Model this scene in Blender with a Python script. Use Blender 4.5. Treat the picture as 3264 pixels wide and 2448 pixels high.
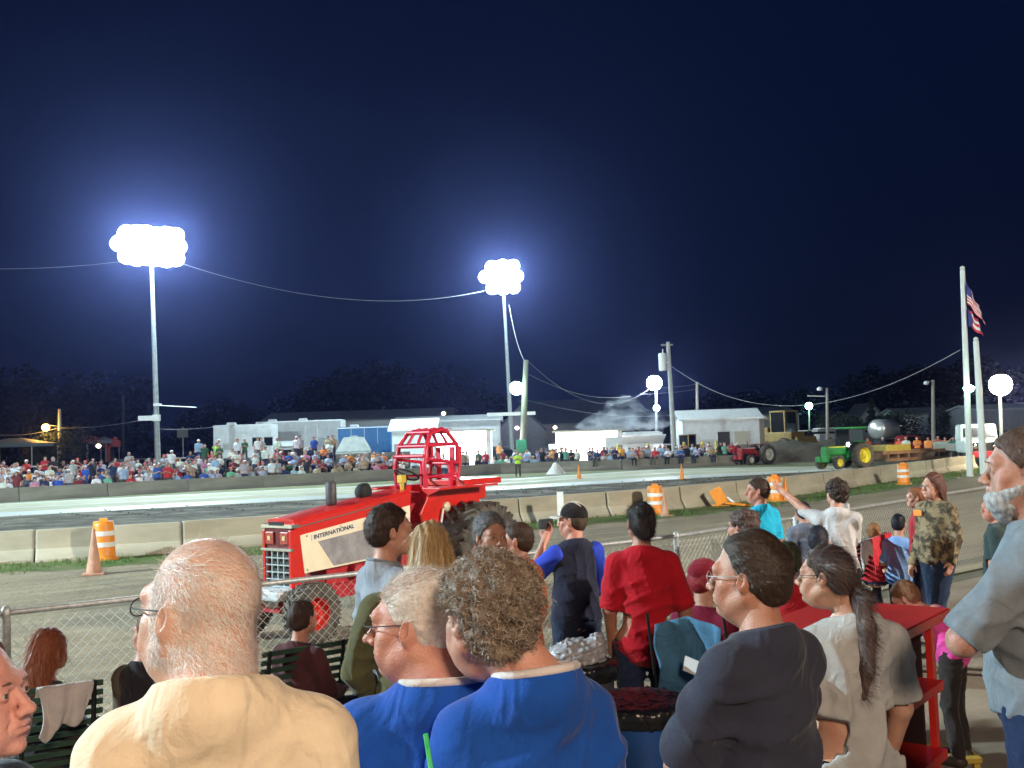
import bpy, math, random
import numpy as np
from mathutils import Vector, Matrix
random.seed(7); np.random.seed(7)
SC = bpy.context.scene
for o in list(bpy.data.objects): bpy.data.objects.remove(o)
R = math.radians
# ------------------------------------------------------------------ camera
F = 1005.0
CAM = Vector((0, 0, 2.25)); PITCH = math.atan(56/F); ROLL = R(1.9)
fwd = Vector((0, math.cos(PITCH), math.sin(PITCH))); up0 = Vector((0, -math.sin(PITCH), math.cos(PITCH))); X0 = Vector((1, 0, 0))
rgt = X0*math.cos(ROLL) - up0*math.sin(ROLL); upv = up0*math.cos(ROLL) + X0*math.sin(ROLL)
cd = bpy.data.cameras.new('camera'); cam = bpy.data.objects.new('camera', cd); SC.collection.objects.link(cam)
cam.matrix_world = Matrix.Translation(CAM) @ Matrix((rgt, upv, -fwd)).transposed().to_4x4()
cd.sensor_width = 36; cd.lens = 36*F/1024; cd.clip_start = .05; cd.clip_end = 2000
SC.camera = cam
# ------------------------------------------------------------------ night sky
W = bpy.data.worlds.new('World'); SC.world = W; W.use_nodes = True
nt = W.node_tree; bg = nt.nodes['Background']
tc = nt.nodes.new('ShaderNodeTexCoord'); sp = nt.nodes.new('ShaderNodeSeparateXYZ'); cr = nt.nodes.new('ShaderNodeValToRGB')
nt.links.new(tc.outputs['Generated'], sp.inputs[0]); nt.links.new(sp.outputs['Z'], cr.inputs['Fac']); nt.links.new(cr.outputs[0], bg.inputs[0])
e = cr.color_ramp.elements
e[0].position = 0.0; e[0].color = (.0014, .0030, .011, 1)
e[1].position = .55; e[1].color = (.0016, .0050, .024, 1)
k = e.new(.15); k.color = (.0018, .0045, .019, 1)
bg.inputs[1].default_value = 1.0
SC.view_settings.view_transform = 'Standard'; SC.view_settings.look = 'None'; SC.view_settings.gamma = 1; SC.view_settings.exposure = 0
SC.cycles.use_denoising = True
SC.cycles.max_bounces = 6; SC.cycles.volume_bounces = 0; SC.cycles.transparent_max_bounces = 12
SC.cycles.volume_step_rate = 4; SC.cycles.sample_clamp_indirect = 3
# ------------------------------------------------------------------ lamps the place has: near-left stadium pole, far poles, grandstand lamp
def lamp(name, loc, power, col, size=.5, kind='POINT', aim=None, angle=None, parent=None):
    l = bpy.data.lights.new(name, kind); l.energy = power; l.color = col
    if kind in ('POINT', 'SPOT'): l.shadow_soft_size = size
    if kind == 'SPOT': l.spot_size = R(angle); l.spot_blend = .6
    o = bpy.data.objects.new(name, l); SC.collection.objects.link(o); o.location = loc
    if aim is not None: o.rotation_euler = (Vector(aim)-Vector(loc)).to_track_quat('-Z', 'Y').to_euler()
    if parent:
        o.parent = parent; o.matrix_parent_inverse = parent.matrix_world.inverted()
    return o
COOL = (.72, .93, 1.0); WARM = (1.0, .72, .42)
# unproject helpers: real points in the place, from a pixel and a known depth / height
def ray(u, v): return fwd + rgt*((u-512)/F) - upv*((v-384)/F)
def at(u, v, y):
    d = ray(u, v); return CAM + d*(y/d.y)
def on(u, v, z):
    d = ray(u, v); return CAM + d*((z-CAM.z)/d.z)
TZ = -.4          # level of the race ground beyond the fence
# ------------------------------------------------------------------ object helpers
def link(o): SC.collection.objects.link(o); return o
def tag(o, label=None, cat=None, group=None, kind=None):
    if label: o['label'] = label
    if cat: o['category'] = cat
    if group: o['group'] = group
    if kind: o['kind'] = kind
    return o
def thing(name, label, cat, loc=(0, 0, 0), rz=0, group=None):
    o = link(bpy.data.objects.new(name, None)); o.location = loc; o.rotation_euler = (0, 0, rz); o.empty_display_size = .2
    return tag(o, label, cat, group)
def copy_tree(o, parent=None):
    c = link(o.copy()); c.parent = parent
    for ch in list(o.children): copy_tree(ch, c)
    return c
class MB:
    def __init__(s): s.v = []; s.f = []; s.sm = []
    def add(s, vs, fs, M=None, sm=False):
        n = len(s.v)
        for p in vs:
            p = Vector(p); s.v.append(tuple(M @ p if M is not None else p))
        for f in fs: s.f.append([n+i for i in f]); s.sm.append(sm)
        return s
    def box(s, c, d, M=None, rz=0, rx=0, ry=0, tx=1, ty=1):
        a, b, h = d[0]/2, d[1]/2, d[2]/2
        vs = [(-a,-b,-h),(a,-b,-h),(a,b,-h),(-a,b,-h),(-a*tx,-b*ty,h),(a*tx,-b*ty,h),(a*tx,b*ty,h),(-a*tx,b*ty,h)]
        T = Matrix.Translation(c) @ Matrix.Rotation(rz,4,'Z') @ Matrix.Rotation(ry,4,'Y') @ Matrix.Rotation(rx,4,'X')
        if M is not None: T = M @ T
        return s.add(vs, [(0,3,2,1),(4,5,6,7),(0,1,5,4),(1,2,6,5),(2,3,7,6),(3,0,4,7)], T)
    def tube(s, pts, r, n=8, M=None, cap=True):
        pts = [Vector(p) for p in pts]; rs = r if isinstance(r, (list, tuple)) else [r]*len(pts)
        vs = []; fs = []; u = None
        for i, p in enumerate(pts):
            t = (pts[min(i+1, len(pts)-1)] - pts[max(i-1, 0)]).normalized()
            if u is None: u = t.orthogonal().normalized()
            else: u = (u - t*u.dot(t)).normalized()
            w = t.cross(u)
            for k in range(n):
                a = 2*math.pi*k/n; vs.append(p + (u*math.cos(a)+w*math.sin(a))*rs[i])
        for i in range(len(pts)-1):
            for k in range(n):
                a = i*n+k; b = i*n+(k+1) % n; fs.append((a, b, b+n, a+n))
        s.add(vs, fs, M, True)
        if cap:
            s.add(vs[:n], [tuple(range(n))[::-1]], M); s.add(vs[-n:], [tuple(range(n))], M)
        return s
    def lathe(s, prof, n=24, M=None, sm=True, axis='Z'):
        vs = []; fs = []
        for r, z in prof:
            for k in range(n):
                a = 2*math.pi*k/n; x, y = r*math.cos(a), r*math.sin(a)
                vs.append((x, y, z) if axis == 'Z' else (z, x, y))
        for i in range(len(prof)-1):
            for k in range(n):
                a = i*n+k; b = i*n+(k+1) % n; fs.append((a, b, b+n, a+n))
        return s.add(vs, fs, M, sm)
    def prism(s, poly, x0, x1, M=None):   # polygon in the YZ plane extruded along X
        n = len(poly); vs = [(x0, y, z) for y, z in poly]+[(x1, y, z) for y, z in poly]
        fs = [tuple(range(n))[::-1], tuple(range(n, 2*n))]+[(i, (i+1) % n, n+(i+1) % n, n+i) for i in range(n)]
        return s.add(vs, fs, M)
    def build(s, name, mat, parent=None, bev=0, loc=None):
        me = bpy.data.meshes.new(name); me.from_pydata(s.v, [], s.f)
        me.polygons.foreach_set('use_smooth', s.sm); me.update()
        o = link(bpy.data.objects.new(name, me))
        for m in (mat if isinstance(mat, (list, tuple)) else [mat]): me.materials.append(m)
        if parent: o.parent = parent
        if loc: o.location = loc
        if bev:
            b = o.modifiers.new('b', 'BEVEL'); b.width = bev; b.segments = 2; b.limit_method = 'ANGLE'; b.angle_limit = R(40)
        return o
# ------------------------------------------------------------------ materials
MC = {}
def mat(name, col, rough=.6, metal=0, noise=0, ns=6, bump=0, bs=40, emit=0, ecol=None, sheen=0, coat=0, objcol=False, col2=None, stretch=(1, 1, 1), detail=4, sss=0, spec=.5, nrange=(.35, .65)):
    if name in MC: return MC[name]
    m = bpy.data.materials.new(name); MC[name] = m; m.use_nodes = True; t = m.node_tree; b = t.nodes['Principled BSDF']
    c = (*col, 1); b.inputs['Base Color'].default_value = c; b.inputs['Roughness'].default_value = rough; b.inputs['Metallic'].default_value = metal
    b.inputs['Specular IOR Level'].default_value = spec
    if sheen: b.inputs['Sheen Weight'].default_value = sheen; b.inputs['Sheen Roughness'].default_value = .5
    if coat: b.inputs['Coat Weight'].default_value = coat; b.inputs['Coat Roughness'].default_value = .12
    if sss: b.inputs['Subsurface Weight'].default_value = sss; b.inputs['Subsurface Radius'].default_value = (.012, .005, .003); b.inputs['Subsurface Scale'].default_value = 1.0
    tcn = t.nodes.new('ShaderNodeTexCoord'); mp = t.nodes.new('ShaderNodeMapping'); mp.inputs['Scale'].default_value = stretch
    t.links.new(tcn.outputs['Object'], mp.inputs[0]); src = None
    if objcol:
        oi = t.nodes.new('ShaderNodeObjectInfo'); src = oi.outputs['Color']; t.links.new(src, b.inputs['Base Color'])
    if noise or col2:
        n = t.nodes.new('ShaderNodeTexNoise'); n.inputs['Scale'].default_value = ns; n.inputs['Detail'].default_value = detail; n.inputs['Roughness'].default_value = .62
        t.links.new(mp.outputs[0], n.inputs[0])
        mr = t.nodes.new('ShaderNodeMapRange'); mr.inputs[1].default_value = nrange[0]; mr.inputs[2].default_value = nrange[1]; t.links.new(n.outputs[0], mr.inputs[0])
        mx = t.nodes.new('ShaderNodeMix'); mx.data_type = 'RGBA'; t.links.new(mr.outputs[0], mx.inputs['Factor'])
        if col2: mx.inputs[6].default_value = c; mx.inputs[7].default_value = (*col2, 1)
        else:
            mx.blend_type = 'MULTIPLY'; mx.inputs[6].default_value = c; mx.inputs[7].default_value = (1-noise,)*3+(1,)
            if src: t.links.new(src, mx.inputs[6])
        t.links.new(mx.outputs[2], b.inputs['Base Color'])
    if bump:
        n2 = t.nodes.new('ShaderNodeTexNoise'); n2.inputs['Scale'].default_value = bs; n2.inputs['Detail'].default_value = 5; t.links.new(mp.outputs[0], n2.inputs[0])
        bp = t.nodes.new('ShaderNodeBump'); bp.inputs['Strength'].default_value = 1; bp.inputs['Distance'].default_value = bump
        t.links.new(n2.outputs[0], bp.inputs['Height']); t.links.new(bp.outputs[0], b.inputs['Normal'])
    if emit:
        b.inputs['Emission Color'].default_value = (*(ecol or col), 1); b.inputs['Emission Strength'].default_value = emit
        m.cycles.emission_sampling = 'NONE'
    return m
def cloth(name, col, bump=.0015, noise=.18):
    """woven cloth: fine weave, faint mottling and a layer of warped creases"""
    m = mat('cloth_'+name, col, .92, noise=noise, ns=9, bump=bump, bs=140, sheen=.1, spec=.12)
    if m.get('done'): return m
    m['done'] = 1; t = m.node_tree; b = t.nodes['Principled BSDF']; bp = [n for n in t.nodes if n.type == 'BUMP'][0]; tcn = [n for n in t.nodes if n.type == 'TEX_COORD'][0]
    mp = t.nodes.new('ShaderNodeMapping'); mp.inputs['Scale'].default_value = (1.3, 1, .75); mp.inputs['Rotation'].default_value = (.2, .45, 0); t.links.new(tcn.outputs['Object'], mp.inputs[0])
    n = t.nodes.new('ShaderNodeTexNoise'); n.inputs['Scale'].default_value = 4.2; n.inputs['Detail'].default_value = 2.4; n.inputs['Distortion'].default_value = 1.1; t.links.new(mp.outputs[0], n.inputs[0])
    a = t.nodes.new('ShaderNodeMath'); a.operation = 'SUBTRACT'; a.inputs[1].default_value = .5; t.links.new(n.outputs[0], a.inputs[0])
    c = t.nodes.new('ShaderNodeMath'); c.operation = 'ABSOLUTE'; t.links.new(a.outputs[0], c.inputs[0])
    d = t.nodes.new('ShaderNodeMapRange'); d.interpolation_type = 'SMOOTHSTEP'; d.inputs[1].default_value = 0; d.inputs[2].default_value = .09; d.inputs[3].default_value = 1; d.inputs[4].default_value = 0; t.links.new(c.outputs[0], d.inputs[0])
    b2 = t.nodes.new('ShaderNodeBump'); b2.inputs['Distance'].default_value = .009; b2.inputs['Strength'].default_value = .42; t.links.new(d.outputs[0], b2.inputs['Height']); t.links.new(b2.outputs[0], bp.inputs['Normal'])
    return m
def paint(name, col, rough=.35, noise=.15): return mat('paint_'+name, col, rough, noise=noise, ns=3, coat=.25)
M_black = mat('black rubber', (.012, .012, .013), .75, noise=.4, ns=20)
M_glass = mat('dark glass', (.01, .012, .014), .06, spec=.8)
M_chrome = mat('chrome', (.7, .7, .7), .18, 1)
M_steel = mat('galvanised steel', (.42, .42, .41), .45, .35, noise=.35, ns=30)
M_conc = mat('weathered concrete', (.50, .46, .35), .93, ns=1.1, detail=8, col2=(.30, .27, .2), bump=.006, bs=30, nrange=(.42, .72))
M_white = paint('white', (.72, .74, .74)); M_darkm = mat('dark metal', (.03, .03, .032), .5, .5, noise=.3)
M_wood = mat('grey pole wood', (.22, .2, .17), .9, col2=(.33, .31, .27), ns=4, stretch=(6, 6, .5), bump=.004)
# ================================================================== GROUND
def line_pts(px, z=TZ): return [on(u, v, z) for u, v in px]
def extend(pts, a=40, b=40):
    d0 = (pts[0]-pts[1]).normalized(); d1 = (pts[-1]-pts[-2]).normalized()
    return [pts[0]+d0*a]+list(pts)+[pts[-1]+d1*b]
def resample(pts, n):
    L = [0]
    for i in range(1, len(pts)): L.append(L[-1]+(pts[i]-pts[i-1]).length)
    out = []
    for k in range(n):
        s = L[-1]*k/(n-1); i = 0
        while i < len(L)-2 and L[i+1] < s: i += 1
        t = (s-L[i])/max(1e-6, L[i+1]-L[i]); out.append(pts[i].lerp(pts[i+1], t))
    return out
def strip(name, A, B, z, m, n=120, jit=.0):
    A = resample(A, n); B = resample(B, n); mb = MB(); vs = []; fs = []
    for i in range(n):
        ja = random.uniform(-jit, jit); jb = random.uniform(-jit, jit); d = (B[i]-A[i]).normalized()
        a = A[i]+d*ja; b = B[i]+d*jb
        vs += [(a.x, a.y, z), (b.x, b.y, z)]
    for i in range(n-1): fs.append((2*i, 2*i+2, 2*i+3, 2*i+1))
    mb.add(vs, fs); o = mb.build(name, m); return tag(o, kind='structure')
U = Vector((.78, .625, 0)).normalized(); N = Vector((-U.y, U.x, 0))     # along / across the track
def dirt(name, a, b, c, sc=1.0, rough=.95, bump=.02, spec=.3, thr=(.4, .62)):
    """dirt raked along the track: noise stretched along its length, plus clods"""
    m = bpy.data.materials.new(name); m.use_nodes = True; t = m.node_tree; p = t.nodes['Principled BSDF']
    tcn = t.nodes.new('ShaderNodeTexCoord'); mp = t.nodes.new('ShaderNodeMapping'); mp.vector_type = 'TEXTURE'
    mp.inputs['Rotation'].default_value = (0, 0, math.atan2(U.y, U.x)); mp.inputs['Scale'].default_value = (9, 1, 1)
    t.links.new(tcn.outputs['Object'], mp.inputs[0])
    n1 = t.nodes.new('ShaderNodeTexNoise'); n1.inputs['Scale'].default_value = 1.1*sc; n1.inputs['Detail'].default_value = 8; n1.inputs['Roughness'].default_value = .7; t.links.new(mp.outputs[0], n1.inputs[0])
    n2 = t.nodes.new('ShaderNodeTexNoise'); n2.inputs['Scale'].default_value = .5; n2.inputs['Detail'].default_value = 9; n2.inputs['Roughness'].default_value = .72; t.links.new(tcn.outputs['Object'], n2.inputs[0])
    r1 = t.nodes.new('ShaderNodeMapRange'); r1.inputs[1].default_value, r1.inputs[2].default_value = thr; t.links.new(n1.outputs[0], r1.inputs[0])
    r2 = t.nodes.new('ShaderNodeMapRange'); r2.inputs[1].default_value, r2.inputs[2].default_value = .45, .68; t.links.new(n2.outputs[0], r2.inputs[0])
    m1 = t.nodes.new('ShaderNodeMix'); m1.data_type = 'RGBA'; m1.inputs[6].default_value = (*a, 1); m1.inputs[7].default_value = (*b, 1); t.links.new(r1.outputs[0], m1.inputs[0])
    m2 = t.nodes.new('ShaderNodeMix'); m2.data_type = 'RGBA'; m2.inputs[7].default_value = (*c, 1); t.links.new(m1.outputs[2], m2.inputs[6]); t.links.new(r2.outputs[0], m2.inputs[0])
    t.links.new(m2.outputs[2], p.inputs['Base Color']); p.inputs['Roughness'].default_value = rough; p.inputs['Specular IOR Level'].default_value = spec
    ad = t.nodes.new('ShaderNodeMath'); ad.operation = 'ADD'; t.links.new(n1.outputs[0], ad.inputs[0])
    n3 = t.nodes.new('ShaderNodeTexNoise'); n3.inputs['Scale'].default_value = 9; n3.inputs['Detail'].default_value = 6; t.links.new(tcn.outputs['Object'], n3.inputs[0]); t.links.new(n3.outputs[0], ad.inputs[1])
    bp = t.nodes.new('ShaderNodeBump'); bp.inputs['Distance'].default_value = bump; t.links.new(ad.outputs[0], bp.inputs['Height']); t.links.new(bp.outputs[0], p.inputs['Normal'])
    return m
G_dirt = dirt('race dirt', (.34, .275, .18), (.19, .15, .098), (.26, .21, .135), bump=.05)
G_mud = dirt('mud by the pulling lane', (.12, .105, .075), (.05, .045, .032), (.30, .28, .21), rough=.86, spec=.15, bump=.05, thr=(.42, .56))
G_clay = dirt('packed clay', (.56, .56, .40), (.47, .46, .31), (.6, .6, .45), bump=.015)
G_grass = dirt('verge grass', (.085, .16, .035), (.12, .17, .05), (.22, .2, .12), sc=2.5, bump=.05)
G_field = dirt('field dirt and grass', (.1, .1, .06), (.07, .075, .045), (.12, .105, .075), sc=.4)
G_pave = dirt('worn concrete apron', (.21, .17, .125), (.15, .12, .09), (.25, .21, .16), sc=2, bump=.004)
# one sheet to the horizon: spectators' level before the fence, a fall to the race level beyond it
rows = [-40, -10, 0, 3, 5, 6.6, 7.6, 8.4, 9.2, 10.2, 12, 16, 22, 30, 45, 70, 110, 200, 500, 1200]
def gz(s): 
    t = min(1, max(0, (s-7.5)/2.8)); t = t*t*(3-2*t); return t*TZ
mb = MB(); cols = [-1200, -300, -120]+[-60+3*i for i in range(41)]+[90, 150, 300, 1200]
vs = []
for s in rows:
    for c in cols:
        p = U*c+N*s; vs.append((p.x, p.y, gz(s)-.008))
nc = len(cols)
mb.add(vs, [(j*nc+i, j*nc+i+1, (j+1)*nc+i+1, (j+1)*nc+i) for j in range(len(rows)-1) for i in range(nc-1)], None, True)
tag(mb.build('ground', G_field), kind='structure')
wall_px = [(0, 563.7), (232, 548.5), (520, 523), (602, 516), (668, 510), (798, 495), (974, 468)]
near_wall = line_pts(wall_px)
far_wall = [at(0, 497, 59), at(188, 486, 65.5), at(408, 475, 74), at(512, 471, 81), at(640, 470, 80), at(742, 466, 82)]
for p in far_wall: p.z = TZ
# dirt track between fence and near wall
e0 = [U*c+N*8.6 for c in (-60, -10, 10, 40)]
wl = extend(near_wall, 45, 25)
# pavement by the fence
pv = MB(); pvv = []; 
for c in range(-30, 41, 2):
    for s in (-12, 0, 4, 7.45):
        p = U*c+N*s; pvv.append((p.x, p.y, .0))
pv.add(pvv, [(4*i+j, 4*i+4+j, 4*i+5+j, 4*i+1+j) for i in range(35) for j in range(3)])
tag(pv.build('pavement', G_pave), kind='structure')
tr = MB(); trv = []; ss = [8.0, 8.4, 8.8, 9.2, 9.6, 10.0, 10.35]
W2 = resample(wl, 90)
for w in W2:
    c = w.dot(U); 
    for s in ss: p = U*c+N*s; trv.append((p.x, p.y, gz(s)+.001))
    q0 = U*c+N*10.35
    for t in (.33, .66, 1): p = q0.lerp(Vector((w.x, w.y, 0)), t); trv.append((p.x, p.y, TZ+.001))
m_ = len(ss)+3
tr.add(trv, [(m_*i+j, m_*i+m_+j, m_*i+m_+1+j, m_*i+1+j) for i in range(89) for j in range(m_-1)], None, True)
tag(tr.build('dirt_track', G_dirt), kind='structure')
# grass verge at the foot of the near wall, patchy
def offs(pts, d):
    out = []
    for i, p in enumerate(pts):
        t = (pts[min(i+1, len(pts)-1)]-pts[max(i-1, 0)]).normalized(); n = Vector((t.y, -t.x, 0)); out.append(p+n*d)
    return out
strip('grass_verge', offs(wl, .2), offs(wl, 2.5), TZ+.006, G_grass, 160, .35)
near_edge = [on(0, 517, TZ), on(256, 503, TZ), on(512, 489.5, TZ), on(659, 480.5, TZ), on(810, 472, TZ)]
far_edge = [on(0, 504, TZ), on(256, 491, TZ), on(512, 479, TZ), on(659, 469.5, TZ), on(790, 467, TZ)]
NE = extend(near_edge, 60, 4); FE = extend(far_edge, 60, 4)
strip('mud_shoulder', offs(extend(near_wall, 60, 2), -.3), NE, TZ+.004, G_mud, 120, .0)
strip('pulling_lane', NE, FE, TZ+.008, G_clay, 120, .25)
G_lime = dirt('lime and painted wet shine', (.74, .78, .76), (.55, .6, .57), (.66, .7, .68), sc=3, rough=.5, bump=.006)  # white tone for lime, with the shine of wet ground painted in
def mid(t): return [a.lerp(b, t) for a, b in zip(resample(NE, 60), resample(FE, 60))]
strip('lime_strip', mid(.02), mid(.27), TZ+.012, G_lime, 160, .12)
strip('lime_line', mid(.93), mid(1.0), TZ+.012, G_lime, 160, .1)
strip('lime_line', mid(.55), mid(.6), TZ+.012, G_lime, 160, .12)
pud = [on(400, 517, TZ), on(170, 528, TZ), on(-20, 537, TZ)]
strip('wet_shine_line', [on(640, 497.5, TZ), on(512, 505, TZ)], [on(640, 496.3, TZ), on(512, 503.5, TZ)], TZ+.014, G_lime, 20, .05)
fw = extend(far_wall, 60, 6)
G_grass2 = dirt('infield grass', (.13, .165, .06), (.26, .26, .14), (.3, .29, .18), sc=1.4, bump=.04)
strip('infield_grass', FE, offs(resample(fw, 60), .3), TZ+.005, G_grass2, 120, .2)
# grass tufts along the verge (uncountable)
mb = MB(); vg = resample(offs(wl, 1.0), 1500)
for p in vg:
    if p.x < -22 or p.y > 66: continue
    for q in range(3):
        b = p+Vector((random.uniform(-.2, .2), 0, 0))+N*random.gauss(-.3, .6)
        if math.sin(b.x*1.7)+math.sin(b.y*.9+b.x*.6) < -.5: continue
        for k in range(5):
            h = random.uniform(.05, .16); a = random.uniform(0, 6.28); w = .012
            c = Vector((b.x+random.gauss(0, .06), b.y+random.gauss(0, .06), TZ)); d = Vector((math.cos(a), math.sin(a), 0))
            mb.add([c-d*w, c+d*w, c+Vector((random.gauss(0, .04), random.gauss(0, .04), h))], [(0, 1, 2)])
tag(mb.build('grass', mat('grass blades', (.07, .17, .03), .8, col2=(.14, .2, .06), ns=1.5)), 'low green grass tufts along the foot of the near concrete wall', 'grass', kind='stuff')
mb = MB()
for i in range(1500):       # clods thrown up along the lane edges and wall foot
    s = random.choice((0, 0, 1)); 
    if s: base = random.choice(vg)+N*random.gauss(.9, .15)
    else: base = random.choice(mid(-.08))+N*random.gauss(-1.5, 1.6)
    r = random.uniform(.03, .09); 
    mb.add([(base.x-r, base.y, TZ), (base.x+r, base.y-r*.4, TZ), (base.x+r*.3, base.y+r, TZ), (base.x+r*.2, base.y, TZ+r*.9)], [(0, 1, 3), (1, 2, 3), (2, 0, 3)])
tag(mb.build('clods', mat('clods', (.09, .075, .055), .9)), 'loose dirt clods thrown along the wall and pulling lane', 'dirt', kind='stuff')
# terraces the nearest people stand on
mb = MB(); mb.box((0, -2.2, .1), (24, 11.6, .7)); tag(mb.build('terrace', G_pave, None, .01), kind='structure')
mb = MB(); mb.box((0, 4.25, -.05), (24, 1.3, .5)); tag(mb.build('lower_terrace', G_pave, None, .01), kind='structure')
# dirt mound at the right end
mb = MB(); n = 26; c0 = at(800, 462, 88); vs = []
for i in range(n):
    for j in range(10):
        a = i/(n-1)*2-1; b = j/9*2-1; h = max(0, 1-a*a)*max(0, 1-b*b)
        vs.append((c0.x+a*12, c0.y+4+b*6+a*3, TZ-.02+1.5*h**.7*(1+.25*math.sin(i*1.3+j)+.15*math.sin(i*3.1))))
mb.add(vs, [(i*10+j, i*10+j+10, i*10+j+11, i*10+j+1) for i in range(n-1) for j in range(9)], None, True)
tag(mb.build('dirt_mound', dirt('mound dirt', (.12, .1, .07), (.07, .06, .042), (.15, .12, .09), bump=.1)), kind='structure')
# ================================================================== CONCRETE BARRIERS
M_conc2 = mat('stained grey concrete', (.29, .275, .22), .93, ns=1.1, detail=8, col2=(.16, .15, .125), bump=.006, bs=30)
def barriers(line, spacing, H, m, wordf, group, d0=0, gap=.05, only=None):
    L = [0]
    for i in range(1, len(line)): L.append(L[-1]+(line[i]-line[i-1]).length)
    def P(s):
        i = 0
        while i < len(L)-2 and L[i+1] < s: i += 1
        return line[i].lerp(line[i+1], (s-L[i])/(L[i+1]-L[i]))
    k = 0; s = d0
    prof = [(-.3*H/.8, 0), (.3*H/.8, 0), (.29*H/.8, .09*H), (.13*H/.8, .4*H), (.085*H/.8, H), (-.085*H/.8, H), (-.13*H/.8, .4*H), (-.29*H/.8, .09*H)]
    me0 = None; out = []
    while s+spacing*.6 < L[-1]:
        a = P(s); b = P(min(L[-1], s+spacing)); ln = (b-a).length-gap
        if me0 is None:
            mb = MB(); mb.prism(prof, -.5, .5)
            for x_ in (-.3, .3): mb.box((x_, -.291*H/.8, .05), (.09, .03, .06))
            o = mb.build('concrete_barrier', m); me0 = o.data; b_ = o.modifiers.new('b', 'BEVEL'); b_.width = .012; b_.limit_method = 'ANGLE'
        else: o = link(out[0].copy())
        c = (a+b)/2; o.location = (c.x, c.y, TZ+random.uniform(-.012, .012)); o.rotation_euler = (0, 0, math.atan2((b-a).y, (b-a).x)+random.uniform(-.006, .006)); o.scale = (ln, 1, 1)
        out.append(o); s += spacing; k += 1
    for i, o in enumerate(out): tag(o, wordf(i, len(out)), 'barrier', group)
    return out
ORD = ['first', 'second', 'third', 'fourth', 'fifth', 'sixth', 'seventh', 'eighth', 'ninth', 'tenth', 'eleventh', 'twelfth', 'thirteenth', 'fourteenth', 'fifteenth', 'sixteenth', 'seventeenth', 'eighteenth', 'nineteenth', 'twentieth']+['number %d' % i for i in range(21, 60)]
nw = [near_wall[0]+(near_wall[0]-near_wall[1]).normalized()*6.2]+near_wall
NB = barriers(nw, 3.5, .8, M_conc, lambda i, n: 'pale concrete barrier, %s from the left end of the near wall' % ORD[i], 'concrete barriers of the near wall')
fwl = [far_wall[0]+(far_wall[0]-far_wall[1]).normalized()*4]+far_wall
FB = barriers(fwl, 5.0, .82, M_conc2, lambda i, n: 'dull grey barrier below the far crowd, %s from the left' % ORD[i], 'concrete barriers of the far wall')
# ================================================================== CHAIN LINK FENCE (near)
fz = 1.2
fpx = [(-150, 629), (6, 613), (380, 571), (676, 536), (838, 511), (1080, 472)]
fp = [on(u, v, fz) for u, v in fpx]
M_wire = mat('fence wire', (.45, .44, .4), .4, .8)
def fence_panel(a, b, label, name='chain_link_fence', h=fz):
    t = thing(name, label, 'fence', (a.x, a.y, 0)); d = Vector((b.x-a.x, b.y-a.y, 0)); L = d.length; t.rotation_euler = (0, 0, math.atan2(d.y, d.x))
    MB().tube([(0, 0, h), (L, 0, h)], .021, 10).build('top_rail', M_steel, t)
    p = MB(); p.tube([(0, 0, 0), (0, 0, h+.02)], .03, 10); p.lathe([(0, .06), (.02, .055), (.033, .03), (.036, 0)], 10, Matrix.Translation((0, 0, h-.01))); p.build('post', M_steel, t)
    w = MB(); s = .075; zt = h-.05; n = int((L+zt)/s)
    for k in range(n):
        for sg in (1, -1):
            x0 = -zt+k*s; x1 = x0+zt; z0, z1 = (.03, zt+.03-.03) if sg > 0 else (zt, .03)
            # clip to the panel
            if x1 < 0 or x0 > L: continue
            ta = max(0, (0-x0)/(x1-x0)); tb = min(1, (L-x0)/(x1-x0))
            A = Vector((x0+(x1-x0)*ta, 0, z0+(z1-z0)*ta)); B = Vector((x0+(x1-x0)*tb, 0, z0+(z1-z0)*tb))
            if (B-A).length > .02: w.tube([A, B], .0022, 3, cap=False)
    w.build('wire_mesh', M_wire, t); return t
fl = ['leftmost stretch of chain link fence, cut by the frame', 'chain link fence stretch behind the bald man in cream', 'chain link fence stretch behind the couple in blue and the red shirt woman', 'chain link fence stretch between the steel post and the tan post', 'rightmost stretch of chain link fence behind the camouflage jacket woman']
for i in range(len(fp)-1): fence_panel(fp[i], fp[i+1], fl[i])
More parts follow.
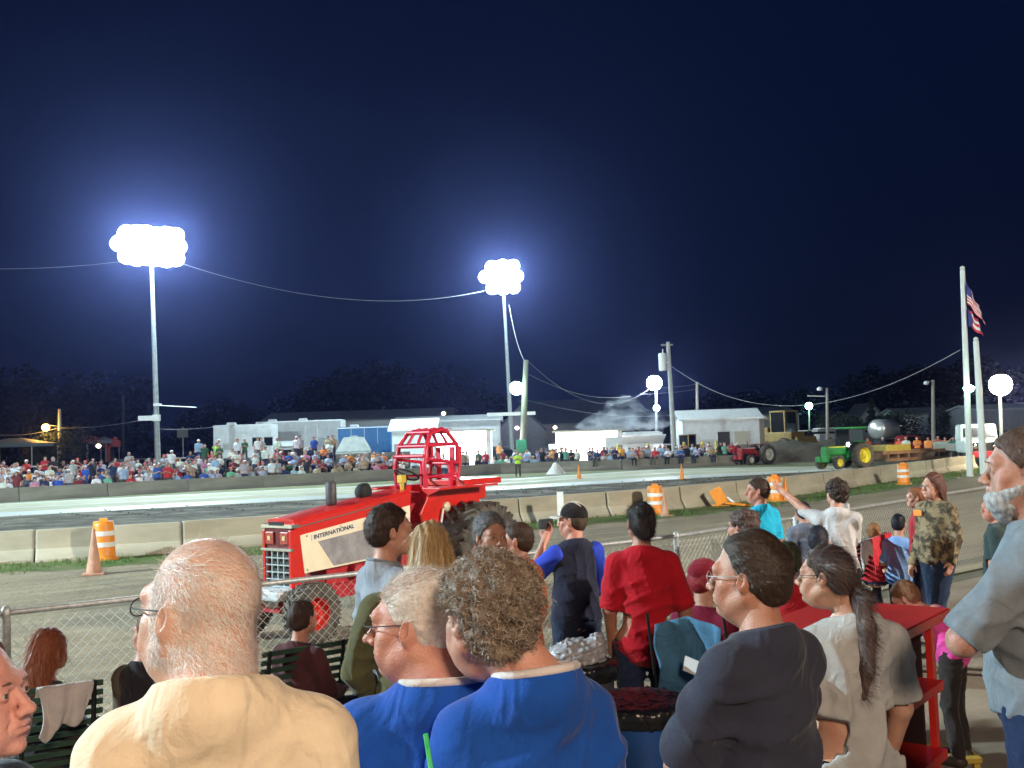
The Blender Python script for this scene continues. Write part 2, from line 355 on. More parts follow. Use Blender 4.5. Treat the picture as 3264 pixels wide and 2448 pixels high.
# ================================================================== STADIUM LIGHT POLES
M_lens = mat('floodlight lens', (1, 1, 1), emit=60, ecol=(.8, .97, 1.0))
M_galv = mat('pole steel', (.3, .33, .33), .55, .5, noise=.3, ns=4)
def flood_pole(base, top, label, n=6, rows=2, w=5.2, power=1, aim=(0, 40, 0), rs=1.0, col=COOL):
    t = thing('stadium_light_pole', label, 'light pole', base, group='stadium light poles')
    tp = Vector(top)-Vector(base); H = tp.z
    p = MB(); p.tube([(0, 0, 0), tp*.5, tp*1.0], [.24, .19, .13], 14); p.build('pole', M_galv, t)
    yaw = math.atan2(aim[1]-top[1], aim[0]-top[0])-math.pi/2
    M = Matrix.Translation(tp) @ Matrix.Rotation(yaw, 4, 'Z')
    hw = w/2; f = MB()
    for r in range(rows): f.tube([(-hw, 0, -.6-r*rs), (hw, 0, -.6-r*rs)], .07, 8, M)
    for s in (-1, 1): f.tube([(s*hw*.3, .05, 0), (s*hw*.3, .05, -.8-(rows-1)*rs)], .05, 8, M)
    f.build('crossarm_frame', M_darkm, t)
    for r in range(rows):
        for i in range(n):
            if rows == 3 and r != 1:
                if i == n-1: continue
                x = (-hw+w*(i+.5)/(n-1))-(0 if r % 2 else -.1)
            else: x = -hw+w*i/(n-1)
            LM = M @ Matrix.Translation((x+(.18 if r % 2 else -.1), .25, -.45-r*rs+.07*math.sin(i*2.3+r))) @ Matrix.Rotation(R(-118), 4, 'X')
            h = MB(); h.lathe([(.06, -.35), (.16, -.3), (.2, -.12), (.62, .1), (.7, .13)], 14, LM); hd = h.build('floodlight', M_darkm, t)
            l = MB(); l.lathe([(.0, .26), (.4, .22), (.68, .13)], 18, LM); l.build('lens', M_lens, hd)
    bpy.context.view_layer.update()
    k = 5 if rows > 2 else 1
    for q in range(k): lamp('floodlight_glow', tuple(Vector(base)+tp+Vector((0, 0, -.9-(.9 if q % 2 else 0)+(-.6 if k == 1 else 0)))+(M.to_3x3() @ Vector(((q-(k-1)/2)*w/5.2, 1.0, 0)))), power/k, col, .35, parent=t)
    return t
zl = lambda u, v, y: at(u, v, y)
B1 = on(158, 483.5, TZ); d1 = 80; b1 = at(158, 440, d1); b1.z = TZ; t1 = at(150.5, 229, d1)
PL1 = flood_pole(b1, (t1.x, b1.y, t1.z), 'tall stadium light pole rising behind the far crowd at left', 7, 3, 4.5, 52000, (0, 30, 0), .95)
mb = MB(); z = at(156, 418, d1).z-TZ
mb.box((-.75, -.25, z), (1.3, .4, .38)); mb.box((0, -.28, z), (.5, .45, .5)); mb.box((0, 0, z+1.05), (.5, .5, .2)); mb.tube([(0, 0, z+1.0), (3, .3, z+.75)], .03, 6); mb.build('junction_box', M_white, PL1)
d2 = 104; b2 = at(512, 440, d2); b2.z = TZ; t2 = at(502, 262, d2)
PL2 = flood_pole(b2, (t2.x, b2.y, t2.z), 'stadium light pole beyond the lit food stand, second lamp cluster', 4, 3, 3.3, 40000, (5, 30, 0), 1.15)
mb = MB(); z = at(510, 414, d2).z-TZ; mb.box((0, -.2, z), (5.0, .3, .35)); mb.build('crossarm', M_white, PL2)
# the same poles on the grandstand side, outside the picture
PL3 = flood_pole((-36, 9, TZ), (-36, 9, 17), 'near side stadium light pole left of the grandstand', 6, 2, 5.2, 105000, (0, 40, 0))
PL4 = flood_pole((34, -6, TZ), (34, -6, 18), 'near side stadium light pole right of the grandstand', 6, 2, 5.2, 80000, (20, 50, 0), 1.0, (1.0, .9, .76))
# grandstand lamp (warm) behind the camera
g = thing('grandstand_lamp', 'warm floodlight on a post behind the spectators', 'lamp', (1.9, -5.9, 0))
MB().tube([(0, 0, 0), (0, 0, 6.1)], .07, 10).build('post', M_galv, g)
MB().lathe([(.02, 0), (.2, .05), (.32, .3), (.34, .32)], 16, Matrix.Translation((0, .3, 6.0)) @ Matrix.Rotation(R(-120), 4, 'X')).build('lamp_shade', M_darkm, g)
rf = thing('added_shade_roof', 'unseen added roof that shades the spectators from the right pole light', 'roof', (0, -6, 0)); MB().box((0, 0, 6.75), (52, 17, .12)).build('shade_sheet', M_darkm, rf)  # unseen roof added to keep the right pole's light off the spectators
for x_ in (-25, -15, 15, 25):
    for y_ in (-8, 7.5): MB().box((x_, y_, 3.35), (.18, .18, 6.7)).build('post', M_galv, rf)
bpy.context.view_layer.update()
lamp('warm_glow', (1.9, -5.45, 6.0), 3500, (1.0, .76, .56), .9, parent=g)
# ================================================================== UTILITY POLES, SMALL LAMPS, WIRES
M_bulb = {}
def bulb_mat(c, s): return mat('lit lamp %s' % (c,), (1, 1, 1), emit=s, ecol=c)
def util_pole(u, vtop, y, label, r=.16, m=None, lean=0, vlamp=None, side=-1, lc=COOL, power=0, arm=.9, bulb=.3, es=40, extra=None, cat='utility pole', u2=None):
    tp = at(u, vtop, y); b = Vector((at(u2 if u2 else u, 440, y).x, y, TZ)); name = cat.replace(' ', '_')
    t = thing(name, label, cat, b); top = Vector((tp.x-b.x, 0, tp.z-TZ))
    p = MB(); p.tube([(0, 0, 0), top*.5, top], [r*1.15, r, r*.8], 12); p.build('pole', m or M_wood, t)
    if vlamp:
        z = at(u, vlamp, y).z-TZ; x0 = top.x*z/top.z; a = MB(); a.tube([(x0, 0, z+.05), (x0+side*arm*.6, -.25, z+.22), (x0+side*arm, -.3, z+.15)], .04, 6); a.build('lamp_arm', M_galv, t)
        h = MB(); h.lathe([(.05, bulb*1.25), (bulb*.3, bulb*1.1), (bulb*.5, bulb*.8)], 12, Matrix.Translation((x0+side*arm, -.3, z))); hd = h.build('lamp_head', M_darkm, t)
        l = MB(); l.lathe([(bulb*math.sin(a_), -bulb*math.cos(a_)) for a_ in [i_*math.pi/10 for i_ in range(11)]], 14, Matrix.Translation((x0+side*arm, -.3, z))); l.build('lamp_globe', bulb_mat(lc, es), hd)
        if power:
            bpy.context.view_layer.update(); lamp('pole_lamp_glow', (b.x+x0+side*arm, y-.9-bulb, TZ+z-.3), power, lc, .5, parent=t)
    return t, b, top
GREEN = (.45, 1.0, .62); ORG = (1.0, .5, .1)
pA = util_pole(526, 360, 88, 'white leaning utility pole with a green lamp, beside the vest man', .28, None, vlamp=388, lc=GREEN, power=260, side=-1, arm=.75, bulb=.6, u2=521, es=30)
MB().box((pA[2].x*.06, -.2, 2.1), (.9, .5, 1.1)).build('meter_cabinet', mat('green canvas', (.05, .28, .16), .8), pA[0], .05)
pB = util_pole(668, 342, 86, 'tall utility pole carrying a grey transformer can', .2, mat('pale pole', (.45, .46, .44), .8, noise=.3, ns=3), u2=674)
z = at(663, 362, 86).z-TZ; mb = MB(); mb.lathe([(0, -.75), (.33, -.75), (.35, -.6), (.35, .6), (.28, .75), (0, .8)], 16, Matrix.Translation((pB[2].x-.55, -.1, z))); mb.tube([(pB[2].x-.5, -.1, z+.75), (pB[2].x-.5, -.1, z+1.1)], .05, 6); mb.box((pB[2].x-.2, -.05, z), (.3, .1, .1)); mb.build('transformer', M_white, pB[0])
mb = MB(); mb.box((pB[2].x-.1, 0, pB[2].z-.25), (1.0, .12, .14)); mb.build('crossarm', M_wood, pB[0])
pC = util_pole(697, 382, 120, 'distant thin utility pole right of the transformer pole', .2)
pD = util_pole(827, 388, 110, 'bare pole with a short top arm behind the green tractor', .17)
z = pD[2].z; mb = MB(); mb.tube([(0, 0, z-.9), (-1.9, -.1, z-.8)], .07, 6); mb.lathe([(0, -.2), (.3, -.15), (.32, .1), (.1, .25)], 12, Matrix.Translation((-.55, -.1, z-.1))); mb.build('lamp_arm', M_white, pD[0])
pE = util_pole(933, 380, 105, 'bare wooden pole with an unlit lamp left of the flagpole', .2)
z = pE[2].z; mb = MB(); mb.lathe([(0, -.2), (.25, -.15), (.28, .1), (.1, .22)], 12, Matrix.Translation((-.4, -.1, z-.3))); mb.box((-.2, 0, z-.15), (.4, .08, .08)); mb.build('unlit_lamp', M_white, pE[0])
pF = util_pole(59.5, 409, 112, 'left utility pole with an orange lamp in a tree', .2, M_wood, vlamp=427, side=-1, lc=ORG, power=1600, arm=1.4, bulb=.4, es=25)
pG = util_pole(123, 395, 150, 'faint far pole left of the tall stadium pole', .22, M_darkm)
pH = util_pole(656, 380, 112, 'street lamp glaring white beside the transformer pole', .17, M_galv, vlamp=383, side=-.3, lc=(.85, .95, 1), power=5200, arm=.8, bulb=.85, es=60, cat='street lamp')
pI = util_pole(657, 405, 124, 'small lower street lamp under the glaring white one', .1, M_galv, vlamp=408, side=-.2, lc=(.8, 1, .95), power=300, arm=.5, bulb=.4, es=30, cat='street lamp')
pJ = util_pole(809, 404, 140, 'small green street lamp over the yellow machine', .12, M_galv, vlamp=406, side=-.2, lc=GREEN, power=700, arm=.5, bulb=.5, es=30, cat='street lamp')
pK = util_pole(999, 377, 62, 'warm glaring street lamp right of the flagpoles', .11, M_galv, vlamp=385, side=-.15, lc=(1, .86, .66), power=2600, arm=.5, bulb=.66, es=60, cat='street lamp', u2=1001)
# flagpoles
M_fp = mat('white flagpole', (.62, .66, .64), .5)
def flagpole(u, vtop, y, label, u2, r):
    tp = at(u, vtop, y); b = Vector((at(u2, 440, y).x, y, TZ)); t = thing('flagpole', label, 'flagpole', b, group='white flagpoles'); top = Vector((tp.x-b.x, 0, tp.z-TZ))
    MB().tube([(0, 0, 0), top], [r, r*.72], 12).build('pole', M_fp, t); m = MB(); m.lathe([(0, -.12), (.1, -.08), (.13, 0), (.1, .08), (0, .13)], 12, Matrix.Translation(top+Vector((0, 0, .1)))); m.build('finial', M_fp, t)
    return t, b, top
f1 = flagpole(962.5, 270, 52, 'taller white flagpole flying the limp striped flag', 968, .17)
f2 = flagpole(976, 341, 54, 'shorter thick white pole just right of the flagpole', 982, .2)
mb = MB(); z = at(970, 388, 52).z-TZ; mb.tube([(0, -.15, z), (.0, -.35, z)], .05, 6); mb.lathe([(0, -.25), (.2, -.18), (.28, 0), (.1, .15)], 12, Matrix.Translation((0, -.45, z))); mb.build('lamp_globe', bulb_mat(GREEN, 25), f1[0])
bpy.context.view_layer.update(); lamp('pole_lamp_glow', (f1[1].x+.2, 50.6, TZ+z), 25, (.3, 1, .6), .3, parent=f1[0])
# hanging flags: cloth sheets gathered at the hoist
def flag(name, label, top, h, w, cols, sag, seed):
    n, k = 22, 26; mbs = {}
    rnd = random.Random(seed); V = {}
    for i in range(n+1):
        for j in range(k+1):
            a = i/n; b = j/k       # a along the fly, b down the hoist
            x = a*w*(.24+.2*b)+.05; z = -b*h-a*w*sag*(1.0-.1*b)-.06*math.sin(a*9+b*3); y = .13*math.sin(a*11+b*4)*a+.05*math.sin(b*14+a*5)*a
            V[i, j] = Vector(top)+Vector((x, y, z))
    for i in range(n):
        for j in range(k):
            c = cols((i+.5)/n, (j+.5)/k); m = mbs.setdefault(c, MB()); m.add([V[i, j], V[i+1, j], V[i+1, j+1], V[i, j+1]], [(0, 1, 2, 3)], None, True)
    o = thing(name, label, 'flag', top)
    for c, m in mbs.items():
        p = m.build({'red': 'red_stripes', 'white': 'white_stripes', 'blue': 'blue_field'}[c], mat('flag '+c, {'red': (.55, .04, .05), 'white': (.75, .75, .75), 'blue': (.03, .04, .2)}[c], .8), o); p.location = -Vector(top)
    return o
ft = at(965, 280, 51.7)
flag('flag', 'striped red, white and blue national flag hanging limp on the taller pole', (ft.x, ft.y, ft.z), 1.25, 2.1, lambda a, b: 'blue' if (a < .4 and b < .54) else ('red' if int(b*13) % 2 == 0 else 'white'), .62, 1)
ft = at(966.5, 307, 51.7)
flag('flag', 'smaller red, white and grey state flag hanging under the national flag', (ft.x, ft.y, ft.z), 1.0, 1.8, lambda a, b: 'blue' if a < .22+.2*(1-abs(b-.5)*2) else ('red' if int(b*5) % 2 == 0 else 'white'), .35, 2)
# cables
def cable(A, B, sag, label, r=.017, m=None):
    A = Vector(A); B = Vector(B); pts = [A.lerp(B, i/24)-Vector((0, 0, sag*4*(i/24)*(1-i/24))) for i in range(25)]
    o = MB().tube(pts, r, 5).build('overhead_cable', m or mat('pale cable', (.3, .31, .33), .6)); return tag(o, label, 'cable')
T1 = Vector(t1); T2 = Vector(t2)
a1 = at(126, 261, 80); cable(at(-60, 267, 80), a1, .35, 'overhead cable running from the left edge to the first lamp cluster')
cable(at(180, 263, 80), at(488, 290, 104), 2.0, 'long sagging cable strung between the two stadium lamp clusters')
cable(at(509, 305, 103), at(526, 362, 88), 1.1, 'dashed cable dropping from second lamp cluster to the leaning pole')
cable(at(528, 361, 88), at(656, 383, 112), 3.0, 'sagging cable from the leaning pole to the glaring street lamp')
cable(at(528, 374, 88), at(630, 396, 112), .9, 'short upper cable from the leaning pole towards the barn roof')
cable(at(527, 400, 88), at(700, 410, 120), 1.1, 'low cable across the grey barn roof')
cable(at(670, 365, 86), at(960, 350, 52), 3.2, 'very long cable from transformer pole to the flagpoles')
cable(at(655, 388, 112), at(697, 384, 120), .1, 'cable from glaring street lamp to the distant thin pole')
cable(at(640, 394, 112), at(697, 389, 120), .15, 'second lower cable to the distant thin pole')
cable(at(60, 428, 112), at(153, 418, 80), .25, 'cable from the orange lamp pole to the junction box')
cable(at(-10, 434, 112), at(58, 428, 112), .4, 'faint cable left of the orange lamp pole')
cable(at(160, 429, 80), at(214, 427, 95), .1, 'cable between the tall stadium pole and the white trailer')
# ================================================================== BUILDINGS AND TRAILERS
M_sidw = mat('white siding', (.66, .70, .72), .55, noise=.18, ns=2); M_roofg = mat('grey barn roofing', (.10, .115, .13), .7, noise=.3, ns=1.5, stretch=(8, 1, 1))
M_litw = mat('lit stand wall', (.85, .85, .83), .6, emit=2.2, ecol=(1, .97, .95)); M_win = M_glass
M_grey = paint('grey', (.25, .27, .28), .6); M_cream = paint('cream', (.5, .47, .38), .6)
def pos(u, y, v=440): p = at(u, v, y); return Vector((p.x, y, TZ))
def ztop(u, v, y): return at(u, v, y).z-TZ
def wpx(n, y): return n*y/F
def wheelset(mb, xs, y, r, w=.22):
    for x in xs:
        mb.lathe([(0, -w/2), (r*.6, -w/2), (r*.92, -w/2), (r, -w*.35), (r, w*.35), (r*.92, w/2), (0, w/2)], 16, Matrix.Translation((x, y, r)) @ Matrix.Rotation(R(90), 4, 'Z'), axis='X')
def trailer(u0, u1, vt, y, label, color=M_sidw, depth=2.5, floor=.55, wins=(), door=None, name='white_trailer', rz=0, front=0, vbot=None, panels=True, cat='trailer'):
    x0 = at(u0, 440, y).x; x1 = at(u1, 440, y).x; L = x1-x0; H = ztop((u0+u1)/2, vt, y)
    t = thing(name, label, cat, ((x0+x1)/2, y, TZ), rz); b = MB()
    h = H-floor; b.box((0, depth/2, floor+h/2), (L, depth, h)); o = b.build('body', color, t, .12)
    f = MB(); f.box((0, -.012, H-.1), (L+.04, .04, .09)); f.box((0, -.012, floor+.07), (L+.04, .05, .12))
    if panels:
        n = max(2, int(L/1.2))
        for i in range(1, n): f.box((-L/2+L*i/n, -.008, floor+h/2), (.035, .02, h-.35))
    f.build('trim', mat('aluminium trim', (.5, .52, .53), .4, .7), t)
    for (wx, wz, ww, wh) in wins:
        wf = MB(); wf.box((wx*L, -.02, wz*h+floor), (ww+.12, .05, wh+.12)); w_ = wf.build('window', M_grey, t); MB().box((wx*L, -.05, wz*h+floor), (ww, .02, wh)).build('pane', M_glass, w_)
    if door:
        dx, dw, dh = door; d_ = MB(); d_.box((dx*L, -.03, floor+dh/2+.03), (dw, .05, dh)); dd = d_.build('door', M_darkm if color is M_sidw and depth > 4 else M_grey, t); MB().box((dx*L+dw*.35, -.07, floor+dh*.5), (.04, .04, .14)).build('handle', M_steel, dd)
    m = MB(); wheelset(m, [-.25*L, -.25*L+.85], .15, .38); m.build('wheels', M_black, t)
    rf = MB(); 
    for i in range(max(1, int(L/4))): rf.box((-L/2+1.5+i*3.2, depth*.4, H+.12), (.9, .7, .26), tx=.8, ty=.8)
    rf.build('roof_vent', M_sidw, t, .03)
    return t
trailer(213, 272, 424.5, 96, 'white box trailer with two small square windows, left end of the row', wins=[(.24, .62, .75, .75), (-.46+.9, .62, .75, .75)], depth=2.6)
trailer(256, 342, 420.5, 104, 'long white semi trailer above the flatbed truck, with a squared rear', depth=2.6, floor=1.2, wins=())
# grey rear ramp and truck cab parked in front of the long trailer
t = thing('box_truck', 'white cab truck with its hood up in front of the long trailer', 'truck', pos(293, 98))
MB().box((0, 1, 1.9), (3.6, 2.1, 1.4)).box((0, 1, .95), (5.2, 2.0, .7)).build('cab', M_sidw, t, .15)
MB().box((-.3, -.08, 2.05), (2.2, .05, .75)).build('windscreen', M_glass, t); MB().box((-.8, -.3, 3.0), (2.6, 1.0, .12), rx=.5).build('raised_hood', M_sidw, t, .04)
m = MB(); wheelset(m, [-1.6, 1.7], .1, .45); m.build('wheels', M_black, t); MB().box((3.2, .8, 2.3), (2.1, .2, 2.2), ry=.15).build('side_panel', M_grey, t, .03)
# grey water tank
t = thing('water_tank', 'grey faceted tank standing behind the orange shirts', 'tank', pos(352, 90)); mb = MB()
W_ = wpx(34, 90); H_ = ztop(352, 437, 90); mb.box((0, 1, H_*.3), (W_, 2.0, H_*.6)); mb.box((0, 1, H_*.8), (W_, 2.0, H_*.4-.02), tx=.55, ty=.6); mb.build('tank_shell', mat('tank grey', (.34, .38, .37), .6, noise=.2, ns=2), t, .08); MB().lathe([(0, .14), (.35, .12), (.4, 0)], 12, Matrix.Translation((0, 1, H_))).build('lid', M_grey, t)
# blue container
t = trailer(338, 391, 426.5, 100, 'blue painted storage container between the tank and white shed', mat('container blue', (.02, .16, .42), .5, noise=.25, ns=3), 2.5, .15, name='blue_container', cat='container')
mb = MB()
for i in range(26): mb.box((-2.6+i*.205, -.02, 1.5), (.1, .05, 2.5))
mb.build('corrugation', mat('container blue', (.02, .16, .42)), t)
MB().box((-1.2, -.06, 2.2), (1.5, .04, .8), rz=0).build('poster', mat('brown poster', (.2, .1, .05), .7, col2=(.45, .25, .06), ns=5), t)
def building(u0, u1, vroof, veave, y, label, name, depth=8, wall=M_sidw, roof=M_roofg, gable=False, doors=(), wins=(), overhang=.35, ridge='x'):
    x0 = at(u0, 440, y).x; x1 = at(u1, 440, y).x; L = x1-x0; um = (u0+u1)/2; He = ztop(um, veave, y); Hr = ztop(um, vroof, y+depth/2)
    t = thing(name, label, 'building', ((x0+x1)/2, y, TZ)); b = MB()
    if ridge == 'x':
        b.box((0, depth/2, He/2), (L, depth, He)); b.build('wall', wall, t)
        r = MB(); q = overhang; r.prism([(-q, He-.1), (depth/2, Hr), (depth+q, He-.1), (depth+q, He+.08), (depth/2, Hr+.22), (-q, He+.08)], -L/2-q, L/2+q); r.build('roof', roof, t)
        g_ = MB(); g_.prism([(.01, He-.01), (depth-.01, He-.01), (depth/2, Hr-.02)], -L/2+.01, L/2-.01); g_.build('gable', wall, t)
    else:
        b.add([(-L/2, 0, 0), (L/2, 0, 0), (L/2, 0, He), (0, 0, Hr), (-L/2, 0, He), (-L/2, depth, 0), (L/2, depth, 0), (L/2, depth, He), (0, depth, Hr), (-L/2, depth, He)], [(0, 1, 2, 3, 4), (9, 8, 7, 6, 5), (0, 5, 6, 1), (1, 6, 7, 2), (0, 4, 9, 5)]); b.build('wall', wall, t)
        q = overhang; r = MB()
        for s in (-1, 1): r.add([(s*(L/2+q), -q, He-.15), (0, -q, Hr+.05), (0, depth, Hr+.05), (s*(L/2+q), depth, He-.15), (s*(L/2+q), -q, He+.05), (0, -q, Hr+.25), (0, depth, Hr+.25), (s*(L/2+q), depth, He+.05)], [(0, 1, 2, 3), (7, 6, 5, 4), (0, 4, 5, 1), (1, 5, 6, 2), (2, 6, 7, 3), (3, 7, 4, 0)])
        r.build('roof', roof, t)
    for (dx, dw, dh, m) in doors: MB().box((dx*L, -.03, dh/2+.02), (dw, .08, dh)).build('door', m, t)
    for (wx, wz, ww, wh) in wins:
        f = MB().box((wx*L, -.03, wz), (ww+.2, .06, wh+.2)).build('window', M_grey, t); MB().box((wx*L, -.07, wz), (ww, .03, wh)).build('pane', M_glass, f)
    return t, L, He, Hr
building(392, 434, 421, 430, 92, 'white shed with ribbed front left of the glowing stand', 'white_shed', 5, mat('ribbed pale sheet', (.6, .66, .66), .5, col2=(.5, .57, .58), ns=3, stretch=(14, 1, .3)), M_sidw, doors=[(-.4, .4, 2.6, M_grey)])
building(395, 500, 417.5, 421, 112, 'long low white building with small dark vents behind the glowing stand', 'white_building', 9, M_sidw, M_sidw, wins=[(-.2, 3.6, .9, .5), (.22, 3.6, .7, .5)])
building(262, 450, 412, 420, 135, 'long dark roofed shed far behind the white trailers', 'dark_shed', 14, M_grey, M_roofg)
# lit food stand 1: open front counter glowing
def stand(u0, u1, vt, vb, y, label, side=True, awn=True, people=True, textrows=False):
    x0 = at(u0, 440, y).x; x1 = at(u1, 440, y).x; L = x1-x0; H = ztop((u0+u1)/2, vt, y); t = thing('food_stand', label, 'food stand', ((x0+x1)/2, y, TZ))
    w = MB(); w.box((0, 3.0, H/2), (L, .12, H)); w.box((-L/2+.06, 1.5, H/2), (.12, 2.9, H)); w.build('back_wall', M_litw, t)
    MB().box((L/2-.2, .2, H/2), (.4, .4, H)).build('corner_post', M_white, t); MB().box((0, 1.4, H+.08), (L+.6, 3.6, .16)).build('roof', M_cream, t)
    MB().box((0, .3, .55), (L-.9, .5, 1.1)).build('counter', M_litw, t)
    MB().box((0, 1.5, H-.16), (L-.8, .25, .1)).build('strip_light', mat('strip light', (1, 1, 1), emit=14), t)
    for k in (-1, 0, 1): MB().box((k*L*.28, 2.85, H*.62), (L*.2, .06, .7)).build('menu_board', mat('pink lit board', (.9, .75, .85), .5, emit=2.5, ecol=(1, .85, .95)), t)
    bpy.context.view_layer.update(); lamp('stand_light', ((x0+x1)/2, y+.9, TZ+H-.5), 1900, (1, .95, .93), .5, parent=t)
    return t, L, H
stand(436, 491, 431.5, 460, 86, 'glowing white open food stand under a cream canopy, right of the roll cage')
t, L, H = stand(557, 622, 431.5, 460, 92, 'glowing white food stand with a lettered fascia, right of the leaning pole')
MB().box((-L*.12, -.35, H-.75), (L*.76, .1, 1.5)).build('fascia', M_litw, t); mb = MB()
for q in range(3):
    for i in range(26): mb.box((-L*.3+i*.13, -.42, H-.4-q*.3), (.06, .01, .12))
mb.build('fascia_lettering', mat('pink lettering', (.75, .45, .5), .5, emit=.8, ecol=(1, .6, .7)), t)
MB().box((L*.36, -.3, H*.42), (L*.26, 1.2, H*.8)).build('end_wall', M_sidw, t, .03); MB().box((-L*.5, -.8, 1.9), (1.6, 1.5, .06), rx=.3).build('awning', M_white, t)
# white awning trailer right of it
t = thing('awning_trailer', 'low white concession trailer with sloping awning beside the lettered stand', 'trailer', pos(641, 97)); MB().box((0, 1.5, 2.0), (wpx(44, 97), 2.5, 1.9)).build('body', M_sidw, t, .08); MB().box((0, -.9, 2.3), (wpx(44, 97), 2.2, .07), rx=-.35).build('awning', M_white, t, .01); MB().box((.2, 1.5, 3.0), (wpx(34, 97), 2.7, .1)).build('roof', M_sidw, t, .02); m = MB(); wheelset(m, [-.9, .9], .3, .4); m.build('wheels', M_black, t)
# barns
M_barnw = mat('barn wall', (.16, .17, .19), .8, noise=.2, ns=2)
building(522, 664, 400.5, 423, 150, 'wide grey barn with a tall plain roof, behind the smoke', 'grey_barn', 24, M_barnw, M_roofg, wins=[(-.05+.12*i, 3.3, .8, 1.0) for i in range(5)])
building(497, 545, 408, 430, 138, 'small grey gable shed between the leaning pole and stadium pole', 'grey_shed', 8, M_barnw, M_roofg, ridge='y')
building(683, 760, 411.5, 419, 96, 'white portable building with a dark open door right of the transformer pole', 'white_building', 4, M_sidw, M_white, doors=[(.03, 1.15, 5.0*.55, M_darkm), (.27, 1.5, 5.0*.55, mat('beige door', (.42, .4, .33), .6))], ridge='x')
building(672, 800, 409.5, 416, 150, 'long dark barn with low roof behind the white portable building', 'dark_barn', 16, M_barnw, M_roofg)
building(742, 765, 417, 419.5, 99, 'narrow beige extension at the right end of the white portable building', 'beige_extension', 4, M_cream, M_cream)
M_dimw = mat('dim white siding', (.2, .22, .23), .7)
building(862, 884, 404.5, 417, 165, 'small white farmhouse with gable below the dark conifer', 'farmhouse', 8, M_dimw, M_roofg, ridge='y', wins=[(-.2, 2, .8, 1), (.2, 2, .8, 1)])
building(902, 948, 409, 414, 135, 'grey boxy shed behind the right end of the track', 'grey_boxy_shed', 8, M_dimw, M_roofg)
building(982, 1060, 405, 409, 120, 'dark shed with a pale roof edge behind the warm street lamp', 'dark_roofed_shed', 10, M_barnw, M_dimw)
# tents
def tent(u0, u1, vt, ve, y, label, m, name='tent'):
    x0 = at(u0, 440, y).x; x1 = at(u1, 440, y).x; L = x1-x0; um = (u0+u1)/2; H = ztop(um, vt, y); E_ = ztop(um, ve, y); t = thing(name, label, 'tent', ((x0+x1)/2, y, TZ))
    b = MB(); a = L/2; D = 3; b.add([(-a, 0, E_), (a, 0, E_), (a, D*2, E_), (-a, D*2, E_), (-a*.2, D, H), (a*.2, D, H), (-a, 0, E_-.35), (a, 0, E_-.35), (a, D*2, E_-.35), (-a, D*2, E_-.35)], [(0, 1, 5, 4), (1, 2, 5), (2, 3, 4, 5), (3, 0, 4), (0, 6, 7, 1), (1, 7, 8, 2), (2, 8, 9, 3), (3, 9, 6, 0)]); b.build('canopy', m, t)
    for sx in (-1, 1):
        for sy in (0, 1): MB().tube([(sx*(a-.05), .05+sy*(D*2-.1), 0), (sx*(a-.05), .05+sy*(D*2-.1), E_)], .05, 6).build('leg', M_steel, t)
    return t
tent(-30, 32, 438, 444, 105, 'grey green market tent roof at the far left edge', mat('grey canvas', (.12, .16, .17), .8, noise=.3))
tent(67, 87, 435, 440, 125, 'red roofed market tent right of the orange lamp', mat('red canvas', (.3, .05, .06), .8, noise=.2))
tent(86, 101, 437, 441, 128, 'pale canvas tent beside the red roofed tent', mat('pale canvas', (.25, .25, .26), .8, noise=.2))
t = thing('amusement_ride', 'red fairground ride arm beside the tall stadium pole', 'ride', pos(108, 132)); MB().tube([(0, 0, 0), (0, 0, 3.5)], .25, 8).tube([(0, 0, 3.4), (-1.3, 0, 4.3)], .3, 8).tube([(0, 0, 3.4), (1.1, 0, 4.7)], .3, 8).build('arm', mat('ride red', (.4, .06, .03), .5), t); MB().box((-1.3, 0, 3.9), (1.0, .8, 1.0)).box((1.1, 0, 3.9), (1.0, .8, .9)).build('gondola', mat('ride red', (.4, .06, .03)), t, .15)
t = thing('billboard', 'small grey sign board on a post right of the tall stadium pole', 'sign', pos(183, 115)); MB().tube([(0, 0, 0), (0, 0, ztop(183, 427, 115))], .07, 6).build('post', M_galv, t); MB().box((0, -.1, ztop(183, 433, 115)), (wpx(11, 115), .08, wpx(9, 115))).build('board', mat('dull board', (.09, .1, .09), .7), t, .02)
# little lights on distant things
for (u, v, y, c, lb) in [(98.5, 446, 118, (1, .6, .3), 'orange lit lantern in the dark left of the tall stadium pole'), (443.5, 413.5, 134, (1, .6, .3), 'small orange security lamp above the long white building'), (517, 428, 137, (1, .8, 1), 'pinkish lamp left of the leaning pole on the grey shed'), (555, 427.5, 148, (1, .75, .5), 'small warm wall lamp on the grey barn'), (779, 432, 119, (1, .85, .6), 'headlamp on the yellow grader cab')]:
    p = at(u, v, y-.3); o = MB().lathe([(0, -.25), (.22, -.15), (.28, .05), (.15, .2), (0, .22)], 12, Matrix.Translation(p)).build('wall_lamp', bulb_mat(c, 18)); tag(o, lb, 'lamp')
# smoke over the food stand
m = bpy.data.materials.new('barbecue smoke'); m.use_nodes = True; t = m.node_tree; t.nodes.remove(t.nodes['Principled BSDF']); pvn = t.nodes.new('ShaderNodeVolumePrincipled'); tcn = t.nodes.new('ShaderNodeTexCoord'); nn = t.nodes.new('ShaderNodeTexNoise'); nn.inputs['Scale'].default_value = .75; nn.inputs['Detail'].default_value = 3; nn.inputs['Distortion'].default_value = .6
mr = t.nodes.new('ShaderNodeMapRange'); mr.inputs[1].default_value = .46; mr.inputs[2].default_value = .75; mr.inputs[4].default_value = .4; t.links.new(tcn.outputs['Object'], nn.inputs[0]); t.links.new(nn.outputs[0], mr.inputs[0]); t.links.new(mr.outputs[0], pvn.inputs['Density']); pvn.inputs['Color'].default_value = (.85, .92, 1, 1); t.links.new(pvn.outputs[0], t.nodes['Material Output'].inputs['Volume'])
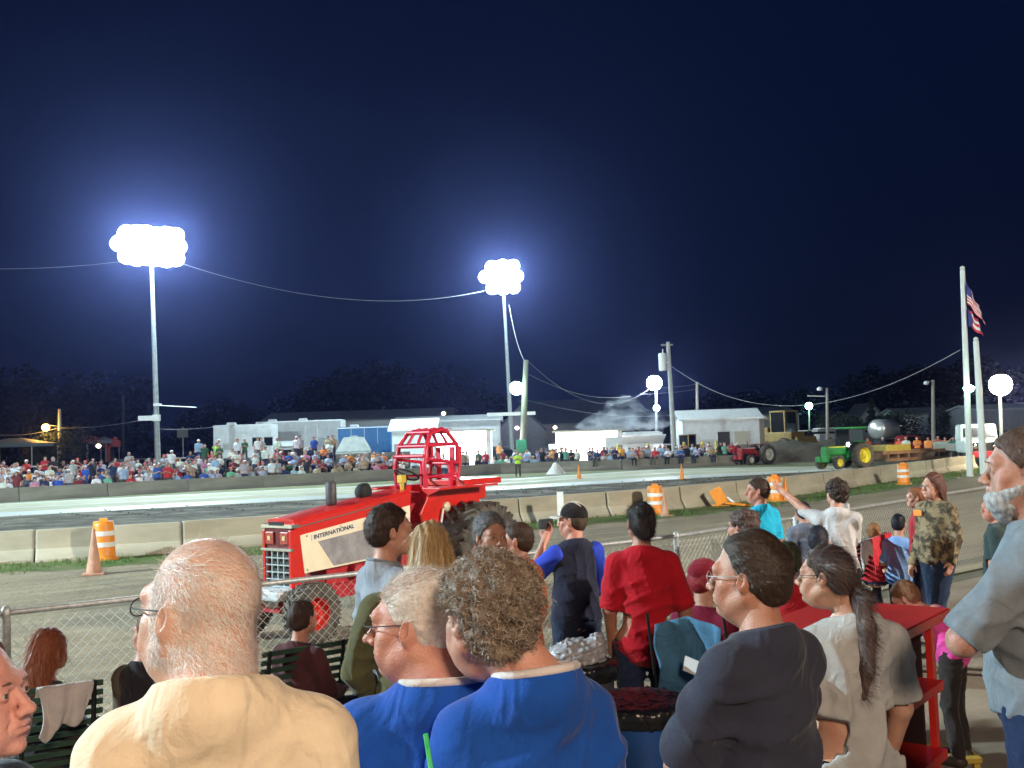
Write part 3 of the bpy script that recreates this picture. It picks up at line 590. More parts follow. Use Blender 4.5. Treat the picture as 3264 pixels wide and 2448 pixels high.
sm = MB(); sm.lathe([(0, 0), (3.2, .1), (4.2, .9), (3.2, 2.2), (1.8, 3.4), (1.4, 4.6), (.8, 5.4), (0, 5.7)], 20); o = sm.build('smoke', m); o.location = at(624, 431, 95); o.scale = (1.15, .9, .62); tag(o, 'puff of blue white barbecue smoke rising over the lettered food stand', 'smoke', kind='stuff')
# ================================================================== TREES
M_leaf = [mat('dark leaves %d' % i, c, .95, noise=.5, ns=.8, spec=0) for i, c in enumerate([(.0022, .0035, .002), (.003, .0045, .0025), (.03, .04, .03)])]  # near-black tones put the night's darkness into the leaf colour
M_bark = mat('bark', (.06, .05, .04), .9)
def leafmesh(kind, seed, h, w, n=4200):
    r = random.Random(seed); mb = MB()
    blobs = [(r.uniform(-.35, .35)*w, r.uniform(-.35, .35)*w, h*r.uniform(.35, .86), r.uniform(.16, .3)*w) for _ in range(13)]
    for i in range(n):
        if kind == 'conifer':
            z = h*(.1+.88*r.random()**1.3); rad = (1-z/h)*w*.5*(.75+.35*math.sin(z*5.5))*math.sqrt(r.random())+.05; a = r.uniform(0, 6.28); p = Vector((rad*math.cos(a), rad*math.sin(a), z))
        else:
            b = r.choice(blobs); v = Vector((r.gauss(0, 1), r.gauss(0, 1), r.gauss(0, .85))).normalized()*b[3]*r.random()**.33; p = Vector(b[:3])+v
        s = r.uniform(.14, .34)*h/9; d1_ = Vector((r.gauss(0, 1), r.gauss(0, 1), r.gauss(0, 1))).normalized(); d2_ = d1_.orthogonal().normalized()
        mb.add([p-d1_*s, p+d2_*s*.6, p+d1_*s, p-d2_*s*.6], [(0, 1, 2, 3)])
    return mb
def tree_proto(kind, seed, h, w, mi):
    t = thing('tree', '', 'tree'); k = MB(); r = random.Random(seed)
    k.tube([(0, 0, 0), (.1, 0, h*.3), (0, .1, h*.75)], [h*.03, h*.022, h*.008], 8)
    if kind != 'conifer':
        for i in range(7):
            a = r.uniform(0, 6.28); z = h*r.uniform(.25, .55); k.tube([(0, 0, z), (math.cos(a)*w*.2, math.sin(a)*w*.2, z+h*.15), (math.cos(a)*w*.35, math.sin(a)*w*.35, z+h*.22)], [h*.012, h*.008, h*.003], 6)
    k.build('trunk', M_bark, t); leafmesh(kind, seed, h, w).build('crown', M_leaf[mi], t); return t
protos = [tree_proto('round', 3, 10, 9, 0), tree_proto('round', 8, 9, 11, 0), tree_proto('conifer', 5, 10, 4.5, 2), tree_proto('round', 12, 7, 7, 2)]
used_t = set()
def put_tree(k, u, vt, y, label, wide=1):
    o = protos[k] if k not in used_t else copy_tree(protos[k]); used_t.add(k); p = pos(u, y); H = ztop(u, vt, y); s = H/[10, 9, 10, 7][k]
    o.location = p; o.scale = (s*wide, s*wide, s); o.rotation_euler = (0, 0, random.uniform(0, 6.28)); o.name = 'conifer' if k == 2 else 'tree'; o['label'] = label; o['group'] = 'trees behind the fairground'
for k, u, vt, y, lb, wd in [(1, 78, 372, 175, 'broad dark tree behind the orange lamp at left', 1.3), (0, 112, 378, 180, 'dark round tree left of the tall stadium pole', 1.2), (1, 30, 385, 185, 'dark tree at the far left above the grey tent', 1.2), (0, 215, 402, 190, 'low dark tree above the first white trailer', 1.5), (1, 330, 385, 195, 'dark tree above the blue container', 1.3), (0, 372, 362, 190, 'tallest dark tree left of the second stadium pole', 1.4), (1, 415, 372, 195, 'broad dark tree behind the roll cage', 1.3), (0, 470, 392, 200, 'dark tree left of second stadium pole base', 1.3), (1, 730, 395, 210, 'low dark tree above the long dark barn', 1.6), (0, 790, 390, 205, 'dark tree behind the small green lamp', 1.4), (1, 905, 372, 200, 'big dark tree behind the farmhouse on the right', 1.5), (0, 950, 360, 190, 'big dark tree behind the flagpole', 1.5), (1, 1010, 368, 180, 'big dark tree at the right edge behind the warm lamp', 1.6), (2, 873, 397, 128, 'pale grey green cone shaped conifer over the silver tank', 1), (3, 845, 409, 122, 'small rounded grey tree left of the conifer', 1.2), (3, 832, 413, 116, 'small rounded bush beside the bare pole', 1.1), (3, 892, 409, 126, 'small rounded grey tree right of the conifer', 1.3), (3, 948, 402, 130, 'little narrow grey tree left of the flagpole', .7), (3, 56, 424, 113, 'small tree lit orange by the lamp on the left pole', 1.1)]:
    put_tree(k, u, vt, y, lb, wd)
# dark wooded skyline between the trees (one mass)
mb = MB()
for i in range(9000):
    u = random.uniform(-200, 1230); y = random.uniform(215, 235); H = 5.5+2.2*math.sin(u*.013+1)+1.3*math.sin(u*.041)+1*math.sin(u*.11); p = pos(u, y); p.z += random.random()**.8*max(2, H); s = random.uniform(.4, .9)
    d1_ = Vector((random.gauss(0, 1), .4*random.gauss(0, 1), random.gauss(0, 1))).normalized(); d2_ = d1_.orthogonal().normalized(); mb.add([p-d1_*s, p+d2_*s*.7, p+d1_*s, p-d2_*s*.7], [(0, 1, 2, 3)])
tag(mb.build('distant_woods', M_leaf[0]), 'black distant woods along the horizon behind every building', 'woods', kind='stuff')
# ================================================================== WHEELS
def tractor_wheel(Rr, w, rr, lugs, mrim, parent, loc, dirt_m, face=-1, front=False):
    """tyre with chevron lugs plus dished rim, axle along local X; the rim dish faces side `face`"""
    T = Matrix.Translation(loc); mb = MB(); rt = Rr-.045*(Rr/.8)
    mb.lathe([(rr, -w*.42), (rr+.02, -w*.46), (rr+(rt-rr)*.55, -w*.54), (rt*.965, -w*.5), (rt, -w*.42), (rt*1.005, 0), (rt, w*.42), (rt*.965, w*.5), (rr+(rt-rr)*.55, w*.54), (rr+.02, w*.46), (rr, w*.42)], 40, T, axis='X')
    for i in range(lugs):
        for s in (-1, 1):
            a = 2*math.pi*(i+.25*s)/lugs; ln = w*.52
            Rm = T @ Matrix.Rotation(a, 4, 'X') @ Matrix.Translation((s*w*.25, 0, rt+.012*(Rr/.8))) @ Matrix.Rotation(s*R(38), 4, 'Z')
            mb.box((0, 0, 0), (ln, .045*Rr/.8, .07*Rr/.8), Rm)
            Rm2 = T @ Matrix.Rotation(a+s*.0, 4, 'X') @ Matrix.Translation((s*w*.5, -.05*Rr, rt*.94)); mb.box((0, 0, 0), (.03, .05*Rr, .13*Rr), Rm2)
    ty = mb.build('tyre', dirt_m, parent)
    r = MB(); f = face*w*.42
    r.lathe([(rr*1.03, f*1.05), (rr*1.0, f), (rr*.93, f*.75), (rr*.9, f*.1), (rr*.62, f*.0), (rr*.55, f*.3), (rr*.3, f*.45), (rr*.28, f*.75), (rr*.12, f*.8), (0, f*.8)], 28, T, axis='X')
    r.lathe([(rr*.95, -w*.4), (rr*.95, w*.4)], 28, T, axis='X')
    for i in range(8):
        a = 2*math.pi*i/8; r.box((f*.32, math.cos(a)*rr*.42, math.sin(a)*rr*.42), (.05, .035, .035), T); r.box((f*.12, math.cos(a+.3)*rr*.8, math.sin(a+.3)*rr*.8), (.06, .1*rr, .06*rr), T)
    r.build('rim', mrim, ty)
    return ty
M_tyre = mat('muddy tyre', (.035, .032, .028), .85, col2=(.13, .11, .085), ns=5, detail=6)
M_red = mat('tractor red', (.60, .018, .012), .34, col2=(.36, .03, .018), ns=5, detail=9, coat=.35, nrange=(.5, .78), bump=.0008, bs=25); M_redd = mat('worn red', (.48, .02, .03), .5, noise=.4, ns=8)
M_cr = mat('cream panel', (.88, .78, .58), .4, noise=.12, ns=3)
# ================================================================== RED PULLING TRACTOR (local: front towards -Y, left side towards +X... seen side is -X)
TP = on(302, 635, TZ); TP.z = TZ
phi = R(36)                               # body axis heads away to the right
TR = thing('pulling_tractor', 'red and cream pulling tractor with a red roll cage, parked behind the fence', 'tractor', (TP.x, TP.y, TZ), -phi)
# local +Y runs from the nose to the rear; local -X... camera sees the side at local -X? the near side is +X
S = 1   # near side sign (+X)
P = TR
hoodw = .58
# grille front at y=-.35 ; hood from y=-.35 to 2.1
def hz_(y): return 1.66+.115*y      # hood top rises to the rear
def hb_(y): return .90+.03*y
hd = MB(); n = 14; ys = [-.35+i*(2.35/(n-1)) for i in range(n)]; vs = []
for y in ys:
    z = hz_(y+.35); w = hoodw/2+.03*(y/2)
    vs += [(-w, y, z-.24), (-w, y, z-.06), (-w*.9, y, z-.012), (-w*.4, y, z+.01), (w*.4, y, z+.01), (w*.9, y, z-.012), (w, y, z-.06), (w, y, z-.24)]
hd.add(vs, [(i*8+k, (i+1)*8+k, (i+1)*8+k+1, i*8+k+1) for i in range(n-1) for k in range(7)]); hd.add(vs[:8], [tuple(range(8))]); hd.add(vs[-8:], [tuple(range(8))[::-1]])
hood = hd.build('hood', M_red, P)
ln = MB(); 
for s in (-1, 1): ln.box((s*(hoodw/2+.018), .8, hz_(1.15)-.115), (.012, 2.25, .016), rx=math.atan(.115))
ln.build('hood_trim', M_chrome, hood)
# side panels: cream frame and grey screen
for s in (1, -1):
    x = s*hoodw/2; pn = MB(); 
    def q(y, z): return (x, y, z)
    pn.add([q(-.2, hb_(.1)), q(2.0, hb_(2.3)), q(2.0, hz_(2.35)-.24), q(-.27, hz_(.1)-.24)], [(0, 1, 2, 3)] if s > 0 else [(3, 2, 1, 0)]); pl = pn.build('side_panel', M_cr, P); so = pl.modifiers.new('s', 'SOLIDIFY'); so.thickness = .03; so.offset = 0
    sc = MB(); xx = x+s*.022; sc.add([(xx, .35, hb_(.5)+.03), (xx, 1.95, hb_(2.2)+.03), (xx, 1.95, hz_(2.2)-.42), (xx, .06, hz_(.5)-.40)], [(0, 1, 2, 3)] if s > 0 else [(3, 2, 1, 0)])
    sg = sc.build('side_screen', mat('grey steel screen', (.40, .39, .41), .5, .3, noise=.35, ns=5, detail=7), pl); so = sg.modifiers.new('s', 'SOLIDIFY'); so.thickness = .012
    if s > 0:   # name plate lettering on the near side
        np_ = MB(); np_.box((xx+.002, .36, hz_(.71)-.315), (.01, .86, .085), rx=math.atan(.115)); plate = np_.build('name_plate', mat('plate cream', (.75, .72, .66), .4), pl)
        fc = bpy.data.curves.new('lettering', 'FONT'); fc.body = 'INTERNATIONAL'; fc.size = .098; fc.extrude = .002; fc.align_x = 'CENTER'; fc.align_y = 'CENTER'; fc.offset = .0016
        fo = link(bpy.data.objects.new('lettering', fc)); fo.data.materials.append(M_darkm); bpy.context.view_layer.update()
        me = bpy.data.meshes.new_from_object(fo.evaluated_get(bpy.context.evaluated_depsgraph_get())); me.materials.clear(); me.materials.append(M_darkm); bpy.data.objects.remove(fo)
        fo = link(bpy.data.objects.new('lettering', me)); fo.parent = plate
        fo.rotation_euler = Matrix(((0, 0, 1), (1, 0, 0), (0, 1, 0))).to_euler(); fo.location = (xx+.010, .36, hz_(.71)-.315); fo.rotation_euler.rotate_axis('Z', math.atan(.115)); fo.scale = (1.04, .85, 1)
# nose: red shell with lamps above, chrome-slatted grille below
g = MB(); 
for s in (-1, 1): g.box((s*(hoodw/2-.02), -.30, 1.05), (.055, .26, 1.0-.08)); 
g.box((0, -.3, .60+.0), (hoodw, .26, .05))
sh = g.build('nose_shell', M_red, P, .01)
MB().box((0, -.38, 1.39), (hoodw-.04, .05, .30)).build('lamp_panel', mat('dark red panel', (.12, .01, .01), .4), P)
MB().box((0, -.42, 1.245), (hoodw+.05, .05, .035)).box((0, -.36, 1.565), (hoodw+.05, .14, .05)).build('chrome_strip', M_chrome, P)
for s in (-1, 1):
    hl = MB().box((s*.15, -.415, 1.40), (.17, .03, .17)).build('headlight', mat('amber red lamp', (.35, .03, .02), .2, coat=1), P, .01); MB().box((s*.15, -.433, 1.40), (.055, .01, .06)).build('reflector', mat('lamp reflector', (.7, .5, .25), .2), hl)
gr = MB(); gx = hoodw-.1
for i in range(5): gr.box((-gx/2+gx*i/4, -.40, .93), (.02, .03, .6))
for i in range(7): gr.box((0, -.405, .64+.585*i/6), (gx, .03, .018))
gr.build('grille', mat('grey chrome slats', (.5, .55, .57), .35, .6), P); MB().box((0, -.34, .93), (gx, .02, .6)).build('radiator_screen', mat('radiator', (.03, .04, .035), .8), P)
# weight bracket + front axle
MB().box((0, -.58, .66), (.8, .4, .13), ty=.9).box((0, -.3, .55), (.3, .5, .2)).build('front_weights', mat('white weights', (.62, .64, .66), .5, noise=.3), P, .03)
MB().tube([(-.68, -.42, .42), (.68, -.42, .42)], .055, 10).box((0, -.42, .5), (.3, .25, .2)).box((0, .9, .62), (.34, 2.0, .34)).build('front_axle', M_redd, P)
MB().box((0, 1.1, .85), (.42, 1.6, .4)).tube([(.24, .9, .75), (.3, 1.5, .9), (.24, 1.9, 1.2)], .05, 8).lathe([(0, -.1), (.1, -.1), (.1, .1), (0, .1)], 14, Matrix.Translation((.27, .8, .82)), axis='X').tube([(.26, 1.1, .72), (.26, 1.35, .72)], .06, 10).build('engine_block', M_redd, P, .02)
for s in (-1, 1): tractor_wheel(.42, .27, .21, 22, mat('rim red', (.62, .03, .02), .35, noise=.3, ns=10), P, (s*.68, -.42, .42), M_tyre, face=s).location = (0, 0, 0)
# rear
for s in (-1, 1): tractor_wheel(.84, .58, .47, 24, mat('rim red', (.62, .03, .02)), P, (s*.82, 3.05, .84), M_tyre, face=s).location = (0, 0, 0)
MB().tube([(-.8, 3.05, .84), (.8, 3.05, .84)], .12, 12).box((0, 2.6, .85), (.5, 1.6, .6), ty=.9).box((0, 3.2, 1.15), (.6, .8, .35)).build('rear_housing', M_redd, P, .03)
# fenders: upright red panels inside the wheels with flat tops
for s in (-1, 1):
    fd = MB(); pr = [(2.15, 1.15), (2.0, 1.55), (2.2, 1.82), (2.6, 1.92), (3.5, 1.92), (3.5, 1.5), (2.9, 1.25)]
    fd.prism(pr, s*.5-.02, s*.5+.02); fd.box((s*.66, 2.85, 1.93), (.36, 1.5, .035)); fd.build('fender', M_red, P, .01)
# cowl, dash and steering
MB().box((0, 2.15, 1.58), (.56, .42, .62), ty=.8).build('dashboard', M_redd, P, .05)
sw = MB(); c0 = Vector((0, 2.28, 2.15)); Mx = Matrix.Translation(c0) @ Matrix.Rotation(R(-28), 4, 'X')
sw.tube([Mx @ Vector((.2*math.cos(a), .2*math.sin(a), 0)) for a in [2*math.pi*i/24 for i in range(25)]], .014, 6, cap=False)
for a in (0, 2.1, 4.2): sw.tube([Mx @ Vector((0, 0, -.02)), Mx @ Vector((.2*math.cos(a), .2*math.sin(a), 0))], .01, 5)
sw.tube([(0, 2.2, 1.85), tuple(c0)], .02, 6); sw.build('steering_wheel', M_black, P)
MB().box((-.05, 2.9, 1.45), (.5, .45, .14)).box((-.05, 3.14, 1.72), (.5, .12, .5), rx=-.15).build('seat', M_black, P, .05)
MB().tube([(.17, 1.98, 1.85), (.2, 1.95, 2.05)], .03, 8).box((.2, 1.94, 2.1), (.1, .1, .12)).build('lever', mat('yellow paint', (.6, .4, .04), .4), P)
# exhaust, turbo
MB().lathe([(.05, 0), (.075, .02), (.08, .05), (.08, .33), (.07, .35), (.0, .35)], 16, Matrix.Translation((.0, .62, hz_(.97)))).build('exhaust_stack', mat('sooty pipe', (.10, .095, .1), .6, .5, noise=.4), P)
MB().lathe([(0, -.09), (.1, -.08), (.14, -.02), (.14, .06), (.06, .1), (0, .1)], 16, Matrix.Translation((-.02, 1.3, hz_(1.65)+.08)), axis='X').tube([(.0, 1.25, hz_(1.6)), (0, 1.25, hz_(1.6)+.1)], .05, 8).build('turbocharger', M_black, P)
h_ = MB()      # hoses, bolts, louvres and a filter bowl that break up the clean panels
for k in range(5): h_.tube([(.28, 1.55+.05*k, .8), (.33+.01*k, 1.75, .95+.05*k), (.25, 2.05, 1.05+.06*k), (.16, 2.3, 1.2)], .012, 5)
h_.build('hoses', M_black, P)
b_ = MB()
for y_ in (-.15, .5, 1.15, 1.8):
    for z_ in (hb_(y_)+.05, hz_(y_+.35)-.27): b_.lathe([(0, .008), (.014, .006), (.016, 0)], 8, Matrix.Translation((hoodw/2+.02, y_, z_)) @ Matrix.Rotation(R(0), 4, 'X'), axis='X')
b_.build('panel_bolts', M_steel, P)
MB().lathe([(0, 0), (.07, 0), (.08, .03), (.08, .2), (.05, .24), (0, .25)], 14, Matrix.Translation((.31, 1.2, .58))).build('fuel_filter', mat('filter white', (.6, .6, .55), .4), P)
MB().box((0, -.43, 1.6), (.3, .02, .05)).build('hood_badge', M_darkm, P)
# engine shield and lift arm seen under the fender
MB().tube([(.52, 2.15, 1.0), (.56, 2.42, 1.32), (.56, 2.5, 1.6)], .022, 6).build('grab_rail', mat('white rail', (.7, .7, .68), .4), P)
# roll cage
cg = MB(); a = .31; yb, yf = 3.15, 2.5; zt, zb, zm = 2.84, 1.92, 2.3
def hoop(x): return [(x, yf-.12, zb), (x, yf-.14, zm), (x*.95, yf-.05, 2.62), (x*.8, yf+.1, zt-.04), (x*.78, yf+.4, zt+.03), (x*.82, yb-.12, zt-.03), (x*.97, yb+.05, 2.62), (x, yb+.1, zm), (x, yb+.02, zb)]
for x in (-a, a): cg.tube(hoop(x), .036, 8)
for x in (-a*.34, a*.34):
    cg.tube([(x, yf-.06, 2.62), (x*.8, yf+.1, zt-.01), (x*.8, yf+.4, zt+.045), (x*.8, yb-.12, zt-.0), (x, yb+.05, 2.62)], .026, 6)
for y, z in ((yf-.14, zm+.14), (yf-.06, 2.6), (yb+.06, 2.62), (yb+.1, zm), (yb+.04, 2.08)): cg.tube([(-a, y, z), (a, y, z)], .032, 8)
for y, z in ((yf+.1, zt-.02), (yb-.12, zt-.01)): cg.tube([(-a*.8, y, z), (a*.8, y, z)], .034, 8)
for x in (-a, a): 
    cg.tube([(x, yf-.07, 2.61), (x, yb+.05, 2.62)], .03, 8); cg.tube([(x, yf-.14, zm+.1), (x, yb+.1, zm)], .026, 8); cg.tube([(x, yf-.1, 2.1), (x, yb+.06, 2.12)], .02, 8)
    cg.box((x, yb-.12, 2.12), (.035, .11, .4)); cg.box((x, yb+.08, 2.45), (.03, .13, .26))
for x in (-.15, .15): cg.box((x, yb+.11, 2.12), (.09, .03, .9))
cg.build('roll_cage', mat('cage red', (.62, .02, .05), .35, noise=.2), P)
cp = MB(); cp.box((0, 2.95, zt+.03), (a*1.45, .5, .012)); cp.build('cage_roof', mat('cage red', (.62, .02, .05)), P)
# rear wheelie / weight shelf sticking out behind
MB().box((.1, 3.55, 1.98), (.95, 1.0, .1)).box((.05, 3.4, 1.8), (.8, .75, .24)).box((0, 3.35, 1.6), (.5, .5, .3)).build('rear_shelf', M_red, P, .015)
MB().lathe([(0, -.03), (.07, -.02), (.08, .03), (0, .03)], 12, Matrix.Translation((.52, 2.62, 1.62)), axis='X').build('work_lamp', mat('cream lamp', (.7, .65, .45), .3), P)
# ================================================================== GREEN TRACTOR
M_gr = mat('tractor green', (.02, .25, .05), .35, noise=.2, coat=.4); M_yl = mat('wheel yellow', (.72, .62, .04), .45)
def farm_tractor(label, px, y, sc, body, rim, cab, yaw, near=True, long=1):
    b = pos(px, y); t = thing('farm_tractor', label, 'tractor', b, yaw); t.scale = (sc,)*3
    MB().box((0, -1.25, 1.35), (.62, 1.9, .62)).box((0, -2.1, 1.05), (.6, .35, .9)).build('hood', body, t, .06)
    MB().box((.32, -1.25, 1.6), (.02, 1.7, .07)).box((-.32, -1.25, 1.6), (.02, 1.7, .07)).build('stripe', M_yl if body is M_gr else M_white, t)
    MB().box((0, -1.0, .8), (.45, 2.0, .5)).tube([(-.75, -1.7, .5), (.75, -1.7, .5)], .07, 8).build('chassis', M_darkm if body is not M_gr else mat('dark green', (.01, .1, .03), .5), t, .03)
    MB().box((.3, -2.45, .75), (.5, .3, .4)).box((-.3, -2.45, .75), (.5, .3, .4)).build('front_weights', body, t, .04)
    for s in (-1, 1): tractor_wheel(.5, .3, .27, 12, rim, t, (s*.85, -1.7, .5), M_tyre, face=s)
    for s in (-1, 1): tractor_wheel(.95, .55, .56, 18, rim, t, (s*.95, .6, .95), M_tyre, face=s)
    MB().box((0, .5, 1.05), (.8, 1.4, .5)).box((.62, .6, 1.95), (.5, 1.2, .05)).box((-.62, .6, 1.95), (.5, 1.2, .05)).build('fenders', body, t, .03)
    if cab:
        MB().box((0, .45, 2.95), (1.5, 1.7, .14)).build('cab_roof', body, t, .05); c = MB()
        for sx in (-1, 1):
            for sy in (-.32, 1.2): c.tube([(sx*.66, sy, 1.3), (sx*.68, sy, 2.9)], .045, 6)
        c.build('cab_posts', M_darkm, t); MB().box((0, .45, 2.1), (1.28, 1.45, 1.5)).build('cab_glass', M_glass, t)
        MB().lathe([(0, -.08), (.16, -.07), (.18, .05), (0, .07)], 12, Matrix.Translation((.5, -.3, 1.75)) @ Matrix.Rotation(R(90), 4, 'Z'), axis='X').build('headlight', mat('bright lamp', (1, 1, 1), emit=5, ecol=(.8, .95, 1)), t)
    else:
        MB().box((0, .75, 1.5), (.45, .4, .1)).box((0, .95, 1.75), (.45, .08, .45)).build('seat', M_black, t, .04); MB().tube([(0, -.2, 1.5), (0, .1, 1.9)], .03, 6).build('steering_column', M_black, t)
    MB().tube([(0, -1.1, 1.6), (0, -1.1, 2.25)], .045, 8).build('exhaust_stack', M_darkm, t)
    return t
bg_ = on(862, 468, TZ)
farm_tractor('green farm tractor with yellow wheels and dark cab, on the race ground at right', 846, bg_.y, .92, M_gr, M_yl, True, R(-62))
farm_tractor('small red farm tractor left of the dirt mound', 755, 82, .85, mat('old red', (.35, .02, .02), .5, noise=.3), mat('pale rim', (.5, .5, .45), .5), False, R(-55))
# sled pulled behind the green tractor
sl = thing('weight_sled', 'rusty yellow weight sled with rails behind the green tractor', 'sled', pos(905, bg_.y+3), R(28)); M_rust = mat('rusty orange', (.28, .14, .06), .8, col2=(.16, .09, .05), ns=3); mb = MB()
for s in (-1, 1): mb.box((0, s*1.1, .95), (7, .14, .22)); mb.box((0, s*1.1, .45), (6.4, .12, .18))
for i in range(7): mb.box((-3+i, 0, .7), (.12, 2.3, .5))
mb.build('frame', M_rust, sl); MB().box((-1.8, -.2, 1.25), (2.4, 1.6, .45)).build('weight_box', mat('sled yellow', (.42, .33, .05), .6, noise=.3), sl, .05); m = MB(); wheelset(m, [2.2, 3.1], -1.0, .5); m.build('wheels', M_black, sl)
MB().box((4.8, -.2, .8), (2.2, 1.8, 1.5)).build('rear_tank', mat('grey green tank', (.22, .25, .2), .7), sl, .2)
# yellow machines
M_my = mat('machine yellow', (.22, .15, .03), .6, noise=.35, ns=3)
def loader(label, u, y, sc, yaw, name='wheel_loader', cat='machine'):
    t = thing(name, label, cat, pos(u, y), yaw); t.scale = (sc,)*3
    MB().box((0, 0, 1.2), (1.4, 3.2, .9)).box((0, 1.1, 1.7), (1.3, 1.2, .6)).build('body', M_my, t, .08); MB().box((0, -.4, 2.3), (1.2, 1.2, 1.4)).build('cab_glass', M_glass, t); MB().box((0, -.4, 3.05), (1.35, 1.4, .12)).build('cab_roof', M_my, t, .04)
    for sx in (-1, 1):
        for sy in (-1, .2): MB().box((sx*.62, sy, 2.3), (.09, .09, 1.45)).build('cab_post', M_my, t)
    for sx in (-1, 1):
        for sy in (-1.1, 1.2): tractor_wheel(.62, .45, .32, 14, M_my, t, (sx*.85, sy, .62), M_tyre, face=sx)
    MB().box((0, -2.3, .9), (2.0, .15, .8), rx=-.3).tube([(-.5, -.8, 1.2), (-.5, -2.1, .9)], .08, 6).tube([(.5, -.8, 1.2), (.5, -2.1, .9)], .08, 6).build('blade', M_my, t)
    return t
loader('brown yellow grader with a high cab in front of the bare pole', 780, 108, 1.55, R(35))
loader('small yellow machine by the fence posts beneath the transformer pole', 690, 92, .85, R(-50))
for i, (u, y) in enumerate([(618, 88), (648, 88), (684, 88), (702, 88), (716, 90)]):
    o = MB().tube([(0, 0, 0), (0, 0, 1.9)], .14, 10).lathe([(.14, 1.9), (.1, 1.97), (0, 2.0)], 10).build('bollard', mat('bollard yellow', (.6, .5, .08), .6, noise=.2)); o.location = pos(u, y); tag(o, 'yellow painted post behind the far wall, %s from the left' % ORD[i], 'bollard', 'yellow posts behind the far wall')
# ================================================================== CARS
def car(kind, u, y, yaw, color, label, rough=.25, base=None):
    L, Wd, H = dict(sedan=(4.6, 1.8, 1.42), suv=(4.7, 1.9, 1.75), pickup=(5.4, 1.95, 1.8), van=(5.2, 2.0, 2.0))[kind]
    p = base or pos(u, y); t = thing('parked_'+('car' if kind == 'sedan' else kind), label, {'sedan': 'car', 'suv': 'car', 'pickup': 'pickup truck', 'van': 'van'}[kind], p, yaw, 'vehicles parked behind the crowd')
    h = H; l = L/2
    prof = {'sedan': [(-l, .3), (-l, .7), (-l*.93, .8), (-l*.5, .92), (-l*.2, h), (l*.35, h), (l*.7, .98), (l*.97, .92), (l, .7), (l, .3)],
            'suv': [(-l, .35), (-l, .85), (-l*.92, .98), (-l*.55, 1.08), (-l*.32, h), (l*.85, h), (l*.98, 1.05), (l, .9), (l, .35)],
            'pickup': [(-l, .4), (-l, .95), (-l*.92, 1.05), (-l*.5, 1.12), (-l*.33, h), (l*.15, h), (l*.25, 1.15), (l, 1.1), (l, .4)],
            'van': [(-l, .35), (-l, .9), (-l*.88, 1.15), (-l*.6, h), (l*.9, h), (l, 1.2), (l, .35)]}[kind]
    m = paint('car %s' % (color,), color, rough); b = MB(); b.prism([(a, z) for a, z in prof], -Wd/2, Wd/2); b.build('body', m, t, .07)
    zb = {'sedan': .93, 'suv': 1.08, 'pickup': 1.15, 'van': 1.2}[kind]; x0, x1 = {'sedan': (-.42, .6), 'suv': (-.48, .9), 'pickup': (-.44, .2), 'van': (-.7, .2)}[kind]; tp = .12
    for s in (-1, 1): MB().add([(s*(Wd/2+.006), l*x0, zb), (s*(Wd/2+.006), l*x1, zb), (s*(Wd/2+.006), l*(x1-tp), h-.12), (s*(Wd/2+.006), l*(x0+tp+.06), h-.12)], [(0, 1, 2, 3)]).build('side_window', M_glass, t)
    fy = {'sedan': (-.5, -.22), 'suv': (-.56, -.34), 'pickup': (-.5, -.34), 'van': (-.86, -.62)}[kind]
    MB().add([(-Wd*.42, l*fy[0]-.02, zb), (Wd*.42, l*fy[0]-.02, zb), (Wd*.38, l*fy[1]-.03, h-.06), (-Wd*.38, l*fy[1]-.03, h-.06)], [(0, 1, 2, 3)]).build('windscreen', M_glass, t)
    for sy in (-.62, .62):
        for s in (-1, 1):
            w = MB().lathe([(0, -.1), (.22, -.1), (.34, -.09), (.36, -.06), (.36, .06), (.34, .09), (.22, .1), (0, .1)], 16, Matrix.Translation((s*(Wd/2-.1), l*sy, .36)), axis='X').build('wheel', M_black, t); MB().lathe([(0, s*.115), (.2, s*.105)], 12, Matrix.Translation((s*(Wd/2-.1), l*sy, .36)), axis='X').build('rim', M_steel, w)
    for s in (-1, 1): MB().box((s*Wd*.36, -l-.005, .68 if kind == 'sedan' else .82), (.3, .05, .15)).build('headlight', mat('headlamp glass', (.7, .72, .75), .1), t)
    for s in (-1, 1): MB().box((s*Wd*.4, l+.005, .8), (.2, .04, .18)).build('tail_light', mat('tail red', (.4, .01, .01), .2), t)
    return t
cw = (.62, .65, .67); cdk = (.015, .017, .02); cgr = (.12, .13, .14); cbl = (.02, .04, .12); crd = (.25, .02, .02); csl = (.3, .31, .33)
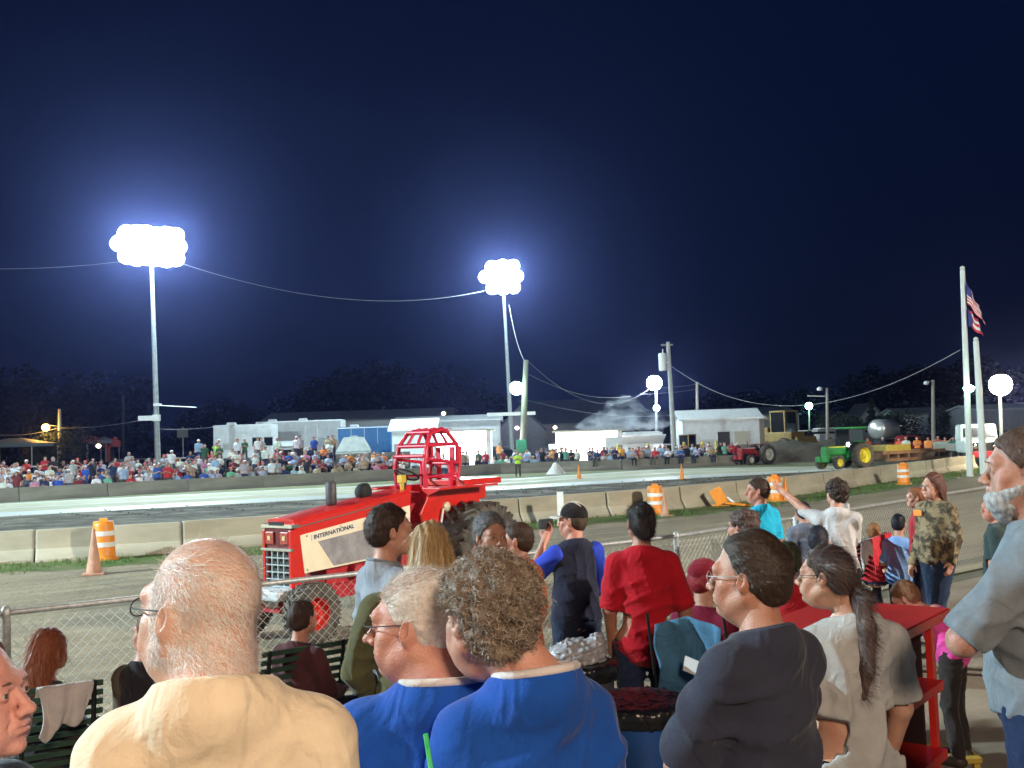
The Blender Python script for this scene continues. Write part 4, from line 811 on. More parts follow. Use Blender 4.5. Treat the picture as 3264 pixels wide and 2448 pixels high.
for k, u, y, yw, c, lb in [
 ('suv', 38, 92, 80, cw, 'white wagon with dark windows behind the leftmost part of the crowd'), ('pickup', 6, 104, 60, cdk, 'black pickup at the left edge under the grey tent'),
 ('suv', 66, 101, 70, cdk, 'black wagon right of the white wagon'), ('sedan', 82, 97, 100, cgr, 'grey sedan with a bright bonnet glint left of the tall stadium pole'),
 ('suv', 98, 108, 75, cdk, 'dark tall car left of the tall stadium pole, back row'), ('pickup', 118, 98, 85, csl, 'silver pickup just left of the tall stadium pole'), ('van', 137, 110, 80, cgr, 'grey van left of the tall stadium pole, back row'),
 ('van', 180, 104, 95, cw, 'white van roof right of the tall stadium pole'), ('pickup', 172, 96, 80, cdk, 'black pickup just right of the tall stadium pole'), ('suv', 196, 99, 110, cdk, 'black wagon left of the white box trailer'),
 ('sedan', 208, 108, 90, cdk, 'dark sedan against the white box trailer'), ('pickup', 335, 96, 100, cdk, 'black pickup between the box truck and water tank'),
 ('suv', 500, 100, 60, cdk, 'dark wagon right of the glowing open stand'), ('van', 498, 112, 80, cgr, 'grey van behind the second stadium pole base'), ('pickup', 545, 106, 80, cdk, 'black pickup left of the lettered stand'),
 ('suv', 655, 103, 75, cw, 'white wagon right of the awning trailer, upper one'), ('pickup', 662, 95, 110, cw, 'white pickup under the glaring street lamp'), ('sedan', 681, 104, 90, cgr, 'grey sedan behind the transformer pole'),
 ('sedan', 772, 112, 90, cw, 'white sedan right of the white portable building'), ('suv', 800, 116, 90, cw, 'white wagon behind the yellow grader'), ('pickup', 822, 113, 80, cdk, 'dark pickup behind the green tractor'), ('suv', 846, 118, 90, csl, 'silver wagon behind the green tractor cab'),
 ('van', 870, 122, 85, cdk, 'black van under the conifer'), ('pickup', 915, 112, 80, cdk, 'dark pickup right of the silver tank'), ('suv', 940, 108, 90, cdk, 'dark wagon behind the orange shirts at right'), ('pickup', 905, 100, 100, crd, 'dull red pickup above the weight sled'), ('sedan', 748, 118, 90, csl, 'silver sedan against the portable building'), ('van', 1012, 96, 85, cdk, 'dark van at the right edge')]:
    car(k, u, y, R(yw), c, lb)
# lights on a row of stalls right of the white building (white string of lit awnings)
for i, (u, y, w_, c, lb) in enumerate([(788, 117, 2.2, (1, .8, .9), 'small stall glowing pink and white right of the portable building'), (803, 118, 1.7, (1, .85, .65), 'small stall glowing pale orange beside the pink one')]):
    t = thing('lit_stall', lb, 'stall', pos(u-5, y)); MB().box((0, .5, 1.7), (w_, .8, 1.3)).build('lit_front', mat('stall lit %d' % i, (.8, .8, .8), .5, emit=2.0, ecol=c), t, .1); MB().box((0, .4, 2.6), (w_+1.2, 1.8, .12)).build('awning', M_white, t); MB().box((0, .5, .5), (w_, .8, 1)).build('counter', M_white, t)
t = thing('horse_trailer', 'long low pale trailer roof line above the green tractor', 'trailer', pos(858, 112)); MB().box((0, 1, 2.6), (9, 2.2, .35)).box((0, 1, 1.5), (8.6, 2.1, 1.4)).build('body', M_grey, t, .08); MB().box((0, 0, 2.8), (9.1, 2.4, .1)).build('roof', M_sidw, t); m = MB(); wheelset(m, [-1, 1], 0, .4); m.build('wheels', M_black, t)
t = thing('tank_trailer', 'shiny silver round tank behind the weight sled', 'tank', pos(888, 106)); MB().lathe([(0, -2.2), (.8, -2.15), (1.05, -1.9), (1.05, 1.9), (.8, 2.15), (0, 2.2)], 24, Matrix.Translation((0, 1, 2.5)) @ Matrix.Rotation(R(50), 4, 'Z'), axis='X').build('tank_shell', mat('silver tank', (.62, .64, .62), .3, .6), t); MB().box((0, 1, 1.2), (3.5, 1.0, .4), rz=R(50)).build('frame', M_darkm, t); m = MB(); wheelset(m, [-.8, .8], .6, .5); m.build('wheels', M_black, t)
# white farm truck at the right with a red front
b = on(990, 470, TZ); tk = thing('old_truck', 'old white cab truck with a red bumper and round lamps, right of the flagpoles', 'truck', pos(979, b.y+6), R(-12)); tk.scale = (.92,)*3
MB().box((0, .8, 2.35), (2.5, 1.8, 1.15), tx=.92).box((0, 0, 1.4), (2.5, 3.0, .9)).build('cab', mat('mint white', (.6, .7, .66), .4, noise=.1), tk, .15)
ws = MB().box((-.55, -.16, 2.35), (.95, .06, .62), rx=-.1).box((.55, -.16, 2.35), (.95, .06, .62), rx=-.1).build('windscreen', M_glass, tk); MB().box((0, -1.55, 1.35), (1.5, .15, .6)).build('grille', M_darkm, tk, .03)
for s in (-1, 1): MB().lathe([(0, -.05), (.16, -.03), (.2, .06)], 14, Matrix.Translation((s*.62, -1.66, 1.4)) @ Matrix.Rotation(R(90), 4, 'Z'), axis='X').build('headlight', M_chrome, tk)
MB().box((0, -1.7, .85), (2.4, .25, .42)).build('bumper', M_redd, tk, .04); MB().box((0, 3.2, 1.3), (2.5, 3.4, .5)).build('flat_bed', M_wood, tk); MB().box((0, 1.5, .75), (1.0, 5, .3)).build('chassis', M_darkm, tk)
for sx in (-1, 1):
    for sy in (-.8, 3.4): tractor_wheel(.5, .3, .28, 12, M_grey, tk, (sx*1.05, sy, .5), M_tyre, face=sx)
# ================================================================== DRUMS, CONES, SIGNS ON THE TRACK
M_or = mat('drum orange', (.85, .27, .02), .45, noise=.12, ns=4); M_rw = mat('reflective white', (.75, .75, .72), .35)
def drum(base, label, h=1.0, r=.27, yaw=0, tip=0):
    t = thing('traffic_drum', label, 'traffic drum', base, yaw, 'orange and white drums along the near wall'); s = h
    bz = [0, .22, .38, .54, .70, .98]; rad = lambda z: r*(1-.16*z)
    MB().lathe([(r*1.25, 0), (r*1.25, .05*s), (r*1.02, .07*s)]+[(rad(z/1)*(1 if i % 2 else .985), z*s) for i, z in enumerate([.08, .2, .22, .36, .38, .52, .54, .68, .7, .84, .86, .98])]+[(0, .98*s)], 24).box((0, 0, 1.02*s), (.2, .05, .08)).build('drum_body', M_or, t)
    for z0 in (.34, .62): MB().lathe([(rad(z0)+.004, z0*s), (rad(z0+.12)+.004, (z0+.12)*s)], 24).build('white_band', M_rw, t)
    return t
for u, v, lb, h in [(107, 559, 'orange and white drum beside the tall pale cone, in front of the near wall', 1.0), (655, 513.5, 'orange and white drum with a narrow cone, above the red shirt woman', .98), (774, 501, 'orange and white drum right of the man in cyan', .98), (902, 484.5, 'orange and white drum farthest along the near wall', .98)]:
    b = on(u, v, TZ); b.y -= .2; drum(b, lb, h*.98, .29)
# a knocked over barricade
b = on(729, 507, TZ); t = thing('barricade', 'orange barricade toppled against the near wall foot', 'barricade', b, R(-20)); MB().box((-.35, 0, .38), (.45, .06, .62), ry=-.5).box((.25, -.1, .12), (.7, .4, .08), ry=.12).build('board', M_or, t, .03); MB().box((.15, -.06, .2), (.5, .06, .06), ry=.7).build('white_stripe', M_rw, t); MB().tube([(-.6, 0, .05), (.8, 0, .05)], .03, 6).build('leg', M_or, t)
def cone(base, h, label, m=None, sc=1):
    t = thing('traffic_cone', label, 'traffic cone', base, .3, 'traffic cones'); r = h*.165
    MB().box((0, 0, .02), (r*2.7, r*2.7, .04)).build('cone_base', m or M_or, t, .01); MB().lathe([(r, .04), (r*.62, h*.45), (r*.35, h*.75), (r*.2, h*.97), (0, h)], 20).build('cone_body', m or M_or, t); return t
M_palec = mat('faded cone', (.55, .3, .2), .7, noise=.3, ns=5)
cone(on(94, 574.5, TZ), 1.02, 'tall faded cone in front of the leftmost drum', M_palec); cone(on(665, 516, TZ), .85, 'narrow faded cone beside the drum above the red shirt', M_palec)
for u, v, lb in [(579, 478.5, 'small orange cone on the far edge of the pulling lane'), (682, 479, 'small orange cone at the right end of the lime strip'), (1001, 473, 'orange cone in front of the old white truck'), (786, 501, 'faded cone just right of the third drum')]: cone(on(u, v, TZ), 1.0 if u > 900 else .9, lb)
b = on(211, 489.5, TZ); t = thing('distance_sign', 'small white tilted distance sign on the far grass', 'sign', b, .2); MB().box((.15, 0, 1.2), (.75, .05, .6), ry=.25).build('board', M_rw, t, .01); MB().tube([(-.2, 0, 0), (.05, 0, 1.2)], .03, 6).tube([(.2, 0, 0), (.25, 0, 1.2)], .03, 6).build('leg', M_rw, t)
b = on(556, 474, TZ); t = thing('marker_cone', 'squat white marker cone at the foot of the far wall', 'marker', b); MB().lathe([(.75, 0), (.7, .06), (.3, .6), (.2, .8), (.0, .85)], 16).build('marker_body', M_rw, t)
o = MB().box((0, 0, .12), (.09, .09, 1.2)).build('wall_stake', M_rw); o.location = on(474, 524, TZ)+Vector((.1, .5, .75)); tag(o, 'short white stake on the near wall behind the striped cap man', 'stake')
o = MB().box((0, 0, .5), (.2, .1, 1.0)).build('wall_stake', M_rw); q_ = on(562, 526, TZ); o.location = q_+Vector((0, .6, .0)); o['label'] = 'pale post left of the striped cap, against the near wall'; o['category'] = 'stake'
# ================================================================== IMPLICIT SURFACES FOR PEOPLE
def vnorm(a): return np.sqrt((a*a).sum(-1))
def smin(a, b, k):
    if k <= 0: return np.minimum(a, b)
    h = np.clip(.5+.5*(b-a)/k, 0, 1); return b*(1-h)+a*h-k*h*(1-h)
class SDF:
    def __init__(s): s.ops = []; s.M = None; s.lo = np.full(3, 1e9); s.hi = -s.lo
    def _b(s, pts, r):
        for p in pts:
            p = np.array(p, float)
            if s.M is not None: p = s.M[0] @ p + s.M[1]
            s.lo = np.minimum(s.lo, p-r-.03); s.hi = np.maximum(s.hi, p+r+.03)
    def _f(s, fn):
        M = s.M
        if M is None: return fn
        Ri, t = M[0].T.copy(), M[1].copy()
        return lambda P: fn((P-t) @ Ri.T)
    def cone(s, a, b, ra, rb=None, k=.02, op='u'):
        rb = ra if rb is None else rb; A = np.array(a, float); Bv = np.array(b, float)-A; L = max(1e-9, Bv @ Bv)
        def fn(P):
            q = P-A; t = np.clip(q @ Bv/L, 0, 1); return vnorm(q-t[:, None]*Bv)-(ra+(rb-ra)*t)
        if op == 'u': s._b([a, b], max(ra, rb))
        s.ops.append((op, s._f(fn), k)); return s
    def ell(s, c, r, k=.02, op='u', rx=0, ry=0, rz=0):
        C = np.array(c, float); r = np.array(r, float)
        Rm = np.array(Matrix.Rotation(rz, 3, 'Z') @ Matrix.Rotation(ry, 3, 'Y') @ Matrix.Rotation(rx, 3, 'X'))
        def fn(P):
            q = (P-C) @ Rm; k0 = vnorm(q/r); k1 = vnorm(q/(r*r)); return k0*(k0-1)/np.maximum(k1, 1e-9)
        if op == 'u': s._b([c], r.max())
        s.ops.append((op, s._f(fn), k)); return s
    def plane(s, c, n, k=0, op='i'):    # keep the side where (P-c).n < 0
        C = np.array(c, float); n = np.array(n, float); n /= np.linalg.norm(n)
        s.ops.append((op, s._f(lambda P: (P-C) @ n), k)); return s
    def noise(s, fn): s.ops.append(('n', fn if s.M is None else s._f(fn), 0)); return s
    def __call__(s, P):
        d = np.full(len(P), 1e3)
        for op, fn, k in s.ops:
            if op == 'n': d = d-fn(P); continue
            e = fn(P)
            if op == 'u': d = smin(d, e, k)
            elif op == 's': d = -smin(-d, e, k)
            elif op == 'i': d = -smin(-d, -e, k)
        return d
def snet(f, h, lo=None, hi=None):
    lo = (f.lo if lo is None else np.array(lo))-2*h; hi = (f.hi if hi is None else np.array(hi))+2*h
    c = 4; n = (np.ceil((hi-lo)/(h*c)).astype(int)+1); N_ = n*c
    ax = [lo[i]+h*(np.arange(n[i])*c+(c-1)/2) for i in range(3)]
    G = np.stack(np.meshgrid(*ax, indexing='ij'), -1).reshape(-1, 3); D = f(G)
    act = np.abs(D) < h*c*2.2+.012
    full = np.repeat(np.repeat(np.repeat(D.reshape(n), c, 0), c, 1), c, 2).astype(np.float32)
    idx = np.argwhere(act.reshape(n)); off = np.stack(np.meshgrid(*[np.arange(c)]*3, indexing='ij'), -1).reshape(-1, 3)
    fi = (idx[:, None, :]*c+off[None]).reshape(-1, 3)
    for s0 in range(0, len(fi), 400000):
        q = fi[s0:s0+400000]; full[q[:, 0], q[:, 1], q[:, 2]] = f(lo+h*q)
    neg = full < 0; S_ = [slice(0, -1), slice(1, None)]
    cnt = np.zeros(np.array(full.shape)-1, np.int8)
    for i in (0, 1):
        for j in (0, 1):
            for k in (0, 1): cnt += neg[S_[i], S_[j], S_[k]]
    cell = np.argwhere((cnt > 0) & (cnt < 8)); vid = np.full(cnt.shape, -1, np.int64); vid[tuple(cell.T)] = np.arange(len(cell))
    acc = np.zeros((len(cell), 3)); num = np.zeros(len(cell)); cor = [(i, j, k) for i in (0, 1) for j in (0, 1) for k in (0, 1)]
    val = {q: full[cell[:, 0]+q[0], cell[:, 1]+q[1], cell[:, 2]+q[2]].astype(float) for q in cor}
    for a in cor:
        for d in range(3):
            if a[d] == 0:
                b = list(a); b[d] = 1; b = tuple(b); va, vb = val[a], val[b]; m = (va < 0) != (vb < 0)
                t = np.where(m, va/np.where(m, va-vb, 1), 0); p = np.array(a, float)[None]+t[:, None]*(np.array(b)-np.array(a))[None]
                acc += p*m[:, None]; num += m
    V = lo+h*(cell+acc/num[:, None]); faces = []
    for d in range(3):
        e1, e2 = [(1, 2), (2, 0), (0, 1)][d]; sl0 = [slice(None)]*3; sl1 = [slice(None)]*3; sl0[d] = slice(0, -1); sl1[d] = slice(1, None)
        A = neg[tuple(sl0)]; Bq = neg[tuple(sl1)]; ed = np.argwhere(A != Bq)
        ok = (ed[:, e1] > 0) & (ed[:, e2] > 0) & (ed[:, e1] < vid.shape[e1]) & (ed[:, e2] < vid.shape[e2]); ed = ed[ok]
        def g(o1, o2): q = ed.copy(); q[:, e1] -= o1; q[:, e2] -= o2; return vid[q[:, 0], q[:, 1], q[:, 2]]
        Q = np.stack([g(1, 1), g(0, 1), g(0, 0), g(1, 0)], 1); fl = ~A[tuple(ed.T)]; Q[fl] = Q[fl][:, ::-1]; faces.append(Q)
    Fq = np.concatenate(faces); Fq = Fq[(Fq >= 0).all(1)]
    return V, Fq
def npmesh(name, parts, mats, parent=None, mi=None):
    """parts: list of (V, F); joined in one mesh"""
    off = 0; VV = []; FF = []; MI = []
    for i, (V, Fq) in enumerate(parts):
        VV.append(V); FF.append(Fq+off); MI.append(np.full(len(Fq), 0 if mi is None else mi[i])); off += len(V)
    V = np.concatenate(VV); Fq = np.concatenate(FF); me = bpy.data.meshes.new(name)
    me.vertices.add(len(V)); me.vertices.foreach_set('co', V.astype(np.float32).ravel())
    me.loops.add(Fq.size); me.loops.foreach_set('vertex_index', Fq.astype(np.int32).ravel())
    me.polygons.add(len(Fq)); me.polygons.foreach_set('loop_start', np.arange(len(Fq), dtype=np.int32)*Fq.shape[1])
    me.polygons.foreach_set('use_smooth', np.ones(len(Fq), bool)); me.polygons.foreach_set('material_index', np.concatenate(MI).astype(np.int32))
    me.update(calc_edges=True); me.validate()
    for m in (mats if isinstance(mats, (list, tuple)) else [mats]): me.materials.append(m)
    o = link(bpy.data.objects.new(name, me)); o.parent = parent; return o
def n3(P, f, seed, warp=.6):
    """cheap smooth noise in -1..1"""
    r = np.random.RandomState(seed); o = 0
    Q = P*f
    for i in range(4):
        k = r.normal(size=3); k /= np.linalg.norm(k); k2 = r.normal(size=3)
        o = o+np.sin((Q @ k)*(1+.55*i)+warp*np.sin(Q @ k2+r.rand()*6)+r.rand()*6)/(1+.4*i)
    return o/2.4
def folds(amp, seed, kx=26, kz=9, tilt=.5):
    """cloth folds: sharp creases fanning down the body, warped, with calm areas between"""
    def fn(P):
        w = n3(P, 6, seed+1, 1.2); a = np.sin(P[:, 0]*kx+P[:, 2]*kz*tilt+P[:, 1]*kx*.6+3.0*w)
        b = np.sin(P[:, 0]*kx*.5-P[:, 2]*kz*3.2+P[:, 1]*14+3.2*n3(P, 5, seed+2, 1.2))
        r1 = np.exp(-(a/.5)**2); r2 = np.exp(-(b/.5)**2); m = np.clip(.5+.9*n3(P, 5, seed+3), 0, 1)
        return amp*(r1*m*1.7+r2*(1-m)*1.5-.5+.4*n3(P, 15, seed+4, 1))
    return fn
def rotm(rz=0, rx=0, ry=0): return np.array(Matrix.Rotation(rz, 3, 'Z') @ Matrix.Rotation(rx, 3, 'X') @ Matrix.Rotation(ry, 3, 'Y'))
# ------------------------------------------------------------------ head
def head_ops(f, o):
    """a head in head space: +Y is the face, origin between the ears"""
    w = o.get('hw', 1.0); fat = o.get('fat', 0); fine = o.get('fine', False); fe = o.get('female', False)
    f.ell((0, -.018, .035), (.074*w, .096, .088), 0)
    f.ell((0, .028, -.025), ((.06+.004*fat)*w, .06, .085), .03)
    f.ell((0, .035, -.07), ((.047+.01*fat)*w, .046, .038), .025)
    f.ell((0, .078, -.096), (.019, .017, .016), .022)
    for s in (-1, 1):
        f.ell((s*.04*w, .058, -.022), (.024, .022, .022), .02)
        f.cone((s*.058*w, -.002, -.05), (s*.038*w, .05, -.086), .017+.006*fat, .015, .03)
        f.ell((s*.036, .07, -.055), (.02+.006*fat, .016, .026), .02)
    f.cone((-.036, .077, .026), (.036, .077, .026), .0125 if fe else .015, None, .02)
    for s in (-1, 1): f.ell((s*.032, .101, .004), (.019, .018, .0145), .012, 's')
    f.cone((0, .086, .012), (0, .108+o.get('nose', 0)*.6, -.026), .0075, .0115, .012)
    f.ell((0, .111+o.get('nose', 0), -.031), (.0125, .0125, .0105), .008)
    for s in (-1, 1): f.ell((s*.0135, .1, -.035), (.0085, .011, .0085), .007)
    f.ell((0, .083, -.060), (.028, .017, .020), .014)
    if fine:
        f.cone((-.019, .094, -.0565), (.019, .094, -.0565), .005, .005, .006); f.ell((0, .0985, -.0565), (.011, .006, .0045), .005)
        f.ell((0, .095, -.069), (.018, .008, .006), .006)
        f.cone((-.024, .098, -.0625), (.024, .098, -.0625), .0016, .0016, .004, 's')
        f.ell((0, .1, -.0795), (.017, .008, .0045), .008, 's')
        for s in (-1, 1):
            f.ell((s*.0065, .109+o.get('nose', 0), -.0415), (.0038, .0055, .003), .003, 's')
            f.ell((s*.0315, .079, .0045), (.0155, .0155, .0135), .004); f.ell((s*.0315, .096, .0035), (.0135, .011, .0042), .002, 's')
            f.cone((s*.015, .091, .019), (s*.044, .082, .02), .004, .003, .01)
            f.cone((s*.022, .096, -.038), (s*.033, .084, -.06), .0010, .0008, .008, 's')
    for s in (-1, 1):
        f.ell((s*.0775*w, -.008, -.004), (.009, .019, .032), .008, rz=s*R(-22), rx=R(12))
        if fine:
            f.ell((s*.088*w, -.002, .001), (.007, .011, .020), .003, 's', rz=s*R(-22), rx=R(12)); f.ell((s*.0805*w, .008, -.008), (.004, .005, .008), .003)
    r0 = .052+.007*fat+(-.008 if fe else 0); nk = np.array(o.get('nk', (0, -.04, -.19)), float)
    f.cone((0, -.022, -.05), tuple(nk), r0, r0+.004, .035)
    if fat > 0: f.ell((0, .02, -.105), (.04+.01*fat, .045, .028+.01*fat), .03)
    if fat > .8:
        f.cone((0, -.035, -.04), tuple(nk+[0, -.012, 0]), .060, .066, .03); f.cone((-.03, -.076, -.062), (.03, -.076, -.062), .0125, .0125, .02)
HAIR = {}
def hair_ops(f, st, o):
    w = o.get('hw', 1.0); sd = o.get('seed', 1)
    if st in ('short', 'crew', 'cap_hair', 'fringe'):
        g = dict(short=.007, crew=.003, cap_hair=.005, fringe=.003)[st]
        f.ell((0, -.02, .036), ((.075+g)*w, .098+g, .09+g), 0); f.ell((0, -.045, -.01), ((.07+g)*w, .066+g, .075), .03)
        f.plane((0, .052-o.get('rec', 0), .055), (0, 1, -.75)); f.plane((0, -.005-o.get('rec', 0)*.5, -.03), (0, .85, -.9) if st != 'fringe' else (0, .95, -.6))
        f.plane((0, 0, -.075), (0, 0, -1))
        for s in (-1, 1): f.ell((s*.085, .0, -.015), (.02, .026, .036), .004, 's')
        if st == 'fringe': f.ell((0, .03, .115), (.066, .115, .085), .01, 's')
        f.noise(lambda P: .0016*n3(P, 160, sd)+.002*n3(P, 60, sd+1) if st != 'short' else .003*n3(P, 90, sd)+.005*n3(P, 35, sd+1))
    elif st == 'curly':
        f.ell((0, -.025, .048), (.095, .110, .092), 0); f.ell((0, -.05, -.015), (.084, .072, .075), .03)
        f.plane((0, .075, .05), (0, 1, -.55), .01); f.plane((0, .0, -.02), (0, .9, -.75), .02); f.plane((0, 0, -.085), (0, 0, -1), .02)
        for s in (-1, 1): f.ell((s*.09, .005, -.02), (.025, .03, .04), .01, 's')
        f.noise(lambda P: .013*n3(P, 46, sd, 1.5)+.008*(1-np.abs(n3(P, 90, sd+2, 1.8)))+.004*n3(P, 190, sd+5))
    elif st == 'long':
        L = o.get('hlen', .3)
        f.ell((0, -.018, .045), (.084, .104, .093), 0); f.ell((0, -.055, -.03), (.085, .07, .10), .03)
        f.cone((0, -.07, -.05), (0, -.085, -.05-L*.8), .078, .07, .04); f.ell((.02, -.075, -.05-L*.75), (.10, .05, L*.42), .03)
        for s in (-1, 1): f.cone((s*.07, -.01, .0), (s*.082, -.005, -.06-L*.7), .024, .02, .03)
        f.plane((0, .06, .06), (0, 1, -.6), .01); f.ell((0, .1, -.03), (.062, .11, .12), .01, 's')
        f.noise(lambda P: .0045*np.sin(P[:, 0]*210+3*n3(P, 12, sd))*np.clip(1-P[:, 2]*3, .3, 1)+.009*n3(P*np.array([1, 1, .35]), 42, sd+1)+.004*n3(P, 90, sd+2))
    elif st in ('bun', 'tail'):
        f.ell((0, -.02, .038), (.08*w, .101, .091), 0); f.ell((0, -.05, -.012), (.072, .065, .07), .03)
        f.plane((0, .055, .055), (0, 1, -.7), .005); f.plane((0, .0, -.03), (0, .85, -.9), .01); f.plane((0, 0, -.075), (0, 0, -1))
        for s in (-1, 1): f.ell((s*.085, .0, -.015), (.02, .026, .036), .004, 's')
        if st == 'bun': f.ell((0, -.1, .085), (.045, .042, .04), .012); f.ell((.012, -.075, -.045), (.05, .05, .05), .02)
        else:
            pts = o.get('tailpts', [(0, -.115, -.01), (.01, -.16, -.06), (.02, -.165, -.2), (.03, -.16, -.36), (.035, -.15, -.5)])
            rr = [.026, .036, .034, .03, .014]
            for i in range(len(pts)-1): f.cone(pts[i], pts[i+1], rr[i], rr[i+1], .015)
        f.noise(lambda P: .003*np.sin(P[:, 1]*120+P[:, 0]*90+2.5*n3(P, 10, sd))+.003*n3(P*np.array([1, 1, .3]), 60, sd+1))
    elif st == 'beard':
        f.ell((0, .052, -.085), (.064, .058, .055), 0); f.ell((0, .03, -.05), (.082, .058, .062), .02); f.cone((0, .06, -.09), (0, .058, -.135), .035, .02, .03)
        f.plane((0, 0, -.030), (0, .35, 1), .01); f.ell((0, .1, -.06), (.022, .012, .007), .006, 's')
        f.noise(lambda P: .004*n3(P, 70, 3)+.003*n3(P, 150, 5))
def skin_mat(name, col, red=None, gl=.45):
    c2 = red or tuple(min(1, c*k) for c, k in zip(col, (.86, .6, .55)))
    return mat('skin_'+name, col, gl, col2=c2, ns=16, detail=8, bump=.0018, bs=230, sss=.08, nrange=(.42, .75), spec=.4)
def hair_mat(name, col, col2=None, st=(1, 1, .15), rough=.6):
    return mat('hair_'+name, col, rough, col2=col2 or tuple(c*.45 for c in col), ns=90, stretch=st, detail=5, bump=.003, bs=110, nrange=(.35, .65), spec=.35)
def strands(name, V, Nn, n, length, width, dirf, m, parent, seed=0, curl=0, seg=5, lift=.3, jit=.25):
    """thin tapering hair ribbons rooted on the given surface points, combed along dirf"""
    r = np.random.RandomState(seed); idx = r.randint(0, len(V), n); p = V[idx]+Nn[idx]*.0008; nn = Nn[idx]
    d = dirf(p); d = d-nn*(d*nn).sum(1)[:, None]; d /= np.maximum(vnorm(d)[:, None], 1e-6); d = d+r.normal(size=d.shape)*jit+nn*lift; d /= vnorm(d)[:, None]
    L = length*(.6+.7*r.rand(n))[:, None]; side = np.cross(d, nn); side /= np.maximum(vnorm(side)[:, None], 1e-6)
    ph = r.rand(n)*6.28; pts = []; q = p.copy()
    for k in range(seg+1):
        t = k/seg; w = width*(1-.85*t)
        pts.append((q-side*w/2, q+side*w/2))
        cvec = 0
        if curl: cvec = (np.cos(ph+t*7)[:, None]*side+np.sin(ph+t*7)[:, None]*nn)*curl
        dd = d-nn*lift*t*1.1+cvec; dd /= vnorm(dd)[:, None]; q = q+dd*L/seg
    V2 = np.stack([x for pr in pts for x in pr], 1).reshape(-1, 3); base = np.arange(n)[:, None]*(2*(seg+1)); fs = []
    for k in range(seg): fs.append(base+np.array([2*k, 2*k+1, 2*k+3, 2*k+2])[None])
    return npmesh(name, [(V2, np.concatenate(fs))], m, parent)
def vnormals(V, Fq):
    n = np.cross(V[Fq[:, 1]]-V[Fq[:, 0]], V[Fq[:, 2]]-V[Fq[:, 0]]); o = np.zeros_like(V)
    for k in range(Fq.shape[1]): np.add.at(o, Fq[:, k], n)
    return o/np.maximum(vnorm(o)[:, None], 1e-12)
# ------------------------------------------------------------------ the figure
STAND = dict(head=(0, .025, 1.625), neck=(0, -.02, 1.49), chest=(0, 0, 1.27), waist=(0, .0, 1.07), pelvis=(0, 0, .93),
    shL=(-.152, -.01, 1.39), shR=(.152, -.01, 1.39), elL=(-.205, -.03, 1.12), elR=(.205, -.03, 1.12), wrL=(-.205, .07, .89), wrR=(.205, .07, .89),
    hpL=(-.09, 0, .90), hpR=(.09, 0, .90), knL=(-.11, .03, .49), knR=(.11, .03, .49), anL=(-.12, -.02, .08), anR=(.12, -.02, .08))
SIT = dict(STAND, head=(0, .03, 1.175), neck=(0, -.02, 1.02), chest=(0, -.01, .83), waist=(0, -.02, .64), pelvis=(0, -.03, .53),
    shL=(-.155, -.02, .925), shR=(.155, -.02, .925), elL=(-.22, .03, .69), elR=(.22, .03, .69), wrL=(-.13, .25, .64), wrR=(.13, .25, .64),
    hpL=(-.09, 0, .53), hpR=(.09, 0, .53), knL=(-.12, .42, .5), knR=(.12, .42, .5), anL=(-.12, .4, .08), anR=(.12, .4, .08))
def hand_ops(f, w, e, side, curl=.5, r=1.0):
    """palm, four unequal bent fingers and a thumb, from the wrist w away from the elbow e"""
    w = np.array(w); d = w-np.array(e); d = d/np.linalg.norm(d); up = np.array([0, 0, 1.0]) if abs(d[2]) < .8 else np.array([0, 1.0, 0])
    s = np.cross(d, up); s /= np.linalg.norm(s); n = np.cross(s, d); inw = -side*s if abs(d[2]) >= .8 else n
    br = np.cross(d, inw); br /= np.linalg.norm(br)
    f.ell(tuple(w+d*.045), (.03*r, .03*r, .03*r), .02); c = w+d*.05
    f.cone(tuple(w), tuple(w+d*.02), .026*r, .028*r, .02)
    for i, (o_, L) in enumerate([(-.027, .062), (-.009, .072), (.009, .068), (.026, .052)]):
        a = c+br*o_+d*.03; b = a+(d*math.cos(curl*.6)+inw*math.sin(curl*.6))*L*.5; g = b+(d*math.cos(curl*1.7)+inw*math.sin(curl*1.7))*L*.5
        f.cone(tuple(c+br*o_*.6), tuple(a), .013, .0105, .008); f.cone(tuple(a), tuple(b), .0102, .009, .003); f.cone(tuple(b), tuple(g), .009, .0075, .003)
    a = w+d*.02-br*.024; b = a+(d*.6-br*.6+inw*.4)*.04; g = b+(d*.85-br*.1+inw*.4)*.035
    f.cone(tuple(a), tuple(b), .014, .0115, .01); f.cone(tuple(b), tuple(g), .0105, .008, .003)
def comb(HRm, v): v = np.array(v, float); v = HRm @ v; return lambda p: np.tile(v, (len(p), 1))
